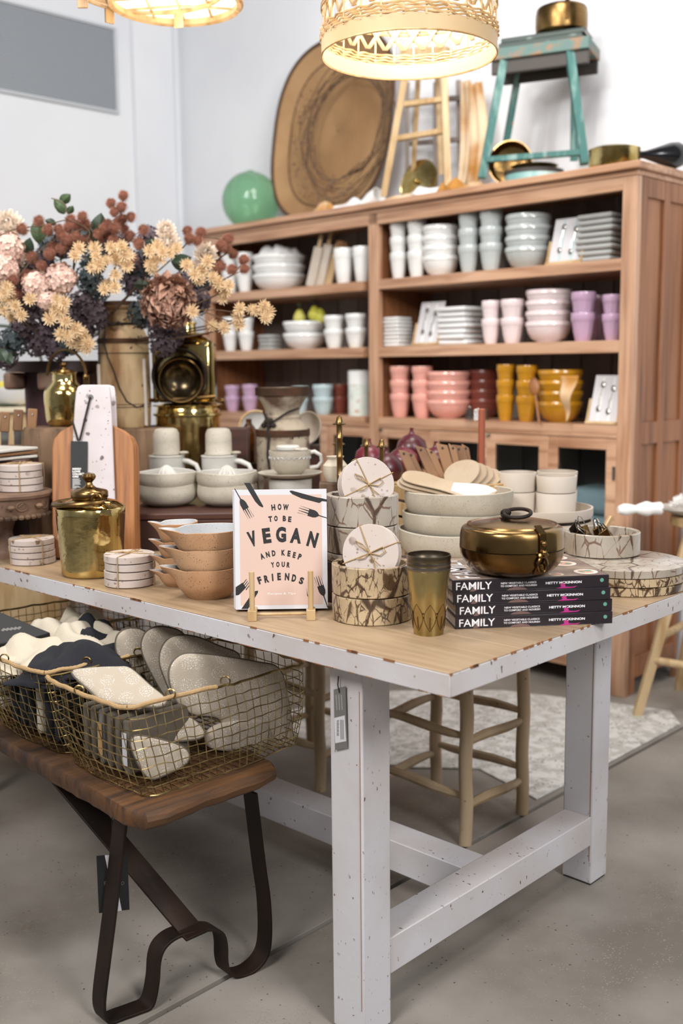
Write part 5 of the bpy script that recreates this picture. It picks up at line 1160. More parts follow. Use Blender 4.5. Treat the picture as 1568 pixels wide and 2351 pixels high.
tpts=[(162,1290),(165,1150),(167,1000),(171,930),(174,900),(178,888),(188,883),(240,883),(250,887),(253,900),(257,960),(264,1150),(268,1290)]
pt=PL(0,0,0,.06,.2,O=O_+pl.N*.0135)
tb2=ccw(pt.p(tpts))
for k in (1,0):
    o=obj('terrazzo_board',MB().prism(tb2,-.012,0),M['terr'],bev=.0025); o.location=pt.O-pt.N*(0 if k==0 else .0)+ (Vector((0,0,0)) if k==0 else pt.N*-.0); o.rotation_euler=pt.rot
    if k: o.location=pt.O+pt.X*.009+Vector((0,0,.0))-pt.N*.0125*0-pt.N*0; 
    if k: bpy.data.objects.remove(o); continue
    tag(o,'tall tapered pale terrazzo serving board leaning in front of acacia boards','board')
# second terrazzo neck visible to the right, behind the acacia boards
pt2=PL(0,0,0,.06,.2,O=O_-pl.N*.053); t2=ccw(pt2.p([(185,1100),(190,900),(196,886),(206,883),(250,883),(262,887),(265,905),(268,975),(272,1100)]))
o=obj('terrazzo_board',MB().prism(t2,-.012,0),M['terr'],bev=.0025); o.location=pt2.O; o.rotation_euler=pt2.rot; tag(o,'second pale terrazzo board mostly hidden behind the acacia boards','board')
tg=thing('swing_tag','black swing tag with white print hanging on the terrazzo board','tag',pt.O+pt.N*.003,0); tg.rotation_euler=pt.rot
P4=ccw(pt.p([(163,1122),(201,1121),(202,1014),(163,1013)])); obj('card',MB().prism(P4,0,.0008),M['black'],tg,flat=True)
x0,y0=pt.h(168,1119); x1,y1=pt.h(168,1075); u1=abs(pt.h(268,1119)[0]-x0)/100
lt=MB()
for k,(s_,w_) in enumerate((('INDIGO',20),('LOVE',18),('COLLECT',27),('ORS',14))):
    x,y=pt.h(167,1077+k*5.9); txt(lt,s_,x+w_*u1/2,y,w_*u1,4.6*u1,0,.001,bold=.05)
for k in range(11):
    x,y=pt.h(167,1100+k*2.1); w_=(17,15,19,16,18,17,19,5,15,18,9)[k]; lt.box(x,x+w_*u1,y-.35*u1,y+.35*u1,.0009,.001)
obj('lettering',lt,M['cotton'],tg,flat=True)
cm=MB(); a=pt.h(208,912);b=pt.h(184,1012);c=pt.h(168,972); d=pt.h(180,1012)
cm.tube([(a[0],a[1],.001),(b[0],b[1],.003)],.0025,6); cm.tube([(c[0]-.002,c[1]+.012,-.02),(c[0],c[1],.0),(d[0],d[1],.003)],.0025,6); obj('cord',cm,M['cord'],tg)
ht=MB(); ht.lathe([(0,.0003),(.007,.0003),(.007,.0012),(.004,.0012),(.004,.0006),(0,.0006)],16,Matrix.Translation((a[0],a[1],-.002))); obj('eyelet',ht,M['label'],tg)
# ---------------- log stump with brass pot ----------------
C_,pr,s=LQ(135,1160,3.0,[(1160,82),(1080,76),(1000,72),(985,70),(978,66)]); C_.z=ZT
H=hz(C_,980)-ZT; r0_=80*s
def lf(r,z,a): return r*(1+.035*noise.noise(Vector((math.cos(a)*2,math.sin(a)*2,z*2)))+(.02 if int(a*4)%2 else -.012)),z
t=thing('log_stump','weathered log stump carrying the small brass pot','stump',C_,0)
obj('bark',MB().lathe([(0,0),(r0_*1.02,0),(r0_,H*.3),(r0_*.95,H*.8),(r0_*.9,H*.97),(r0_*.84,H),(0,H)],48,fn=lf),M['stumpw'],t)
cr=MB()
for k in range(9):
    a=TAU*k/9+.3; cr.tube([(r0_*.99*math.cos(a),r0_*.99*math.sin(a),.02),(r0_*.95*math.cos(a+.03),r0_*.95*math.sin(a+.03),H*.5),(r0_*.9*math.cos(a-.02),r0_*.9*math.sin(a-.02),H*.93)],.0035,5)
obj('crack',cr,M['cord'],t)
zS=ZT+H
P=dep(152,975,(C_-CAM).dot(FW)-.01); P.z=zS+.001; s=(P-CAM).dot(FW)/F
pr=[(hw*s,(0 if i==0 else hz(P,y)-P.z)) for i,(y,hw) in enumerate([(976,36),(968,43),(940,46),(905,47),(892,42),(880,31),(872,27),(858,27),(854,31)])]
t=thing('brass_teapot','small polished brass pot with arched handle on the log stump','pot',P,0)
obj('body',MB().lathe([(0,0)]+sm(pr,3)+[(0,pr[-1][1]-.001)],48),M['brass'],t)
zt=pr[-1][1]; obj('lid',MB().lathe([(26*s,zt),(22*s,zt+.006),(8*s,zt+.009),(5*s,zt+.014),(9*s,zt+.02),(7*s,zt+.026),(0,zt+.028)],28),M['brassD'],t)
hd=MB(); cxm=(158-152)*s
pts=[(cxm+44*s*math.cos(a),0,(hz(P,862)-P.z)+58*s*math.sin(a)) for a in [math.pi*(1.0-i/16) for i in range(17)]]
hd.strap(pts,(0,.018,0),.004); obj('arched_handle',hd,M['brassD'],t)
obj('rivet',MB().sph((pts[-1][0],-.008,pts[-1][2]-.004),.008,10),M['brassD'],t); obj('lug',MB().box(pts[-1][0]-.008,pts[-1][0]+.008,-.004,.004,pts[-1][2]-.03,pts[-1][2]),M['brassD'],t)
# ---------------- dark plinth vase behind ----------------
C_,pr,s=LQ(152,1150,3.5,[(1150,78),(980,78),(850,80)]); C_.z=ZT
H=hz(C_,832)-ZT; r0_=79*s
t=thing('bark_planter','tall dark maroon bark planter with wooden rim holding the bouquet','planter',C_,0)
obj('bark_wall',MB().lathe(hollow([(r0_*.98,0),(r0_,H*.5),(r0_,H)],.012),40,fn=lf),M['maroon'],t)
obj('rim_board',MB().lathe([(r0_*1.02,H-.03),(r0_*1.5,H-.03),(r0_*1.5,H+.004),(r0_*.9,H+.004),(r0_*.9,H-.03)],44),M['darkbox'],t)
cb=MB()
for k in range(6):
    a=TAU*k/6+.52; obj('corbel',MB().box(-.03,.03,-.028,.028,H-.085,H-.031,Matrix.Rotation(a,4,'Z')@Matrix.Translation((r0_*1.3,0,0))),M['carved'],t,bev=.01)
PLC=C_.copy()
# ---------------- milk churn on a block ----------------
C_,pr,s=LQ(290,980,3.3,[(980,53),(974,56),(930,58),(850,58),(800,57),(775,56),(762,50),(748,45),(741,44),(720,46),(712,50),(706,56),(694,57)])
t=thing('milk_churn','tall rusty cream milk churn with wire handle among the flowers','milk churn',C_,0)
obj('body',MB().lathe([(0,0)]+pr[:-3]+[(pr[-3][0]-.004,pr[-3][1]),(0,pr[-4][1])],56),M['churn'],t)
z9,z10=pr[-3][1],pr[-1][1]
obj('mouth_rim',MB().lathe([(pr[-3][0],z9),(pr[-2][0],pr[-2][1]),(pr[-1][0],z10),(pr[-1][0]-.006,z10),(pr[-3][0]-.006,z9),(pr[-3][0],z9)],56),M['churn'],t)
def band(par,C_,r,y0,y1,mt='rust',e=.0012):
    a=hz(C_,y0)-C_.z;b=hz(C_,y1)-C_.z; return obj('metal_band',MB().lathe([(r-.001,a),(r+e,a),(r+e,b),(r-.001,b)],56),M[mt],par)
band(t,C_,57.5*s,789,778); band(t,C_,57.3*s,703,694,e=.0016)
for y in (812,928,934): band(t,C_,58*s,y,y-1.6,e=.0008)
band(t,C_,44.5*s,747,742,'iron',.003)
wr=MB(); fr=-math.pi/2+.1
pts=[(248,745),(244,790),(243,835)]; 
def cyl(px,py,rr):  # point on the camera side of a vertical cylinder
    x=(px-290)*s; x=max(-rr*.999,min(rr*.999,x)); y=-math.sqrt(rr*rr-x*x); return (x,y,hz(C_,py)-C_.z)
rr=59.5*s
wr.tube([cyl(*p,rr) for p in ((262,747),(258,790),(265,820),(278,850),(290,890),(305,920),(325,934),(338,930),(341,920))],.0022,6)
wr.tube([cyl(*p,rr) for p in ((246,750),(243,790),(241,838))],.0018,6); wr.tube([cyl(270,745,rr*.86),cyl(280,748,rr*.92),cyl(292,742,rr*.86),cyl(300,748,rr*.9)],.004,6)
obj('wire_handle',wr,M['cord'],t)
gr_=MB()
for px,y0,y1 in ((240,836,900),(342,825,975)): obj('wooden_grip',MB().tube([(cyl(px,y0,rr*1.03)),(cyl(px,y1,rr*1.03))],.0055,8),M['matteW'],t)
zc=C_.z
o=obj('timber_block',MB().box(-.12,.14,-.1,.12,0,zc-ZT-.001),M['stumpw'],bev=.006); o.location=(C_.x+.01,C_.y,ZT); o.rotation_euler=(0,0,.1); tag(o,'rough dark timber block under the milk churn','block')
# ---------------- brass signal lantern on brass bucket ----------------
C_,pr,s=LQ(437,1140,3.4,[(1140,70),(960,72),(950,78),(946,74)]); C_.z=ZT
Hb=hz(C_,948)-ZT; rB_=73*s
t=thing('brass_bucket','polished brass bucket with domed lid under the signal lantern','bucket',C_,0)
obj('body',MB().lathe([(0,0),(rB_*.95,0),(rB_,.01),(rB_*1.0,Hb-.01),(rB_*1.08,Hb-.006),(rB_*1.08,Hb),(rB_,Hb+.001),(0,Hb+.001)],56),M['brass'],t)
zl=hz(C_,928)-ZT; obj('lid',MB().lathe([(rB_*.99,Hb+.0015),(rB_*.98,Hb+.012),(rB_*.95,zl-.008),(rB_*1.08,zl-.004),(rB_*1.09,zl),(rB_*.7,zl+.006),(0,zl+.007)],56),M['brass'],t)
ct=MB(); ct.tube([(rB_*.95,.0,zl-.012),(rB_*1.12,-.01,zl+.004),(rB_*.9,-.03,zl+.012)],.004,6).sph((rB_*1.08,-.01,zl+.01),.009,8); obj('catch',ct,M['brassD'],t)
zl+=.008
CL_=C_+Vector((0,0,zl)); sg=s
t=thing('signal_lantern','old brass railway signal lantern with round dark bullseye reflector','lantern',CL_,0); t.rotation_euler=(0,0,.0)
hL_=hz(CL_,786)-CL_.z; wL=63*s
bd=MB().box(-wL,wL,-wL*.8,wL*.8,0,hL_); obj('body',bd,M['brass'],t,bev=.012)
for x in (-1,1): obj('corner_tube',MB().tube([(x*wL,-wL*.8,.0),(x*wL,-wL*.8,hL_)],.0075,10),M['brassP'],t)
obj('top_flange',MB().lathe([(0,hL_+.0005),(wL*.92,hL_+.0005),(wL*.95,hL_+.004),(wL*.6,hL_+.02),(wL*.85,hL_+.022),(wL*.86,hL_+.027),(wL*.5,hL_+.03),(wL*.38,hL_+.032),(wL*.36,hL_+.055),(wL*.42,hL_+.058),(wL*.38,hL_+.064),(0,hL_+.066)],48),M['brass'],t)
zc_=hz(CL_,862)-CL_.z; xc=(431-437)*s; T=Matrix.Translation((xc,-wL*.8,zc_))@Matrix.Rotation(math.pi/2,4,'X')
rF=60*s
obj('bezel',MB().lathe([(rF*.95,0),(rF,.01),(rF,.045),(rF*.97,.05),(rF*.9,.046),(rF*.88,.02)],56,T),M['iron'],t)
T3=Matrix.Translation((xc+.006,-wL*.8,zc_-.014))@Matrix.Rotation(math.pi/2,4,'X')
rf=obj('reflector',MB().lathe([(0,.006),(rF*.25,.008),(rF*.55,.02),(rF*.72,.04),(rF*.76,.05),(rF*.8,.05),(rF*.8,.03),(rF*.9,.02)],56,T3),mat('tarnished_reflector','#8a7a5c',.22,.95,col2='#4d4231',sc_=14,speck=('#241c12',60,.2)),t)
obj('reflector_rim',MB().tube([tuple(T3@Vector((rF*.78*math.cos(a),rF*.78*math.sin(a),.051))) for a in [TAU*i/48 for i in range(48)]],.003,6,True),M['brassD'],rf)
obj('nameplate',MB().box(xc-.045,xc+.05,-wL*.8-.006,-wL*.8-.0005,.012,.035),M['steel'],t,bev=.002)
ll=MB(); ll.tube([(-wL*1.2,-wL*.95,-.0+.008),(-wL*.4,-wL*1.25,.010),(wL*.5,-wL*1.2,.014),(wL*1.1,-wL*.95,.018)],.006,8); obj('wire_bail',ll,M['brassD'],t)
# ---------------- dark box riser with juicers and cups ----------------
A0=at(299,1266,ZT); A1=at(600,1262,ZT); by=math.atan2((A1-A0).y,(A1-A0).x); zBx=hz(A0,1180)
t=thing('wooden_chest','dark mahogany lidded box carrying the citrus juicers','box',A0,by)
bl=(A1-A0).length*1.42; bd_=.375; hb=zBx-ZT
obj('carcase',MB().box(0,bl,0,bd_,0,hb-.018),M['darkbox'],t,bev=.002); obj('lid',MB().box(-.003,bl+.003,-.003,bd_+.003,hb-.0165,hb),M['darkbox'],t,bev=.003)
def juicer(px,yb,word,hw=69):
    C_,pr,s=LP(px,yb,zBx+.0005,[(1155,42),(1140,60),(1125,67),(1113,68)])
    s=(C_-CAM).dot(FW)/F
    h1=hz(C_,1112)-zBx
    vessel(C_,zBx+.0005,[(40*s,0),(60*s,h1*.2),(68.5*s,h1*.55),(67*s,h1)],.005,'stone','speckled stoneware bowl under the %s citrus juicer'%word,'juicer_bowl','bowl','stoneware juicer bowls')
    z2=zBx+h1+.002-.012; h2=hz(C_,1083)-z2
    t=vessel(C_,z2,[(52*s,0),(64*s,h2*.2),(69*s,h2*.55),(68*s,h2)],.005,'stone','speckled stoneware citrus juicer with ribbed cone, %s one'%word,'citrus_juicer','juicer','stoneware citrus juicers',mt2='stonew')
    def rf(r,z,a): return r*(1+.1*math.sin(12*a)),z
    obj('ribbed_cone',MB().lathe([(26*s,.006),(25*s,h2*.5),(20*s,h2*.95),(12*s,h2*1.25),(4*s,h2*1.4),(0,h2*1.42)],72,fn=rf),M['stonew'],t)
    return C_,s
Ca,s=juicer(385,1164,'left'); Cb,s=juicer(523,1164,'right')
def mugstack(px,word,hx):
    P=dep(px,1130,3.06); s_=(P-CAM).dot(FW)/F; P.z=zBx+.0005; r=40*s_
    zt=hz(P,1045)-P.z
    t=thing('stoneware_jar','pale stoneware mug jar with loop handle behind the %s juicer'%word,'mug',P,0,'stoneware mug jars')
    obj('body',MB().lathe([(0,0),(r*.98,0),(r,.003),(r,zt-.004),(r*1.04,zt-.002),(r*1.02,zt),(r*.5,zt+.002),(0,zt+.002)],44),M['stonew'],t)
    obj('handle',MB().tube([(r*.9,-.01,zt-.015),(r*1.3,-.022,zt-.017),(r*1.75,-.035,zt-.026),(r*1.9,-.04,zt-.042),(r*1.7,-.036,zt-.06)],[.008,.0075,.007,.0065,.006],10),M['stonew'],t)
    P2=P+Vector(((-2)*s_+.002,0,zt+.0025)); h=hz(P2,983)-P2.z; r2=30*s_
    o=obj('stoneware_tumbler',MB().lathe(hollow([(r2*1.03,0),(r2*1.0,h*.1),(r2*.97,h*.6),(r2*.95,h*.82),(r2*.8,h*.96),(r2*.5,h)],.003)[:0]+[(0,0),(r2*1.08,0),(r2*1.08,.004),(r2,.008),(r2,h*.5),(r2*.98,h*.8),(r2*.85,h*.95),(r2*.6,h),(0,h)],44),M['stone']); o.location=P2; tag(o,'speckled stoneware tumbler upside down behind the %s juicer'%word,'cup','upturned stoneware tumblers')
    o=obj('stoneware_pebble',MB().sph((0,0,.004),.0145,14,None,(1,1,.32)),M['stone']); o.location=P2+Vector((r2*1.35,-.012,.0015)); tag(o,'small flat stoneware knob beside the %s upturned tumbler'%word,'lid','stoneware knobs')
mugstack(386,'left',0); mugstack(505,'right',0)
# cup and saucer
Pc=dep(667,1142,2.86); Pc.z=zBx+.0005; s=(Pc-CAM).dot(FW)/F; r=52*s
z1=hz(Pc,1098)-zBx
o=obj('stoneware_tumbler',MB().lathe([(0,0),(r*.9,0),(r*.92,.003),(r*.95,z1-.002),(r*.9,z1),(0,z1)],44),M['stonew']); o.location=Pc; tag(o,'pale speckled stoneware base under the cup and saucer','stand')
P=Pc+Vector((0,0,z1+.0005))
t=thing('saucer','wide speckled stoneware saucer under the patterned teacup','saucer',P,0); obj('dish',MB().lathe([(0,0),(36*s,0),(58*s,.006),(73*s,.013),(74*s,.016),(72*s,.0165),(55*s,.010),(0,.007)],52),M['stone'],t)
P2=P+Vector((0,0,.0075)); hcp=hz(P2,1034)-P2.z; rc=47*s
t=thing('teacup','patterned speckled stoneware teacup with ring handle on saucer','cup',P2,0)
obj('body',MB().lathe(hollow(sm([(22*s,0),(34*s,hcp*.18),(43*s,hcp*.45),(47*s,hcp*.8),(48*s,hcp)],4),.003),48),M['stone'],t)
obj('handle',MB().tube([(rc*.95,0,hcp*.9),(rc*1.2,-.003,hcp*.95),(rc*1.5,-.004,hcp*.8),(rc*1.55,-.004,hcp*.55),(rc*1.35,-.003,hcp*.35),(rc*.98,0,hcp*.3)],[.006,.0055,.005,.005,.005,.006],10),M['stonew'],t)
pt_=MB()
for k in range(26):
    a=TAU*k/26; pt_.tube([pol(a+.1*math.cos(b),rc*1.0+.001,hcp*.68+.006*math.sin(b)) for b in [math.pi*i/7 for i in range(8)]],.0009,4)
obj('arch_pattern',pt_,M['glazein'],t)
o=obj('stoneware_disc',MB().lathe([(0,0),(25*s,0),(27*s,.003),(27*s,.010),(24*s,.013),(0,.013)],36),M['stonew']); o.location=P2+Vector((-.005,.0,hcp+.0006)); tag(o,'small round stoneware lid resting on the patterned teacup','lid')
o=obj('stoneware_disc',MB().lathe([(0,0),(14*s,0),(16*s,.003),(14*s,.007),(0,.007)],30),M['stone']); o.location=P2+Vector((.031,-.02,hcp+.0006)); tag(o,'tiny pebble shaped lid on the rim of patterned teacup','lid')
# ---------------- distressed wooden churn vase ----------------
C_,pr,s=LQ(653,1190,3.23,[(1190,60),(1040,60),(1000,60),(985,59),(975,52),(962,44),(950,38),(944,40),(938,41),(930,44),(918,55),(907,58)]); C_.z=ZT
pr=[(hw*s,(0 if i==0 else hz(C_,y)-ZT)) for i,(y,hw) in enumerate([(1190,60),(1040,60),(1000,60),(985,57),(972,48),(962,41),(956,42),(952,38),(946,38),(938,41),(925,47),(912,55),(907,57)])]
t=thing('wooden_churn','distressed wooden churn with flared rusty rim and knotted cord','churn',C_,0)
obj('body',MB().lathe([(0,0)]+pr+[(pr[-1][0]-.01,pr[-1][1]),(0,pr[-1][1]-.01)],52,fn=lambda r,z,a:(r*(1+.01*noise.noise(Vector((math.cos(a)*3,math.sin(a)*3,z*10)))),z)),M['oldvase'],t)
band(t,C_,60*s,907,889,e=.002); band(t,C_,59.5*s,1000,985,e=.0025)
zt=hz(C_,890)-ZT; obj('rim_top',MB().lathe([(0,zt-.012),(50*s,zt-.012),(52*s,zt),(60.5*s,zt),(60.5*s,zt-.002),(0,zt-.014)],52),M['oldvase'],t)
cdm=MB()
def cy(px,py,rr):
    x=(px-653)*s; x=max(-rr*.999,min(rr*.999,x)); return (x,-math.sqrt(rr*rr-x*x),hz(C_,py)-ZT)
cdm.tube([cy(*p) for p in ((690,937,44*s),(670,943,44*s),(650,955,46*s),(635,965,50*s),(622,970,54*s))],.003,6)
cdm.tube([cy(*p) for p in ((612,944,48*s),(616,952,52*s),(622,970,56*s),(624,1000,63*s),(621,1040,63*s),(625,1075,63*s))],.0045,6)
for k in range(7): cdm.sph(cy(612+k*4+3*math.sin(k),968+6*math.cos(k*2),57*s),.008,8)
cdm.tube([cy(*p) for p in ((600,1078,63*s),(612,1086,66*s),(624,1084,66*s),(628,1072,66*s))],.004,6)
obj('knotted_cord',cdm,M['cord'],t)
# leaning ceramic bowls, amber bottle behind churn
for k,(px,py,hw,a,lb_) in enumerate(((590,990,34,.5,'white bowl with wooden rim leaning left of the wooden churn'),(706,985,30,-.6,'pale petal shaped bowl leaning right of the wooden churn'))):
    P=dep(px,py,3.42); s_=3.42/F; r=hw*s_*1.35
    t=thing('leaning_bowl',lb_,'bowl',P,0); t.rotation_euler=(math.radians(72),0,a)
    obj('body',MB().lathe([(0,-.03),(r*.6,-.025),(r*.95,0),(r,.01),(r*.96,.01),(r*.88,0),(r*.5,-.02),(0,-.024)],40),M['cupW' if k==0 else 'matteW'],t)
    if k==0: obj('wood_edge',MB().tube([(r*math.cos(TAU*i/40),r*math.sin(TAU*i/40),.01) for i in range(40)],.005,6,True),M['pine'],t)
    o=obj('display_block',MB().box(-.04,.04,-.03,.03,0,(P.z-r*.9)-ZT),M['darkbox'],bev=.002); o.location=(P.x,P.y+.01,ZT); tag(o,'dark block propping the %s bowl beside the wooden churn'%('left' if k==0 else 'right'),'block')
C_,pr,s=LQ(573,1060,3.33,[(1060,20),(1000,20),(985,16),(972,7),(962,7)])
o=obj('amber_bottle',MB().lathe([(0,0)]+sm(pr)+[(0,pr[-1][1])],28),M['amber']); o.location=C_; tag(o,'amber glass bottle standing left of the wooden churn','bottle')
o=obj('timber_block',MB().box(-.05,.05,-.03,.05,0,C_.z-ZT-.001),M['stumpw'],bev=.003); o.location=(C_.x,C_.y,ZT); tag(o,'small dark timber block under the amber bottle','block')
C_=dep(540,1120,3.26); C_.z=ZT; o=obj('timber_block',MB().box(-.045,.045,-.03,.05,0,hz(C_,982)-ZT),M['darkbox'],bev=.003); o.location=C_; tag(o,'upright dark timber block right of the brass bucket','block')
# ---------------- bamboo shaped brass taper posts ----------------
def hat(px,yh,hwh,hwp,q,ybot,label):
    C_=dep(px,yh,q); s_=q/F; z0=ZT; H=C_.z-ZT
    t=thing('brass_finial',label,'finial',Vector((C_.x,C_.y,ZT)),0,'bamboo shaped brass finials'); rp=hwp*s_
    prf=[(0,0),(rp*2.2,0),(rp*2.2,.006),(rp,.01)]
    z=.03
    while z<H-.02: prf+=[(rp,z-.002),(rp*1.18,z),(rp,z+.002)]; z+=.045
    prf+=[(rp,H),(0,H)]
    obj('stem',MB().lathe(prf,16),M['brassD'],t)
    rh=hwh*s_; obj('hat',MB().lathe([(0,H+.0003),(rh,H+.0003),(rh,H+.0025),(rh*.55,H+.006),(rh*.45,H+.012),(rh*.4,H+.018),(rh*.15,H+.021),(0,H+.022)],24),M['brassD'],t)
hat(779,975,16,7,2.55,1090,'tallest bamboo shaped brass finial with domed cap behind the coasters'); hat(777,1021,15,6,2.75,1100,'bamboo shaped brass finial half hidden behind the tallest one')
hat(841,1025,14,5,2.7,1060,'short bamboo shaped brass finial left of the onions'); hat(876,1027,14,5,2.6,1070,'short bamboo shaped brass finial before the red onions')
P=dep(770,1105,2.62); o=obj('cream_jar',MB().lathe([(0,0),(.022,0),(.03,.02),(.03,.04),(.018,.055),(.022,.062),(0,.062)],28),M['cream']); o.location=P; tag(o,'small cream jar tucked behind the far marble bowls','jar')
o=obj('timber_block',MB().box(-.04,.04,-.03,.03,0,P.z-ZT-.001),M['stumpw'],bev=.003); o.location=(P.x,P.y,ZT); tag(o,'small timber block under the cream jar','block')
# ---------------- red onions ----------------
bas=dep(905,1120,2.95)
for k,(px,py,hw,q,lb_) in enumerate(((887,1078,40,2.85,'front one, right of the short finial'),(848,1052,34,3.0,'leftmost one'),(925,1062,38,3.0,'middle one behind wooden paddles'),(945,1030,36,3.1,'topmost one'),(1000,1058,34,3.02,'rightmost one'))):
    P=dep(px,py,q); r=hw*q/F
    t=thing('red_onion','glossy dark red onion heaped behind the serving bowls, %s'%lb_,'onion',P,k,'heap of red onions')
    obj('bulb',MB().lathe([(0,-r*.95),(r*.4,-r*.88),(r*.85,-r*.5),(r,0),(r*.86,r*.5),(r*.5,r*.8),(r*.18,r*.95),(r*.1,r*1.2),(r*.14,r*1.32),(0,r*1.34)],32),M['onion'],t)
    obj('roots',MB().sph((0,0,-r*.95),r*.1,6),M['twig'],t)
t=thing('serving_tray','dark shallow tray under the heap of red onions','tray',Vector((bas.x,bas.y,ZT)),TROT)
zt=bas.z-.03-ZT; obj('base',MB().box(-.11,.11,-.12,.12,0,max(.02,zt)),M['darkbox'],t,bev=.003)
# ---------------- row of brown wooden paddles with holes ----------------
quads=[((915,1032),(936,1036),(968,1100),(942,1100)),((933,1036),(952,1044),(978,1098),(960,1100)),((953,1022),(976,1028),(1010,1096),(985,1098)),((978,1028),(1000,1038),(1024,1096),(1005,1098)),((1001,1017),(1028,1022),(1048,1094),(1022,1094)),((1030,1017),(1048,1028),(1062,1092),(1046,1094)),((1038,1020),(1066,1024),(1082,1084),(1056,1086)),((1060,1018),(1077,1028),(1086,1080),(1078,1084))]
for k,qd in enumerate(quads):
    q=2.78+.02*k; cx=sum(p[0] for p in qd)/4; pl_=PL(0,0,0,.35,.25,O=dep(cx,1095,q)); P=ccw(pl_.p(qd))
    t=thing('wooden_paddle','slim brown wooden paddle with hanging hole leaning in the rack, %s'%('first from left','second from left','third from left','fourth from left','fifth from left','sixth from left','seventh from left','last at right')[k],'paddle',pl_.O,0,'wooden paddles in the rack'); t.rotation_euler=pl_.rot
    obj('blade',MB().prism(P,-.005,0),M['leath'],t,bev=.0025)
    mx_=(P[0][0]+P[1][0]+P[2][0]+P[3][0])/4; ty=max(p[1] for p in P); tx=sum(p[0] for p in P if p[1]>ty*.5)/2
    obj('hole',MB().lathe([(0,.0002),(.0035,.0002),(.0035,.0008),(0,.0008)],12,Matrix.Translation((tx*.92,ty*.84,0))),M['black'],t)
C_=dep(1000,1102,2.84); t=thing('slatted_crate','pale timber slatted crate behind the speckled serving bowls','crate',Vector((C_.x,C_.y,ZT)),TROT-.35)
hC=C_.z-ZT; nsl=4
for k in range(nsl):
    z=k*hC/nsl; obj('slat',MB().box(-.13,-.122,-.16,.16,z+.002,z+hC/nsl-.006),M['pine'],t,bev=.001); obj('slat',MB().box(-.12,.12,-.17,-.162,z+.002,z+hC/nsl-.006),M['pine'],t,bev=.001)
obj('top_slat',MB().box(-.12,.12,-.16,.16,hC-.006,hC-.001),M['pine'],t,bev=.001)
for x,y in ((-.119,-.159),(-.119,.147),(.107,-.159),(.107,.147)): obj('corner_post',MB().box(x,x+.012,y,y+.012,0,hC-.007),M['pine'],t)
C_=dep(1105,1100,3.0); s_=3.0/F; t=thing('taper_candle','thick terracotta taper candle standing upright behind clay cups','candle',Vector((C_.x,C_.y,ZT)),0); Hc=hz(C_,938)-ZT
obj('wax',MB().lathe([(0,.012),(8.3*s_,.012),(7.8*s_,Hc-.003),(5*s_,Hc),(0,Hc)],20),M['terc'],t); obj('foot',MB().lathe([(0,0),(.02,0),(.018,.011),(0,.0115)],20),M['iron'],t)
# ---------------- plank bench with bent steel legs ----------------
zb=.455; tkb=.034
Af=at(330,1878,zb); Bf=at(640,1757,zb); D=(at(0,1697,zb)-Af); D.z=0; Dn=D.normalized(); Wn=(Bf-Af); Wb=Wn.length; Wn.normalize()
bn=thing('plank_bench','rough dark plank bench on bent steel strap legs carrying wire baskets','bench',(Af.x,Af.y,0),math.atan2(Dn.y,Dn.x))
bi=bn.matrix_basis if False else (Matrix.Translation(bn.location)@Matrix.Rotation(bn.rotation_euler.z,4,'Z')).inverted()
def bl_(P): return bi@Vector(P)
Bl=bl_((Bf.x,Bf.y,0)); LB=1.75
e=[(0.03,-.0),(.012,-.006),(.0,-.02)]
c0,c1=Vector((0,0)),Vector((Bl.x,Bl.y))
wd=(c1-c0).normalized(); 
poly=[(.10,.006),(.05,.0),(.02,-.004)]
pp=[Vector((LB,0)),Vector((.12,0)),Vector((.05,.002)),c0+wd*.012+Vector((.006,0)),c0+wd*.05-Vector((.006,0)),c0+wd*.14-Vector((.002,0)),c0+wd*(Wb*.55)-Vector((.006,0)),c0+wd*(Wb-.05)-Vector((.012,0)),c0+wd*(Wb-.008)+Vector((-.004,0)),c0+wd*(Wb+.006)+Vector((.02,0)),c1+Vector((.07,0))+wd*.004,c1+Vector((.2,0)),Vector((LB,c1.y))]
P2=ccw([(p.x,p.y) for p in pp])
def ragged(P,step=.02):
    out=[]
    for i in range(len(P)):
        a=Vector(P[i]);b=Vector(P[(i+1)%len(P)]); n=max(1,int((b-a).length/step)); nn=Vector((-(b-a).y,(b-a).x)).normalized() if (b-a).length>0 else Vector((0,0))
        for k in range(n): p=a.lerp(b,k/n); p+=nn*.003*noise.noise(Vector((p.x*30,p.y*30,1))); out.append((p.x,p.y))
    return out
rg1=ragged(P2); n=len(rg1); cxp=sum(p[0] for p in rg1)/n; cyp=sum(p[1] for p in rg1)/n
def inset(P,d): 
    return [(x+(cxp-x)/math.hypot(cxp-x,cyp-y)*d,y+(cyp-y)/math.hypot(cxp-x,cyp-y)*d) for x,y in P]
mb=MB(); lay=[(inset(rg1,.016),zb-tkb),(inset(rg1,.004),zb-tkb*.75),(rg1,zb-tkb*.4),(inset(rg1,.003),zb-.006),(inset(rg1,.012),zb)]
vs=[];fs=[]
for L_,z in lay: vs+=[(x,y,z+.0015*noise.noise(Vector((x*40,y*40,z*50)))) for x,y in L_]
for k in range(4):
    for i in range(n): j=(i+1)%n; fs.append((k*n+i,k*n+j,k*n+n+j,k*n+n+i))
fs+=[tuple(range(n))[::-1],tuple(range(4*n,5*n))]
mb.add(vs,fs); obj('plank',mb,M['plank'],bn,ang=30)
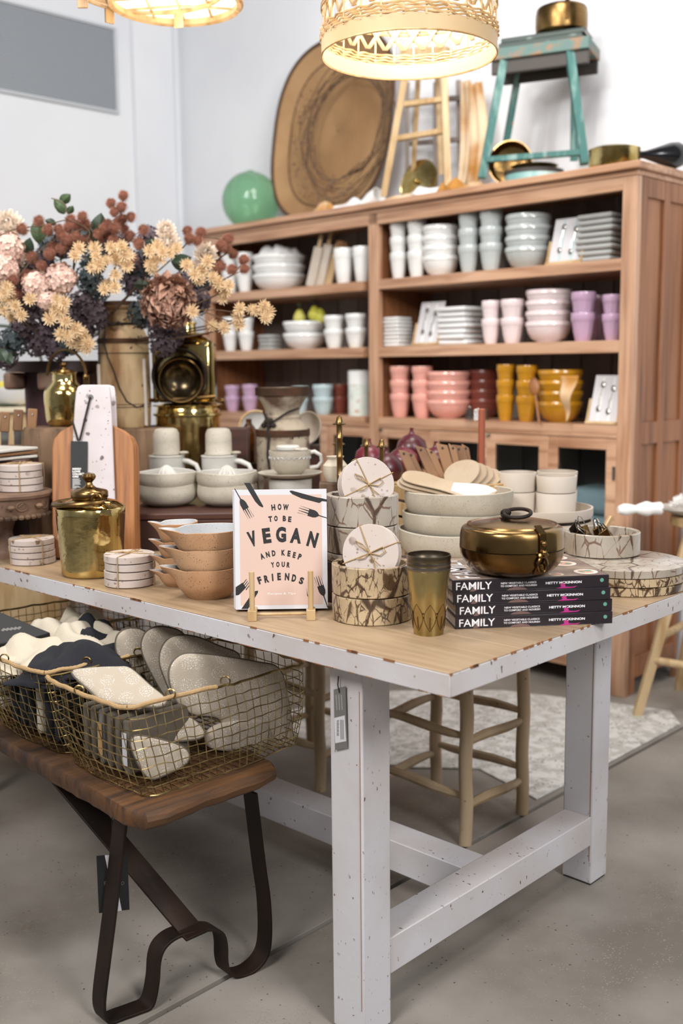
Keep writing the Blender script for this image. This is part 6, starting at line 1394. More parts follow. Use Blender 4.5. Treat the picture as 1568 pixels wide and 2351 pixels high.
# strap end frame in the vertical plane through both feet
F1=at(240,2345,0);F2=at(560,2230,0); fy2=math.atan2((F2-F1).y,(F2-F1).x)
pf=PL(0,0,0,fy2,0,O=F1)
lp=[(281,1850),(268,1960),(254,2080),(240,2190),(228,2290),(232,2328),(246,2346),(275,2346),(312,2330),(338,2300),(350,2250),(354,2200),(366,2168),(395,2144),(440,2131),(480,2127),(500,2138),(507,2165),(508,2200),(516,2226),(540,2236),(572,2222),(600,2188),(608,2140),(605,2060),(594,1980),(574,1815)]
pts=[pf.h(*p) for p in lp]
P3=[bl_(pf.M@Vector((x,y,0))+pf.O) for x,y in pts]
for p in P3: p.z=max(p.z,.004); p.z=min(p.z,zb-tkb+.001)
# smooth
def crv(P,k=4):
    out=[]; 
    for i in range(len(P)-1):
        a=P[max(i-1,0)];b=P[i];c=P[i+1];d=P[min(i+2,len(P)-1)]
        for j in range(k):
            t_=j/k; out.append(.5*((2*b)+(-a+c)*t_+(2*a-5*b+4*c-d)*t_*t_+(-a+3*b-3*c+d)*t_**3))
    out.append(P[-1]); return out
sw=Vector((.042,0,0))
obj('leg',MB().strap(crv(P3),sw,.006),M['iron'],bn,bev=.001)
Pfar=[p+Vector((1.25,0,0)) for p in P3]
obj('leg',MB().strap(crv(Pfar),sw,.006),M['iron'],bn,bev=.001)
q0=bl_(pf.M@Vector((*pf.h(432,2133),0))+pf.O); q0.z+=.004
tt_=bl_(at(120,1745,zb-tkb)); 
q1=Vector((q0.x+.42,q0.y,zb-tkb-.001))
# diagonal brace: fit its upper end to the photographed line
best=None
for k in range(60):
    c=Vector((q0.x+.1+.02*k,q0.y,zb-tkb-.001)); w_=bi.inverted()@c; x_,y_,_=proj(w_)
    if best is None or abs(x_-165)<best[0]: best=(abs(x_-165),c)
q1=bl_(at(128,1768,zb-tkb)); q1.z=zb-tkb-.001
obj('diagonal_brace',MB().strap([q0+Vector((-.03,0,-.006)),q0,q0.lerp(q1,.5),q1],Vector((0,.05,0)),.006),M['iron'],bn,bev=.001)
obj('plastic_clip',MB().box(-.012,.004,-.02,.0,zb-tkb-.03,zb-tkb+.004),mat('clear_plastic','#c9cbc9',.1,trans=.6),bn) if False else None
# tag on the bench leg
pt_=PL(0,0,0,fy2,.0,O=F1-pf.N*.03); tgp=ccw(pt_.p([(227,2096),(297,2088),(292,1958),(221,1965)]))
t=thing('bench_tag','black and white striped card tag hanging behind the bench leg','tag',pt_.O,0); t.rotation_euler=pt_.rot
obj('card',MB().prism(tgp,0,.001),M['black'],t,flat=True); obj('white_stripe',MB().prism(ccw(pt_.p([(266,2092),(279,2090),(254,1962),(240,1963)])),.0011,.0014),M['white'],t,flat=True)
ml=MB(); a=pt_.h(241,2027); b=pt_.h(281,2027); u_=abs(b[0]-a[0])/40; txt(ml,'F',a[0],a[1],5*u_,8*u_,0,.0015,bold=0); txt(ml,'O',b[0],b[1],7*u_,8*u_,0,.0015,bold=0); obj('lettering',ml,M['label'],t,flat=True)
a=pt_.h(258,1962); top=zb-tkb-.002-pt_.O.z
obj('string',MB().tube([(a[0],a[1],.001),(a[0]+.003,top,.0)],.0008,5),M['cord'],t)
# ---------------- wire baskets ----------------
zr_=.615; zbk=zb+.004
A=at(290,1634,zr_);Bq=at(103,1562,zr_);Cq=at(700,1527,zr_); 
a=at(343,1832,zbk); cq=at(686,1706,zbk); bq=at(163,1742,zbk)
def basket(shift,label,k):
    t=thing('wire_basket',label,'basket',A+shift,0,'brass wire baskets on the bench'); o_=A
    Rm=[A-o_,Cq-o_,Cq+Bq-A-o_,Bq-o_]; Bm=[a-o_,cq-o_,cq+bq-a-o_,bq-o_]
    # round the corners with more points
    def loop(Q,n=(22,12,22,12),s_=0):
        out=[]
        for i in range(4):
            p,q_=Q[i],Q[(i+1)%4]
            for j in range(n[i]):
                u_=j/n[i]; x=p.lerp(q_,u_); c_=(Q[0]+Q[2])/2; e_=(1-abs(2*u_-1))
                x=x+(x-c_).normalized()*(.010*math.sin(math.pi*u_)-.006*(e_<.06)); out.append(x)
        return out
    TL_=loop(Rm); BL_2=loop(Bm); N_=len(TL_); rr=random.Random(k+3)
    rows=9; V_=[]
    for r_ in range(rows+1):
        u_=r_/rows; V_.append([TL_[i].lerp(BL_2[i],u_)+ (TL_[i]-(Rm[0]+Rm[2])/2).normalized()*(.008*math.sin(math.pi*u_))+Vector((rr.uniform(-1,1)*.0012,rr.uniform(-1,1)*.0012,rr.uniform(-1,1)*.002)) for i in range(N_)])
    for r_ in range(1,rows+1): obj('wire',MB().tube(V_[r_],.0011 if r_<rows else .0016,5,True),M['wire'],t)
    for i in range(N_): obj('wire',MB().tube([V_[r_][i] for r_ in range(rows+1)],.0011,4),M['wire'],t)
    nb_=22
    for i in range(1,22): 
        p=BL_2[i]; q_=BL_2[(34+22-i)%N_]; obj('floor_wire',MB().tube([p,q_],.0011,4),M['wire'],t)
    for j in range(1,12):
        p=BL_2[22+j]; q_=BL_2[(56+12-j)%N_]; obj('floor_wire',MB().tube([p,q_],.0011,4),M['wire'],t)
    up=Vector((0,0,.004))
    obj('rim_wire',MB().tube([p+up for p in V_[0]],.0026,6,True),M['wire'],t)
    # cane wrapping on parts of the rim
    cw_=MB(); idx=list(range(13,22))[:0]
    def wrap(i0,i1):
        P_=[(V_[0][i%N_]+up*1.6) for i in range(i0,i1)]; P_=crv(P_,4)
        cw_.tube(P_,[.0042+.0006*(j%2) for j in range(len(P_))],8)
    wrap(56,69) if True else None
    wrap(0,11); obj('cane_wrap',cw_,M['cane'],t)
    wrap2=MB(); cw_=wrap2; wrap(22,33); obj('cane_wrap',wrap2,M['cane'],t)
    lp_=MB()
    for i in (5,11,62): 
        c_=V_[0][i]+Vector((0,0,.012)); lp_=MB().tube([c_+Vector((.009*math.cos(x),0,.009*math.sin(x))) for x in [TAU*j/12 for j in range(12)]],.0016,5,True); obj('ring',lp_,M['wire'],t)
    return t
sh=(Bq-A); sh.z=0; sh=sh*1.0
sh=Dn*( (Bq-A).length*1.09)
basket(Vector((0,0,0)),'nearest brass wire basket full of printed oven mitts on the bench',0)
basket(sh,'second brass wire basket holding black and cream cloths on the bench',1)
basket(sh*2,'third brass wire basket at the left picture edge on the bench',2)
# ---------------- oven mitts and pot holders ----------------
def mitt(label,pts,q,yaw_,tilt,thumb=None,t_=.02,nm='oven_mitt',cat='oven mitt',grp='printed oven mitts in the nearest basket',mt='linen'):
    cx=sum(p[0] for p in pts)/len(pts); cy=sum(p[1] for p in pts)/len(pts)
    pl=PL(0,0,0,yaw_,tilt,O=dep(cx,cy,q)); P=ccw(outline(pl.p(pts),4))
    t=thing(nm,label,cat,pl.O,0,grp); t.rotation_euler=pl.rot
    obj('padded_body',MB().pillow(P,t_),M[mt],t,ang=60)
    n=len(P); cx2=sum(p[0] for p in P)/n; cy2=sum(p[1] for p in P)/n
    obj('edge_binding',MB().tube([(x*1.0,y*1.0,0) for x,y in P],.0022,6,True),M['greytaupe'],t)
    if thumb: 
        T_=ccw(outline(pl.p(thumb),4)); obj('thumb',MB().pillow(T_,t_*.9,Matrix.Translation((0,0,.006))),M[mt],t,ang=60)
    return t
ab=1.95
mitt('printed linen oven mitt, leftmost of the upright fan',[(266,1490),(270,1458),(292,1443),(322,1445),(345,1462),(362,1500),(385,1545),(405,1590),(415,1640),(350,1640),(310,1580),(282,1535)],2.27,.35,-.1)
mitt('printed linen oven mitt, second from left in the upright fan',[(325,1490),(332,1455),(355,1440),(385,1440),(420,1455),(440,1500),(445,1580),(435,1630),(395,1620),(345,1540)],2.24,.35,-.08)
mitt('printed linen oven mitt, third with dark cuff in the upright fan',[(366,1510),(378,1475),(405,1459),(450,1462),(500,1482),(545,1500),(545,1525),(520,1600),(460,1640),(410,1620),(375,1550)],2.2,.35,-.05)
mitt('printed linen oven mitt, large front one with thumb in nearest basket',[(388,1560),(392,1525),(415,1503),(450,1500),(520,1508),(590,1520),(640,1535),(660,1600),(672,1690),(668,1712),(600,1712),(540,1700),(500,1650),(440,1640),(405,1610)],2.135,.62,.0,thumb=[(466,1695),(474,1675),(500,1660),(540,1650),(600,1650),(620,1690),(590,1718),(520,1722),(478,1715)],t_=.022)
mitt('printed square pot holder with taupe edging, lying on top at left',[(165,1545),(200,1535),(268,1532),(300,1536),(345,1575),(380,1605),(372,1622),(320,1622),(240,1612),(205,1585)],2.02,.0,.95,t_=.014,nm='pot_holder',cat='pot holder',grp='printed pot holders in the nearest basket')
mitt('printed square pot holder, low against the basket front',[(300,1700),(330,1690),(420,1715),(430,1750),(365,1785),(340,1785),(315,1750)],1.975,.3,.1,t_=.012,nm='pot_holder',cat='pot holder',grp='printed pot holders in the nearest basket')
mitt('printed pot holder sagging across the middle of nearest basket',[(270,1640),(300,1625),(360,1632),(440,1650),(468,1690),(400,1702),(330,1695),(285,1670)],2.06,.35,.5,t_=.014,nm='pot_holder',cat='pot holder',grp='printed pot holders in the nearest basket')
for k in range(6):
    x=120+k*26; q=1.93+.0-.012*k
    pl=PL(0,0,0,-.75,.12,O=dep(x+60,1700+k*14,q+.02)); P=ccw(pl.p([(x,1590+k*8),(x+16,1596+k*8),(x+100,1768+k*11),(x+84,1760+k*11)]))
    hgt=.13; t=thing('folded_towel','taupe folded towel filed upright in nearest basket, %s'%('first from left','second from left','third from left','fourth from left','fifth from left','sixth, nearest')[k],'towel',pl.O,0,'towels filed in the nearest basket'); 
    ax=(at(343,1832,zbk)-at(686,1706,zbk)); ayaw=math.atan2(-ax.y,-ax.x)
    base=at(163,1742,zbk).lerp(at(343,1832,zbk),(k+.8)/9.5)
    t.location=base+Vector((0,0,.004))+(cq-a).normalized()*.02; t.rotation_euler=(0,0,ayaw)
    obj('folded_body',MB().box(0,.15,-.007,.007,0,.11),M['greytaupe' if k!=2 else 'label'],t,bev=.006)
    if k in (2,5): obj('paper_label',MB().box(.0-.001,-.0003,-.007,.007,.02,.085),M['white' if k==5 else 'pine'],t)
# black and cream cloths, towels in baskets 2 and 3
def cp(px,py,z): return at(px,py,z)
base2=A+sh; c2_=(A+(Cq-A)*.45+(Bq-A)*.5)+sh
for k,(px,py,z,sx_,h_,mt,w_) in enumerate(((205,1500,.60,.15,.07,'cream','cream cotton cloth with black stripes bunched in second basket, rear'),(200,1535,.60,.16,.06,'navy','black cotton cloth bunched on top of second basket, middle'),(130,1555,.585,.15,.05,'navy','black cotton cloth bunched at front of second basket'),(110,1505,.6,.17,.045,'cream','cream cotton cloth rolled across third basket'),(40,1530,.585,.15,.05,'cream','cream cotton cloth heaped at front of third basket'),(165,1470,.60,.14,.08,'cream','cream cotton cloth peaked behind the black cloth'),(215,1480,.61,.11,.07,'navy','black denim cloth folded beside cream cloth, far side'))):
    P=at(px,py,z)
    o=cloth('folded_cloth',w_,'cloth',P,sx_,sx_*1.1,h_,mt,k*2.3+1,.8+k,26); o['group']='cloths in the left baskets'
    st_=MB()
for k in range(7):
    base=at(163,1742,zbk).lerp(at(343,1832,zbk),(k+.8)/7.4)+sh
    t=thing('folded_towel','black folded towel filed upright in second basket, %s'%('first from left','second from left','third from left','fourth from left','fifth from left','sixth from left','nearest')[k],'towel',base+Vector((0,0,.004))+(cq-a).normalized()*.015,ayaw,'towels filed in the second basket')
    obj('folded_body',MB().box(0,.24,-.009,.009,0,.115),M['navy' if k!=3 else 'cream'],t,bev=.007)
for k in range(6):
    base=at(163,1742,zbk).lerp(at(343,1832,zbk),(k+.8)/6.6)+sh*2
    o=obj('yarn_roll',MB().lathe([(0,0),(.012,0),(.016,.006),(.016,.21),(.012,.216),(0,.216)],16,Matrix.Rotation(math.pi/2,4,'Y')),M['cream']); o.location=base+Vector((0,0,.02))+(cq-a).normalized()*.02; o.rotation_euler=(0,0,ayaw); tag(o,'rolled cream cloth lying in the third basket, %s'%('first from left','second from left','third from left','fourth from left','fifth from left','nearest')[k],'cloth','rolled cloths in the third basket')
    o2=obj('yarn_roll',o.data); o2.location=o.location+Vector((0,0,.034)); o2.rotation_euler=(0,0,ayaw); tag(o2,'rolled cream cloth in upper layer of third basket, %s'%('first from left','second from left','third from left','fourth from left','fifth from left','nearest')[k],'cloth','rolled cloths in the third basket')
# black printed boxes leaning behind at far left
P=at(60,1470,.62); t=thing('black_carton','black printed flat carton leaning across the rear basket rim','box',P,0); t.rotation_euler=(.0,.0,.4)
pl=PL(0,0,0,.2,.9,O=dep(60,1445,2.35)); t.location=pl.O; t.rotation_euler=pl.rot
obj('carton_body',MB().prism(ccw(pl.p([(-60,1395),(0,1405),(115,1452),(60,1468),(0,1478),(-60,1478)])),-.02,0),M['black'],t,bev=.002)
pm_=MB()
for k in range(5): pm_.prism(ccw(pl.p([(2+k*9,1448-k*1),(8+k*9,1450-k*1),(14+k*9,1444-k),(8+k*9,1442-k)])),.0002,.0004)
obj('print',pm_,M['label'],t,flat=True)
# ---------------- right stool with tray of cotton flowers ----------------
sw_=.028
FT1=at(1462,1645,0); q=(FT1-CAM).dot(FW)
T1=dep(1548,1195,q+.06); zS=T1.z
cen=Vector((T1.x+.12,T1.y-.12,0))
t=thing('round_stool','round pale timber stool at the right edge carrying the flower tray','stool',cen,0)
rs=.165
obj('seat',MB().lathe([(0,zS),(rs-.004,zS),(rs,zS+.004),(rs,zS+.03),(rs-.004,zS+.034),(0,zS+.034)],44),M['pine'],t)
fo=FT1-cen; base_a=math.atan2(fo.y,fo.x); rf_=math.hypot(fo.x,fo.y)
for k in range(4):
    a_=base_a+k*TAU/4; obj('leg',MB().tube([(rf_*math.cos(a_),rf_*math.sin(a_),0),(rs*.62*math.cos(a_),rs*.62*math.sin(a_),zS)],[.021,.023],4),M['pine'],t,bev=.003,flat=True)
    b_=base_a+(k+1)*TAU/4; u_=.42 if k%2 else .3; r1_=rf_+(rs*.62-rf_)*u_; obj('rung',MB().tube([(r1_*math.cos(a_),r1_*math.sin(a_),zS*u_),(r1_*math.cos(b_),r1_*math.sin(b_),zS*u_)],.014,10),M['pine'],t)
zt=zS+.0345
P=Vector((cen.x,cen.y,zt)); ya=math.atan2(RT.y,RT.x)+.15
t=thing('oval_tray','whitewashed wooden oval tray with turned handles on the round stool','tray',P,ya)
x_end=(dep(1420,1132,(P-CAM).dot(FW))-P).length; rt_=x_end-.13
obj('dish',MB().lathe([(0,.004),(rt_*.6,.008),(rt_*.95,.03),(rt_,.034),(rt_*.99,.028),(rt_*.6,.0),(0,0)],48,Matrix.Diagonal((1,.55,1,1))),mat('whitewash','#cfc8bf',.7,col2='#a9a096',sc_=14),t)
for sgn in (-1,1):
    T_=Matrix.Translation((sgn*(rt_*.96),0,.03))@Matrix.Rotation(sgn*math.pi/2,4,'Y'); obj('handle',MB().lathe([(0,0),(.022,0),(.02,.03),(.026,.05),(.02,.07),(.013,.09),(.018,.11),(.02,.13),(.012,.15),(0,.152)],24,T_),M['cotton'],t)
fl_=MB()
def petal_flower(mb,c,r,n,rings,rnd,up=(0,0,1),w=.16):
    upv=Vector(up).normalized(); ax=upv.orthogonal().normalized(); ay=upv.cross(ax)
    for g in range(rings):
        el=(.12+.85*g/max(1,rings-1))*math.pi/2
        m_=max(3,int(n*math.cos(el*.85)))
        for k in range(m_):
            az=TAU*k/m_+g*.5+rnd.uniform(-.1,.1); d=(ax*math.cos(az)+ay*math.sin(az)); dir_=(d*math.cos(el)+upv*math.sin(el)).normalized(); side=upv.cross(d).normalized() if abs(upv.dot(d))<.99 else ax
            nrm=dir_.cross(side); L_=r*rnd.uniform(.85,1.05); w_=r*w
            b0=Vector(c)+dir_*L_*.2; b1=Vector(c)+dir_*L_*.65+nrm*r*-.04; b2=Vector(c)+dir_*L_+nrm*r*.1
            n0=len(mb.v); mb.v+=[tuple(b0-side*w_*.4),tuple(b0+side*w_*.4),tuple(b1+side*w_),tuple(b1-side*w_),tuple(b2+side*w_*.35),tuple(b2-side*w_*.35),tuple(b1+nrm*w_*-.35)]
            mb.f+=[[n0,n0+1,n0+2,n0+6],[n0,n0+6,n0+3],[n0+6,n0+2,n0+4],[n0+3,n0+6,n0+5],[n0+6,n0+4,n0+5]]; mb.mi+=[0]*5
rn=random.Random(11)
cm_=MB(); petal_flower(cm_,(0,0,0),.035,9,4,rn); cfm=None
for k,(x,y) in enumerate(((-.155,.0),(-.13,.035),(-.125,-.03),(-.09,.02),(-.08,-.03),(-.04,.02),(-.02,-.02),(.01,.01),(.05,.03),(-.10,.05),(-.165,-.03))):
    o=obj('cotton_flower',cfm or cm_,M['cotton']); cfm=o.data; o.location=P+Vector((x*math.cos(ya)-y*.8*math.sin(ya),x*math.sin(ya)+y*.8*math.cos(ya),.035+.006*(k%3))); o.rotation_euler=(rn.uniform(-.4,.4),rn.uniform(-.4,.4),rn.random()*6); tag(o,'white dried cotton flower heaped on the oval tray, %s'%('far left','left rear','left front','centre left','centre front','centre right','right front','right','far right','centre rear','front of the far left one')[k],'flower','cotton flowers on the oval tray')
# ---------------- background at the left ----------------
q=5.0; P=dep(60,1378,q); P2_=dep(165,1390,q)
t=thing('cream_bench','low cream painted bench seen far behind the table at left','bench',Vector((P.x,P.y,0)),0.1)
zz=P.z; obj('seat_rail',MB().box(-.5,.2,-.02,.02,zz-.03,zz+.012),M['creamwood'],t,bev=.004); obj('seat_board',MB().box(-.5,.21,-.03,.3,zz+.013,zz+.035),M['creamwood'],t,bev=.004)
for x in (-.45,-.0,.16): 
    for y in (0,.27): obj('leg',MB().box(x-.03,x+.03,y-.02,y+.02,0,zz-.031),M['creamwood'],t,bev=.003)
P=dep(178,1425,4.95); t=thing('round_table','small brown round table far behind the white table at left','table',Vector((P.x+.06,P.y+.12,0)),0); obj('pedestal',MB().lathe([(0,0),(.14,0),(.12,.02),(.035,.05),(.03,.5),(.04,.56),(0,.56)],24),M['brown'],t); obj('top',MB().lathe([(0,.561),(.2,.561),(.21,.57),(.2,.585),(0,.585)],40),M['brown'],t)
# far display: low sideboard with pink box, lemons and green wire hoop
P=dep(20,1100,4.3); t=thing('far_sideboard','pale sideboard far behind the flowers at left edge','sideboard',Vector((P.x-.25,P.y,0)),0.15); zt=dep(20,935,4.3).z
obj('carcase',MB().box(-.45,.42,0,.4,.08,zt-.022),M['pine'],t,bev=.003); obj('top',MB().box(-.47,.44,-.02,.42,zt-.021,zt),M['creamwood'],t,bev=.003)
for x in (-.42,.37): obj('foot',MB().box(x,x+.05,.02,.07,0,.079),M['pine'],t); obj('foot',MB().box(x,x+.05,.33,.38,0,.079),M['pine'],t)
for k,(px,mt,w_,h_) in enumerate(((62,'pinkbox','pink box standing on the far sideboard',.17),)):
    Q=dep(px,935,4.42); o=obj('display_box',MB().box(-.06,.06,0,.08,0,h_),M[mt],bev=.003); o.location=(Q.x,Q.y,zt+.001); tag(o,w_,'box')
Q=dep(25,930,4.38); o=obj('glass_bowl',MB().lathe(hollow(sm([(.04,0),(.08,.02),(.1,.06),(.105,.08)]),.004),36),M['cupW']); o.location=(Q.x,Q.y,zt+.001); tag(o,'white bowl holding lemons on the far sideboard','bowl')
for k,(x,y) in enumerate(((-.03,0),(.035,.01),(.0,-.04),(.005,.04))):
    o=obj('lemon',MB().lathe([(0,-.036),(.01,-.03),(.027,-.015),(.03,0),(.027,.015),(.01,.03),(0,.037)],18,Matrix.Rotation(1.3,4,'Y')),M['lemon']); o.location=(Q.x+x,Q.y+y,zt+.075+.006*(k%2)); o.rotation_euler=(0,0,k); tag(o,'yellow lemon in the white bowl on the far sideboard, %s'%('left','right','front','rear')[k],'lemon','lemons on the far sideboard')
hp_=MB(); Q=dep(22,905,4.3); hp_.tube([(.16*math.cos(TAU*i/40),0,.16*math.sin(TAU*i/40)+.16) for i in range(40)],.006,6,True); o=obj('wire_hoop',hp_,M['leafd']); o.location=(Q.x-.02,Q.y-.0,zt+.006); o.rotation_euler=(0,0,.6); tag(o,'dark green metal hoop standing on the far sideboard','hoop')
# ---------------- bouquet ----------------
rf=random.Random(21)
def me_of(name,mb,mat_,**k):
    o=obj(name,mb,mat_,**k); me=o.data; bpy.data.objects.remove(o); return me
# one mesh of each kind, radius 1 (scaled per copy)
b=MB(); b.sph((0,0,0),.55,8)
for i in range(150):
    z=1-2*(i+.5)/150; a=i*2.39996; d=Vector((math.sqrt(1-z*z)*math.cos(a),math.sqrt(1-z*z)*math.sin(a),z)); s_=d.orthogonal().normalized()*.07; t_=d.cross(s_).normalized()*.07
    L_=rf.uniform(.88,1.05); b.add([d*.45+s_,d*.45-s_*.5+t_*.87,d*.45-s_*.5-t_*.87,d*L_+s_*.2*rf.uniform(-1,1)],[(0,1,3),(1,2,3),(2,0,3)])
burr_me=me_of('burr',b,M['burr'],flat=True)
b=MB(); petal_flower(b,(0,0,0),1.0,15,5,rf,w=.085); b.sph((0,0,.05),.2,8); 
cream_me=me_of('cream_bloom',b,M['creamf'],flat=True)
b=MB()
for g in range(3): petal_flower(b,(0,0,-.1+.14*g),1.0-.22*g,18-3*g,6,rf,w=.13)
mum_me=me_of('mum',b,M['mumw'],flat=True)
def floret_head(n,fr,seed,hemi=1.0,rp=.2):
    r_=random.Random(seed); mb=MB()
    for i in range(n):
        z=1-(1+hemi)*(i+.5)/n*.95; a=i*2.39996+r_.uniform(-.2,.2); d=Vector((math.sqrt(max(0,1-z*z))*math.cos(a),math.sqrt(max(0,1-z*z))*math.sin(a),z)); R0=r_.uniform(.82,1.0); s_=d.orthogonal().normalized(); t_=d.cross(s_)
        ph=r_.random()*6
        for k in range(4):
            an=ph+TAU*k/4; e1=s_*math.cos(an)+t_*math.sin(an); e2=d.cross(e1); c=d*R0
            n0=len(mb.v); rr=rp*r_.uniform(.85,1.15); cup=r_.uniform(.0,.25)
            mb.v+=[tuple(c),tuple(c+e1*rr*.45+e2*rr*.42+d*rr*cup*.4),tuple(c+e1*rr*.95+e2*rr*.28+d*rr*cup),tuple(c+e1*rr*1.05+d*rr*cup*1.2),tuple(c+e1*rr*.95-e2*rr*.28+d*rr*cup),tuple(c+e1*rr*.45-e2*rr*.42+d*rr*cup*.4),tuple(c+e1*rr*.55+d*rr*(cup*.5-.05))]
            for q_ in ((0,1,6),(1,2,6),(2,3,6),(3,4,6),(4,5,6),(5,0,6)): mb.f.append([n0+x for x in q_]); mb.mi.append(0)
    mb.sph((0,0,0),.62,10); return mb
hyd_me=me_of('hydrangea',floret_head(60,0,3,.6,.34),M['hyd'],flat=True)
dk1=me_of('plum_head',floret_head(64,0,5,.9,.25),M['dark'],flat=True); dk2=me_of('slate_head',floret_head(60,0,6,.9,.24),M['dark2'],flat=True)
BOT=PLC+Vector((0,0,H if False else 0)); zP=hz(PLC,825)
root=Vector((PLC.x,PLC.y,zP+.02))
def place(name,me,P,r,par=None,up=None,loc0=None):
    o=obj(name,me); 
    o.location=P-(loc0 if loc0 is not None else Vector((0,0,0))); d=(up if up is not None else (CAM-P).normalized()*.8+(P-root).normalized()*.7); o.rotation_euler=(Matrix(d.normalized().to_track_quat('Z','Y').to_matrix())@Matrix.Rotation(rf.random()*6,3,'Z')).to_euler()
    o.scale=(r,r,r)
    if par: o.parent=par
    return o
def Z3(x,y): return (x*.2041,420+y*.2041)
def Z4(x,y): return (280+x*.2296,440+y*.2296)
burrs=[Z3(*p) for p in ((1390,145),(1250,230),(1370,275),(1290,330),(1475,385),(1385,410),(1460,600),(1290,510),(1180,520),(1150,620),(1280,650),(1560,680),(930,380),(800,420),(870,480),(960,470),(770,500),(660,520),(545,530),(850,600),(790,680),(590,720),(1010,620),(560,800),(360,840),(470,930),(620,970),(300,1040),(145,1090),(190,1250),(250,520),(440,430),(1490,860),(690,740),(760,640),(1400,520),(700,600),(900,650),(1100,570),(1230,580),(1330,450),(1210,460))]+[Z4(*p) for p in ((215,380),(80,440),(655,395),(790,410),(680,475),(760,495),(1060,480),(990,540),(1050,580),(1115,630),(1220,685),(1100,780),(1225,775),(990,750))]
creams=[Z3(*p) for p in ((1060,740),(1080,830),(1240,730),(1360,720),(1280,830),(1400,810),(1190,880),(1110,930),(1300,880),(1420,940),(1300,1040),(1210,1150),(1290,1180),(1170,1200),(890,740),(840,820),(80,1170),(50,1240),(100,1210),(40,1290),(130,1330),(180,1390),(40,1430),(130,1510),(240,1490),(340,1310),(640,1310),(720,1350),(620,1420),(700,1440),(660,1490),(560,1530),(740,1560),(850,1640),(760,1720),(850,1740),(950,1740),(890,1830),(990,1810),(810,1790),(960,1860),(690,1710),(900,1680),(1040,960))]+[Z4(*p) for p in ((350,550),(270,600),(310,690),(400,610),(470,620),(540,570),(280,740),(380,680),(300,780),(70,640),(45,740),(1170,1170),(1150,1250),(1160,1330),(1330,1190),(1410,1150),(1460,1200),(1430,1260),(1290,1180),(1010,1360),(790,800),(760,880),(720,830),(900,1340),(700,1200),(960,920),(1030,990),(1000,1070),(1060,940),(640,740),(850,700),(900,860))]
def spray(name,part,pts,seeds,me,q0,r_,label,cat,grp):
    g={i:[] for i in range(len(seeds))}
    for p in pts:
        i=min(range(len(seeds)),key=lambda k:(seeds[k][0]-p[0])**2+(seeds[k][1]-p[1])**2); g[i].append(p)
    for i,(sx_,sy_,lb_) in enumerate(seeds):
        if not g[i]: continue
        c=dep(sx_,sy_,q0); t=thing(name,label%lb_,cat,c,0,grp)
        stem0=root+Vector((rf.uniform(-.05,.05),rf.uniform(-.05,.05),0)); mid=c.lerp(stem0,.25)+Vector((0,.03,-.01))
        obj('stem',MB().tube(crv([stem0-c,mid-c+Vector((0,.02,0)),Vector((0,.02,-.01))],6),.0022,5),M['twig'],t)
        for p in g[i]:
            P=dep(p[0],p[1],q0+rf.uniform(-.05,.05)); rr=r_*rf.uniform(.88,1.12)
            place(part,me,P,rr,t,None,c)
            obj('twiglet',MB().tube([P-c,(P-c)*.5+Vector((0,.01,-.006)),Vector((0,.02,-.01))],.0011,4),M['twig'],t)
spray('burr_spray','burr',burrs,[(275,480,'tall one at the bouquet top'),(285,540,'right of the tall one'),(180,500,'upper middle'),(120,530,'upper left, beside the green leaf'),(165,560,'centre of the bouquet'),(85,590,'left, above blush hydrangea'),(35,640,'far left'),(430,545,'upper right'),(520,570,'right, before the top left shelf'),(535,620,'rightmost, lowest')],burr_me,2.95,.0198,'spray of rust coloured spiky burrs, %s','flower','rust burr sprays in the bouquet')
spray('cream_spray','cream_bloom',creams,[(230,590,'middle, above the churn'),(260,630,'just above the churn mouth'),(360,580,'right of the tall burrs'),(20,670,'far left upper'),(30,720,'far left lower'),(135,710,'below the blush hydrangea'),(180,775,'lowest, over the brass pot'),(345,600,'above the big dusty rose bloom'),(600,710,'far right tip before the shelves'),(545,730,'right, low trailing'),(500,665,'right edge beside bookcase'),(455,630,'right of the dusty rose bloom'),(500,750,'above the lantern')],cream_me,2.88,.022,'spray of small golden cream daisies, %s','flower','golden cream sprays in the bouquet')
for k,(px,py,hw,lb_) in enumerate(((20,520,42,'top left corner'),(30,585,44,'left, below the top left one'),(380,530,28,'right, topmost'),(385,560,36,'right, large pale one'),(470,585,34,'right, beside the bookcase edge'),(10,640,36,'far left lower'),(455,615,26,'right, lower small one'))):
    P=dep(px,py,3.02); o=place('chrysanthemum',mum_me,P,hw*3.0/F); tag(o,'large pale cream chrysanthemum in the bouquet, %s'%lb_,'flower','cream chrysanthemums in the bouquet')
for k,(px,py,hw,lb_) in enumerate(((140,640,36,'right of the pair'),(85,655,34,'left of the pair'),(20,570,36,'far left upper'),(8,615,38,'far left lower'),(108,690,24,'small one below the pair'))):
    P=dep(px,py,2.96); o=place('hydrangea_head',hyd_me,P,hw*2.96/F,up=(CAM-P).normalized()); tag(o,'blush pink hydrangea head in the bouquet, %s'%lb_,'flower','blush hydrangeas in the bouquet')
dk=[(20,700),(60,745),(100,770),(30,785),(75,700),(120,730),(160,785),(130,800),(185,760),(205,640),(190,700),(215,725),(215,600),(230,560),(300,600),(335,590),(305,650),(270,560),(350,690),(365,750),(398,765),(330,720),(90,610),(60,610),(120,570),(420,650),(450,690),(465,640),(8,815),(150,560),(180,540),(40,660),(160,740),(225,665),(85,790),(345,545),(320,620),(375,790)]
used_=set()
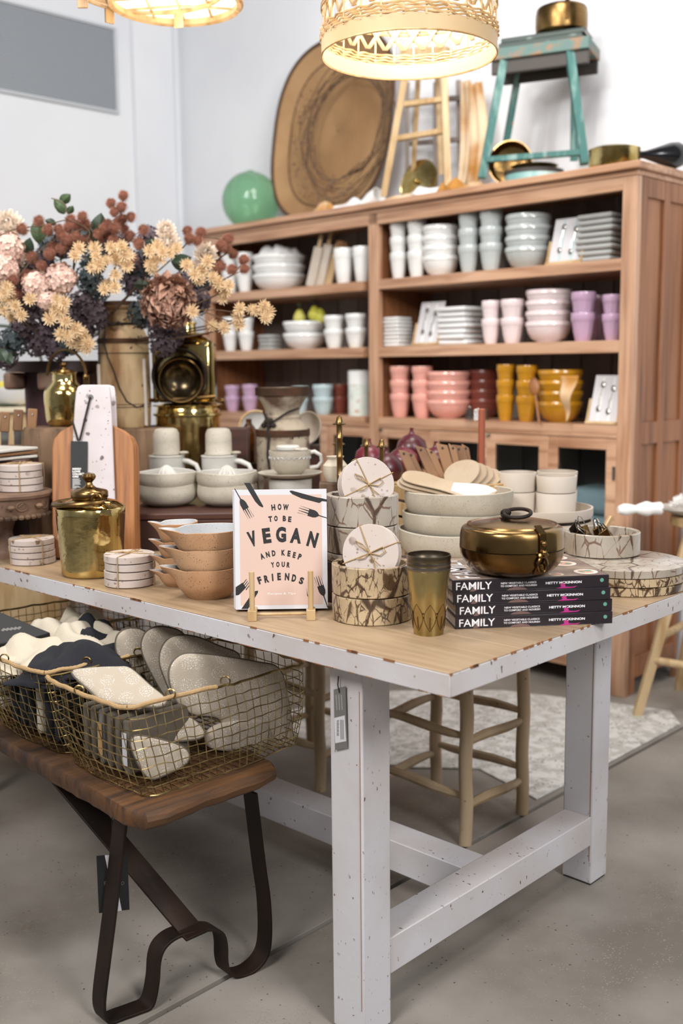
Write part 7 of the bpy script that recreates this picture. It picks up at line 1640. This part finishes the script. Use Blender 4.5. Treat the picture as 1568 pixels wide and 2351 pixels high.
def lab_dark(px,py,k):
    base='%s dried hydrangea head, %s %s of the bouquet'%('dark plum' if k%3 else 'slate grey',('top','upper','middle','lower','bottom')[min(4,max(0,int((py-540)/58)))],('far left','left','centre left','centre','centre right','right')[min(5,int(px/78))])
    for e in ('',', nearest the front',', tucked behind',', half hidden by flowers',', beside its neighbour',', deepest inside'):
        if base+e not in used_: used_.add(base+e); return base+e
    return base
for k,(px,py) in enumerate(dk):
    P=dep(px,py,3.12+.06*rf.random()); o=place('dark_hydrangea',dk1 if k%3 else dk2,P,rf.uniform(28,38)*3.1/F); tag(o,lab_dark(px,py,k),'flower','dark hydrangea heads in the bouquet')
# big dusty rose chrysanthemum in front of the churn
P=dep(385,692,3.02); r=62*3.02/F
t=thing('dusty_rose_bloom','big dusty rose incurved chrysanthemum leaning beside the churn mouth','flower',P,0)
ax_=(CAM-P).normalized(); ax_=(ax_+Vector((.1,0,-.35))).normalized(); q_=ax_.to_track_quat('Z','Y').to_matrix().to_4x4()
obj('core',MB().sph((0,0,0),r*.62,18),M['dahl'],t)
pet=MB(); vs=[]
nu=5
pv=[];pfc=[]
for i in range(nu+1):
    u_=i/nu; w_=.13*math.sin(math.pi*(.12+.84*u_))**.8; 
    z=u_*.5; lift=-.30*u_*u_+.14*u_; pv+=[(-w_,z,lift+.05),(0,z,lift-.02),(w_,z,lift+.05)]
for i in range(nu):
    for j in range(2): pfc.append((i*3+j,i*3+j+1,i*3+j+4,i*3+j+3))
pet.add(pv,pfc); pme=me_of('petal',pet,M['dahl'],solid=0); 
NP=190
for i in range(NP):
    z=1-1.55*(i+.5)/NP; a=i*2.39996; rr_=math.sqrt(max(0,1-z*z)); d=Vector((rr_*math.cos(a),rr_*math.sin(a),z)); o=obj('petal',pme); o.parent=t
    tz=d; up_=Vector((0,0,1))-d*d.z; up_=up_.normalized() if up_.length>.01 else Vector((1,0,0)); x_=up_.cross(tz)
    tiltm=Matrix.Rotation(rf.uniform(-.7,.7),4,'Z')@Matrix.Rotation(.7+.2*(1-z)+rf.uniform(-.3,.3),4,'X')
    m4=Matrix((x_,up_,tz)).transposed().to_4x4()@tiltm
    m4.translation=d*r*.66-up_*r*.1; m4=q_@m4; sc0=r*(.85+.3*rf.random())
    o.matrix_local=m4@Matrix.Diagonal((sc0,sc0,sc0,1))
for i in range(14): # loose outer petals
    a=TAU*i/14+.2; d=Vector((math.cos(a),math.sin(a),-.35)).normalized(); o=obj('petal',pme); o.parent=t; x_=d.cross(Vector((0,0,1))).normalized(); m4=Matrix((x_,d,x_.cross(d))).transposed().to_4x4(); m4.translation=d*r*.5; o.matrix_local=q_@m4@Matrix.Diagonal((r*1.3,r*1.3,r*1.3,1))
# green leaves
lm=MB().grid(lambda u,v:((v-.5)*.62*math.sin(math.pi*min(1,u*1.02))**.8,u,.12*math.sin(u*3)-.25*abs(v-.5)*math.sin(math.pi*u)),10,4)
lme=me_of('leaf',lm,M['leaf']); lmd=me_of('leaf',lm,M['leafd'])
def leafp(name,me,px0,py0,px1,py1,q,label,grp='green leaves in the bouquet'):
    a=dep(px0,py0,q); b_=dep(px1,py1,q-.02); d=b_-a; L_=d.length; d.normalize(); n_=(CAM-a).normalized(); x_=d.cross(n_).normalized(); o=obj(name,me); m4=Matrix((x_,d,x_.cross(d))).transposed().to_4x4(); o.matrix_world=Matrix.Translation(a)@m4@Matrix.Rotation(rf.uniform(-.5,.5),4,'Y')@Matrix.Diagonal((L_,L_,L_,1)); return tag(o,label,'leaf',grp)
for k,(a,b_,dark_,lb_) in enumerate((((137,468),(162,445),0,'green leaf at the very top, curling right'),((150,490),(124,455),0,'narrow green leaf at the very top, pointing left'),((148,492),(128,470),0,'broad green leaf below the topmost leaf'),((155,492),(168,472),0,'small green leaf at the top, pointing right'),((88,560),(90,498),0,'tall green leaf between cream and rust flowers'),((222,555),(232,488),1,'large grey green leaf left of the tall burrs'),((225,560),(205,520),1,'grey green leaf leaning left by the burrs'),((130,515),(103,505),1,'dark leaf behind the upper left burrs'),((225,600),(200,590),1,'dark leaf below the centre burrs'),((395,605),(440,590),1,'dark green leaf right of the dusty rose bloom'),((392,600),(432,612),1,'second dark green leaf by the dusty rose bloom'),((335,555),(362,560),1,'dark leaf above the dusty rose bloom'),((60,590),(70,545),1,'dark leaf at left behind hydrangea'),((345,655),(305,652),1,'curled pale leaf left of the dusty rose bloom'),((10,810),(30,835),1,'dark leaf trailing at far left bottom'),((0,800),(14,830),1,'second dark leaf trailing at far left bottom'))):
    leafp('bouquet_leaf',lmd if dark_ else lme,a[0],a[1],b_[0],b_[1],3.0,lb_+' of the bouquet' if 'bouquet' not in lb_ else lb_)
# bare twigs
for k,(P_,lb_) in enumerate((([(-10,545),(40,525),(95,518),(150,505)],'thin bare twig arching over the upper left flowers'),([(150,500),(205,530),(190,565),(200,545)],'thin bare twig between green leaf and burrs'),([(40,640),(70,600),(110,560),(190,525)],'thin bare twig crossing the left flowers'),([(440,712),(500,712),(540,716),(600,712)],'thin dark twig reaching right before the shelves'),([(470,716),(520,735),(560,745)],'thin dark twig drooping right before the shelves'),([(450,545),(480,545),(515,552)],'thin twig joining the right burrs'),([(150,490),(150,470),(118,455)],'stem of the topmost green leaves'))):
    c=dep(*P_[0],2.94); o=obj('twig',MB().tube(crv([dep(x,y,2.94)-c for x,y in P_],5),.0016,5),M['twig']); o.location=c; tag(o,lb_,'twig','bare twigs in the bouquet')
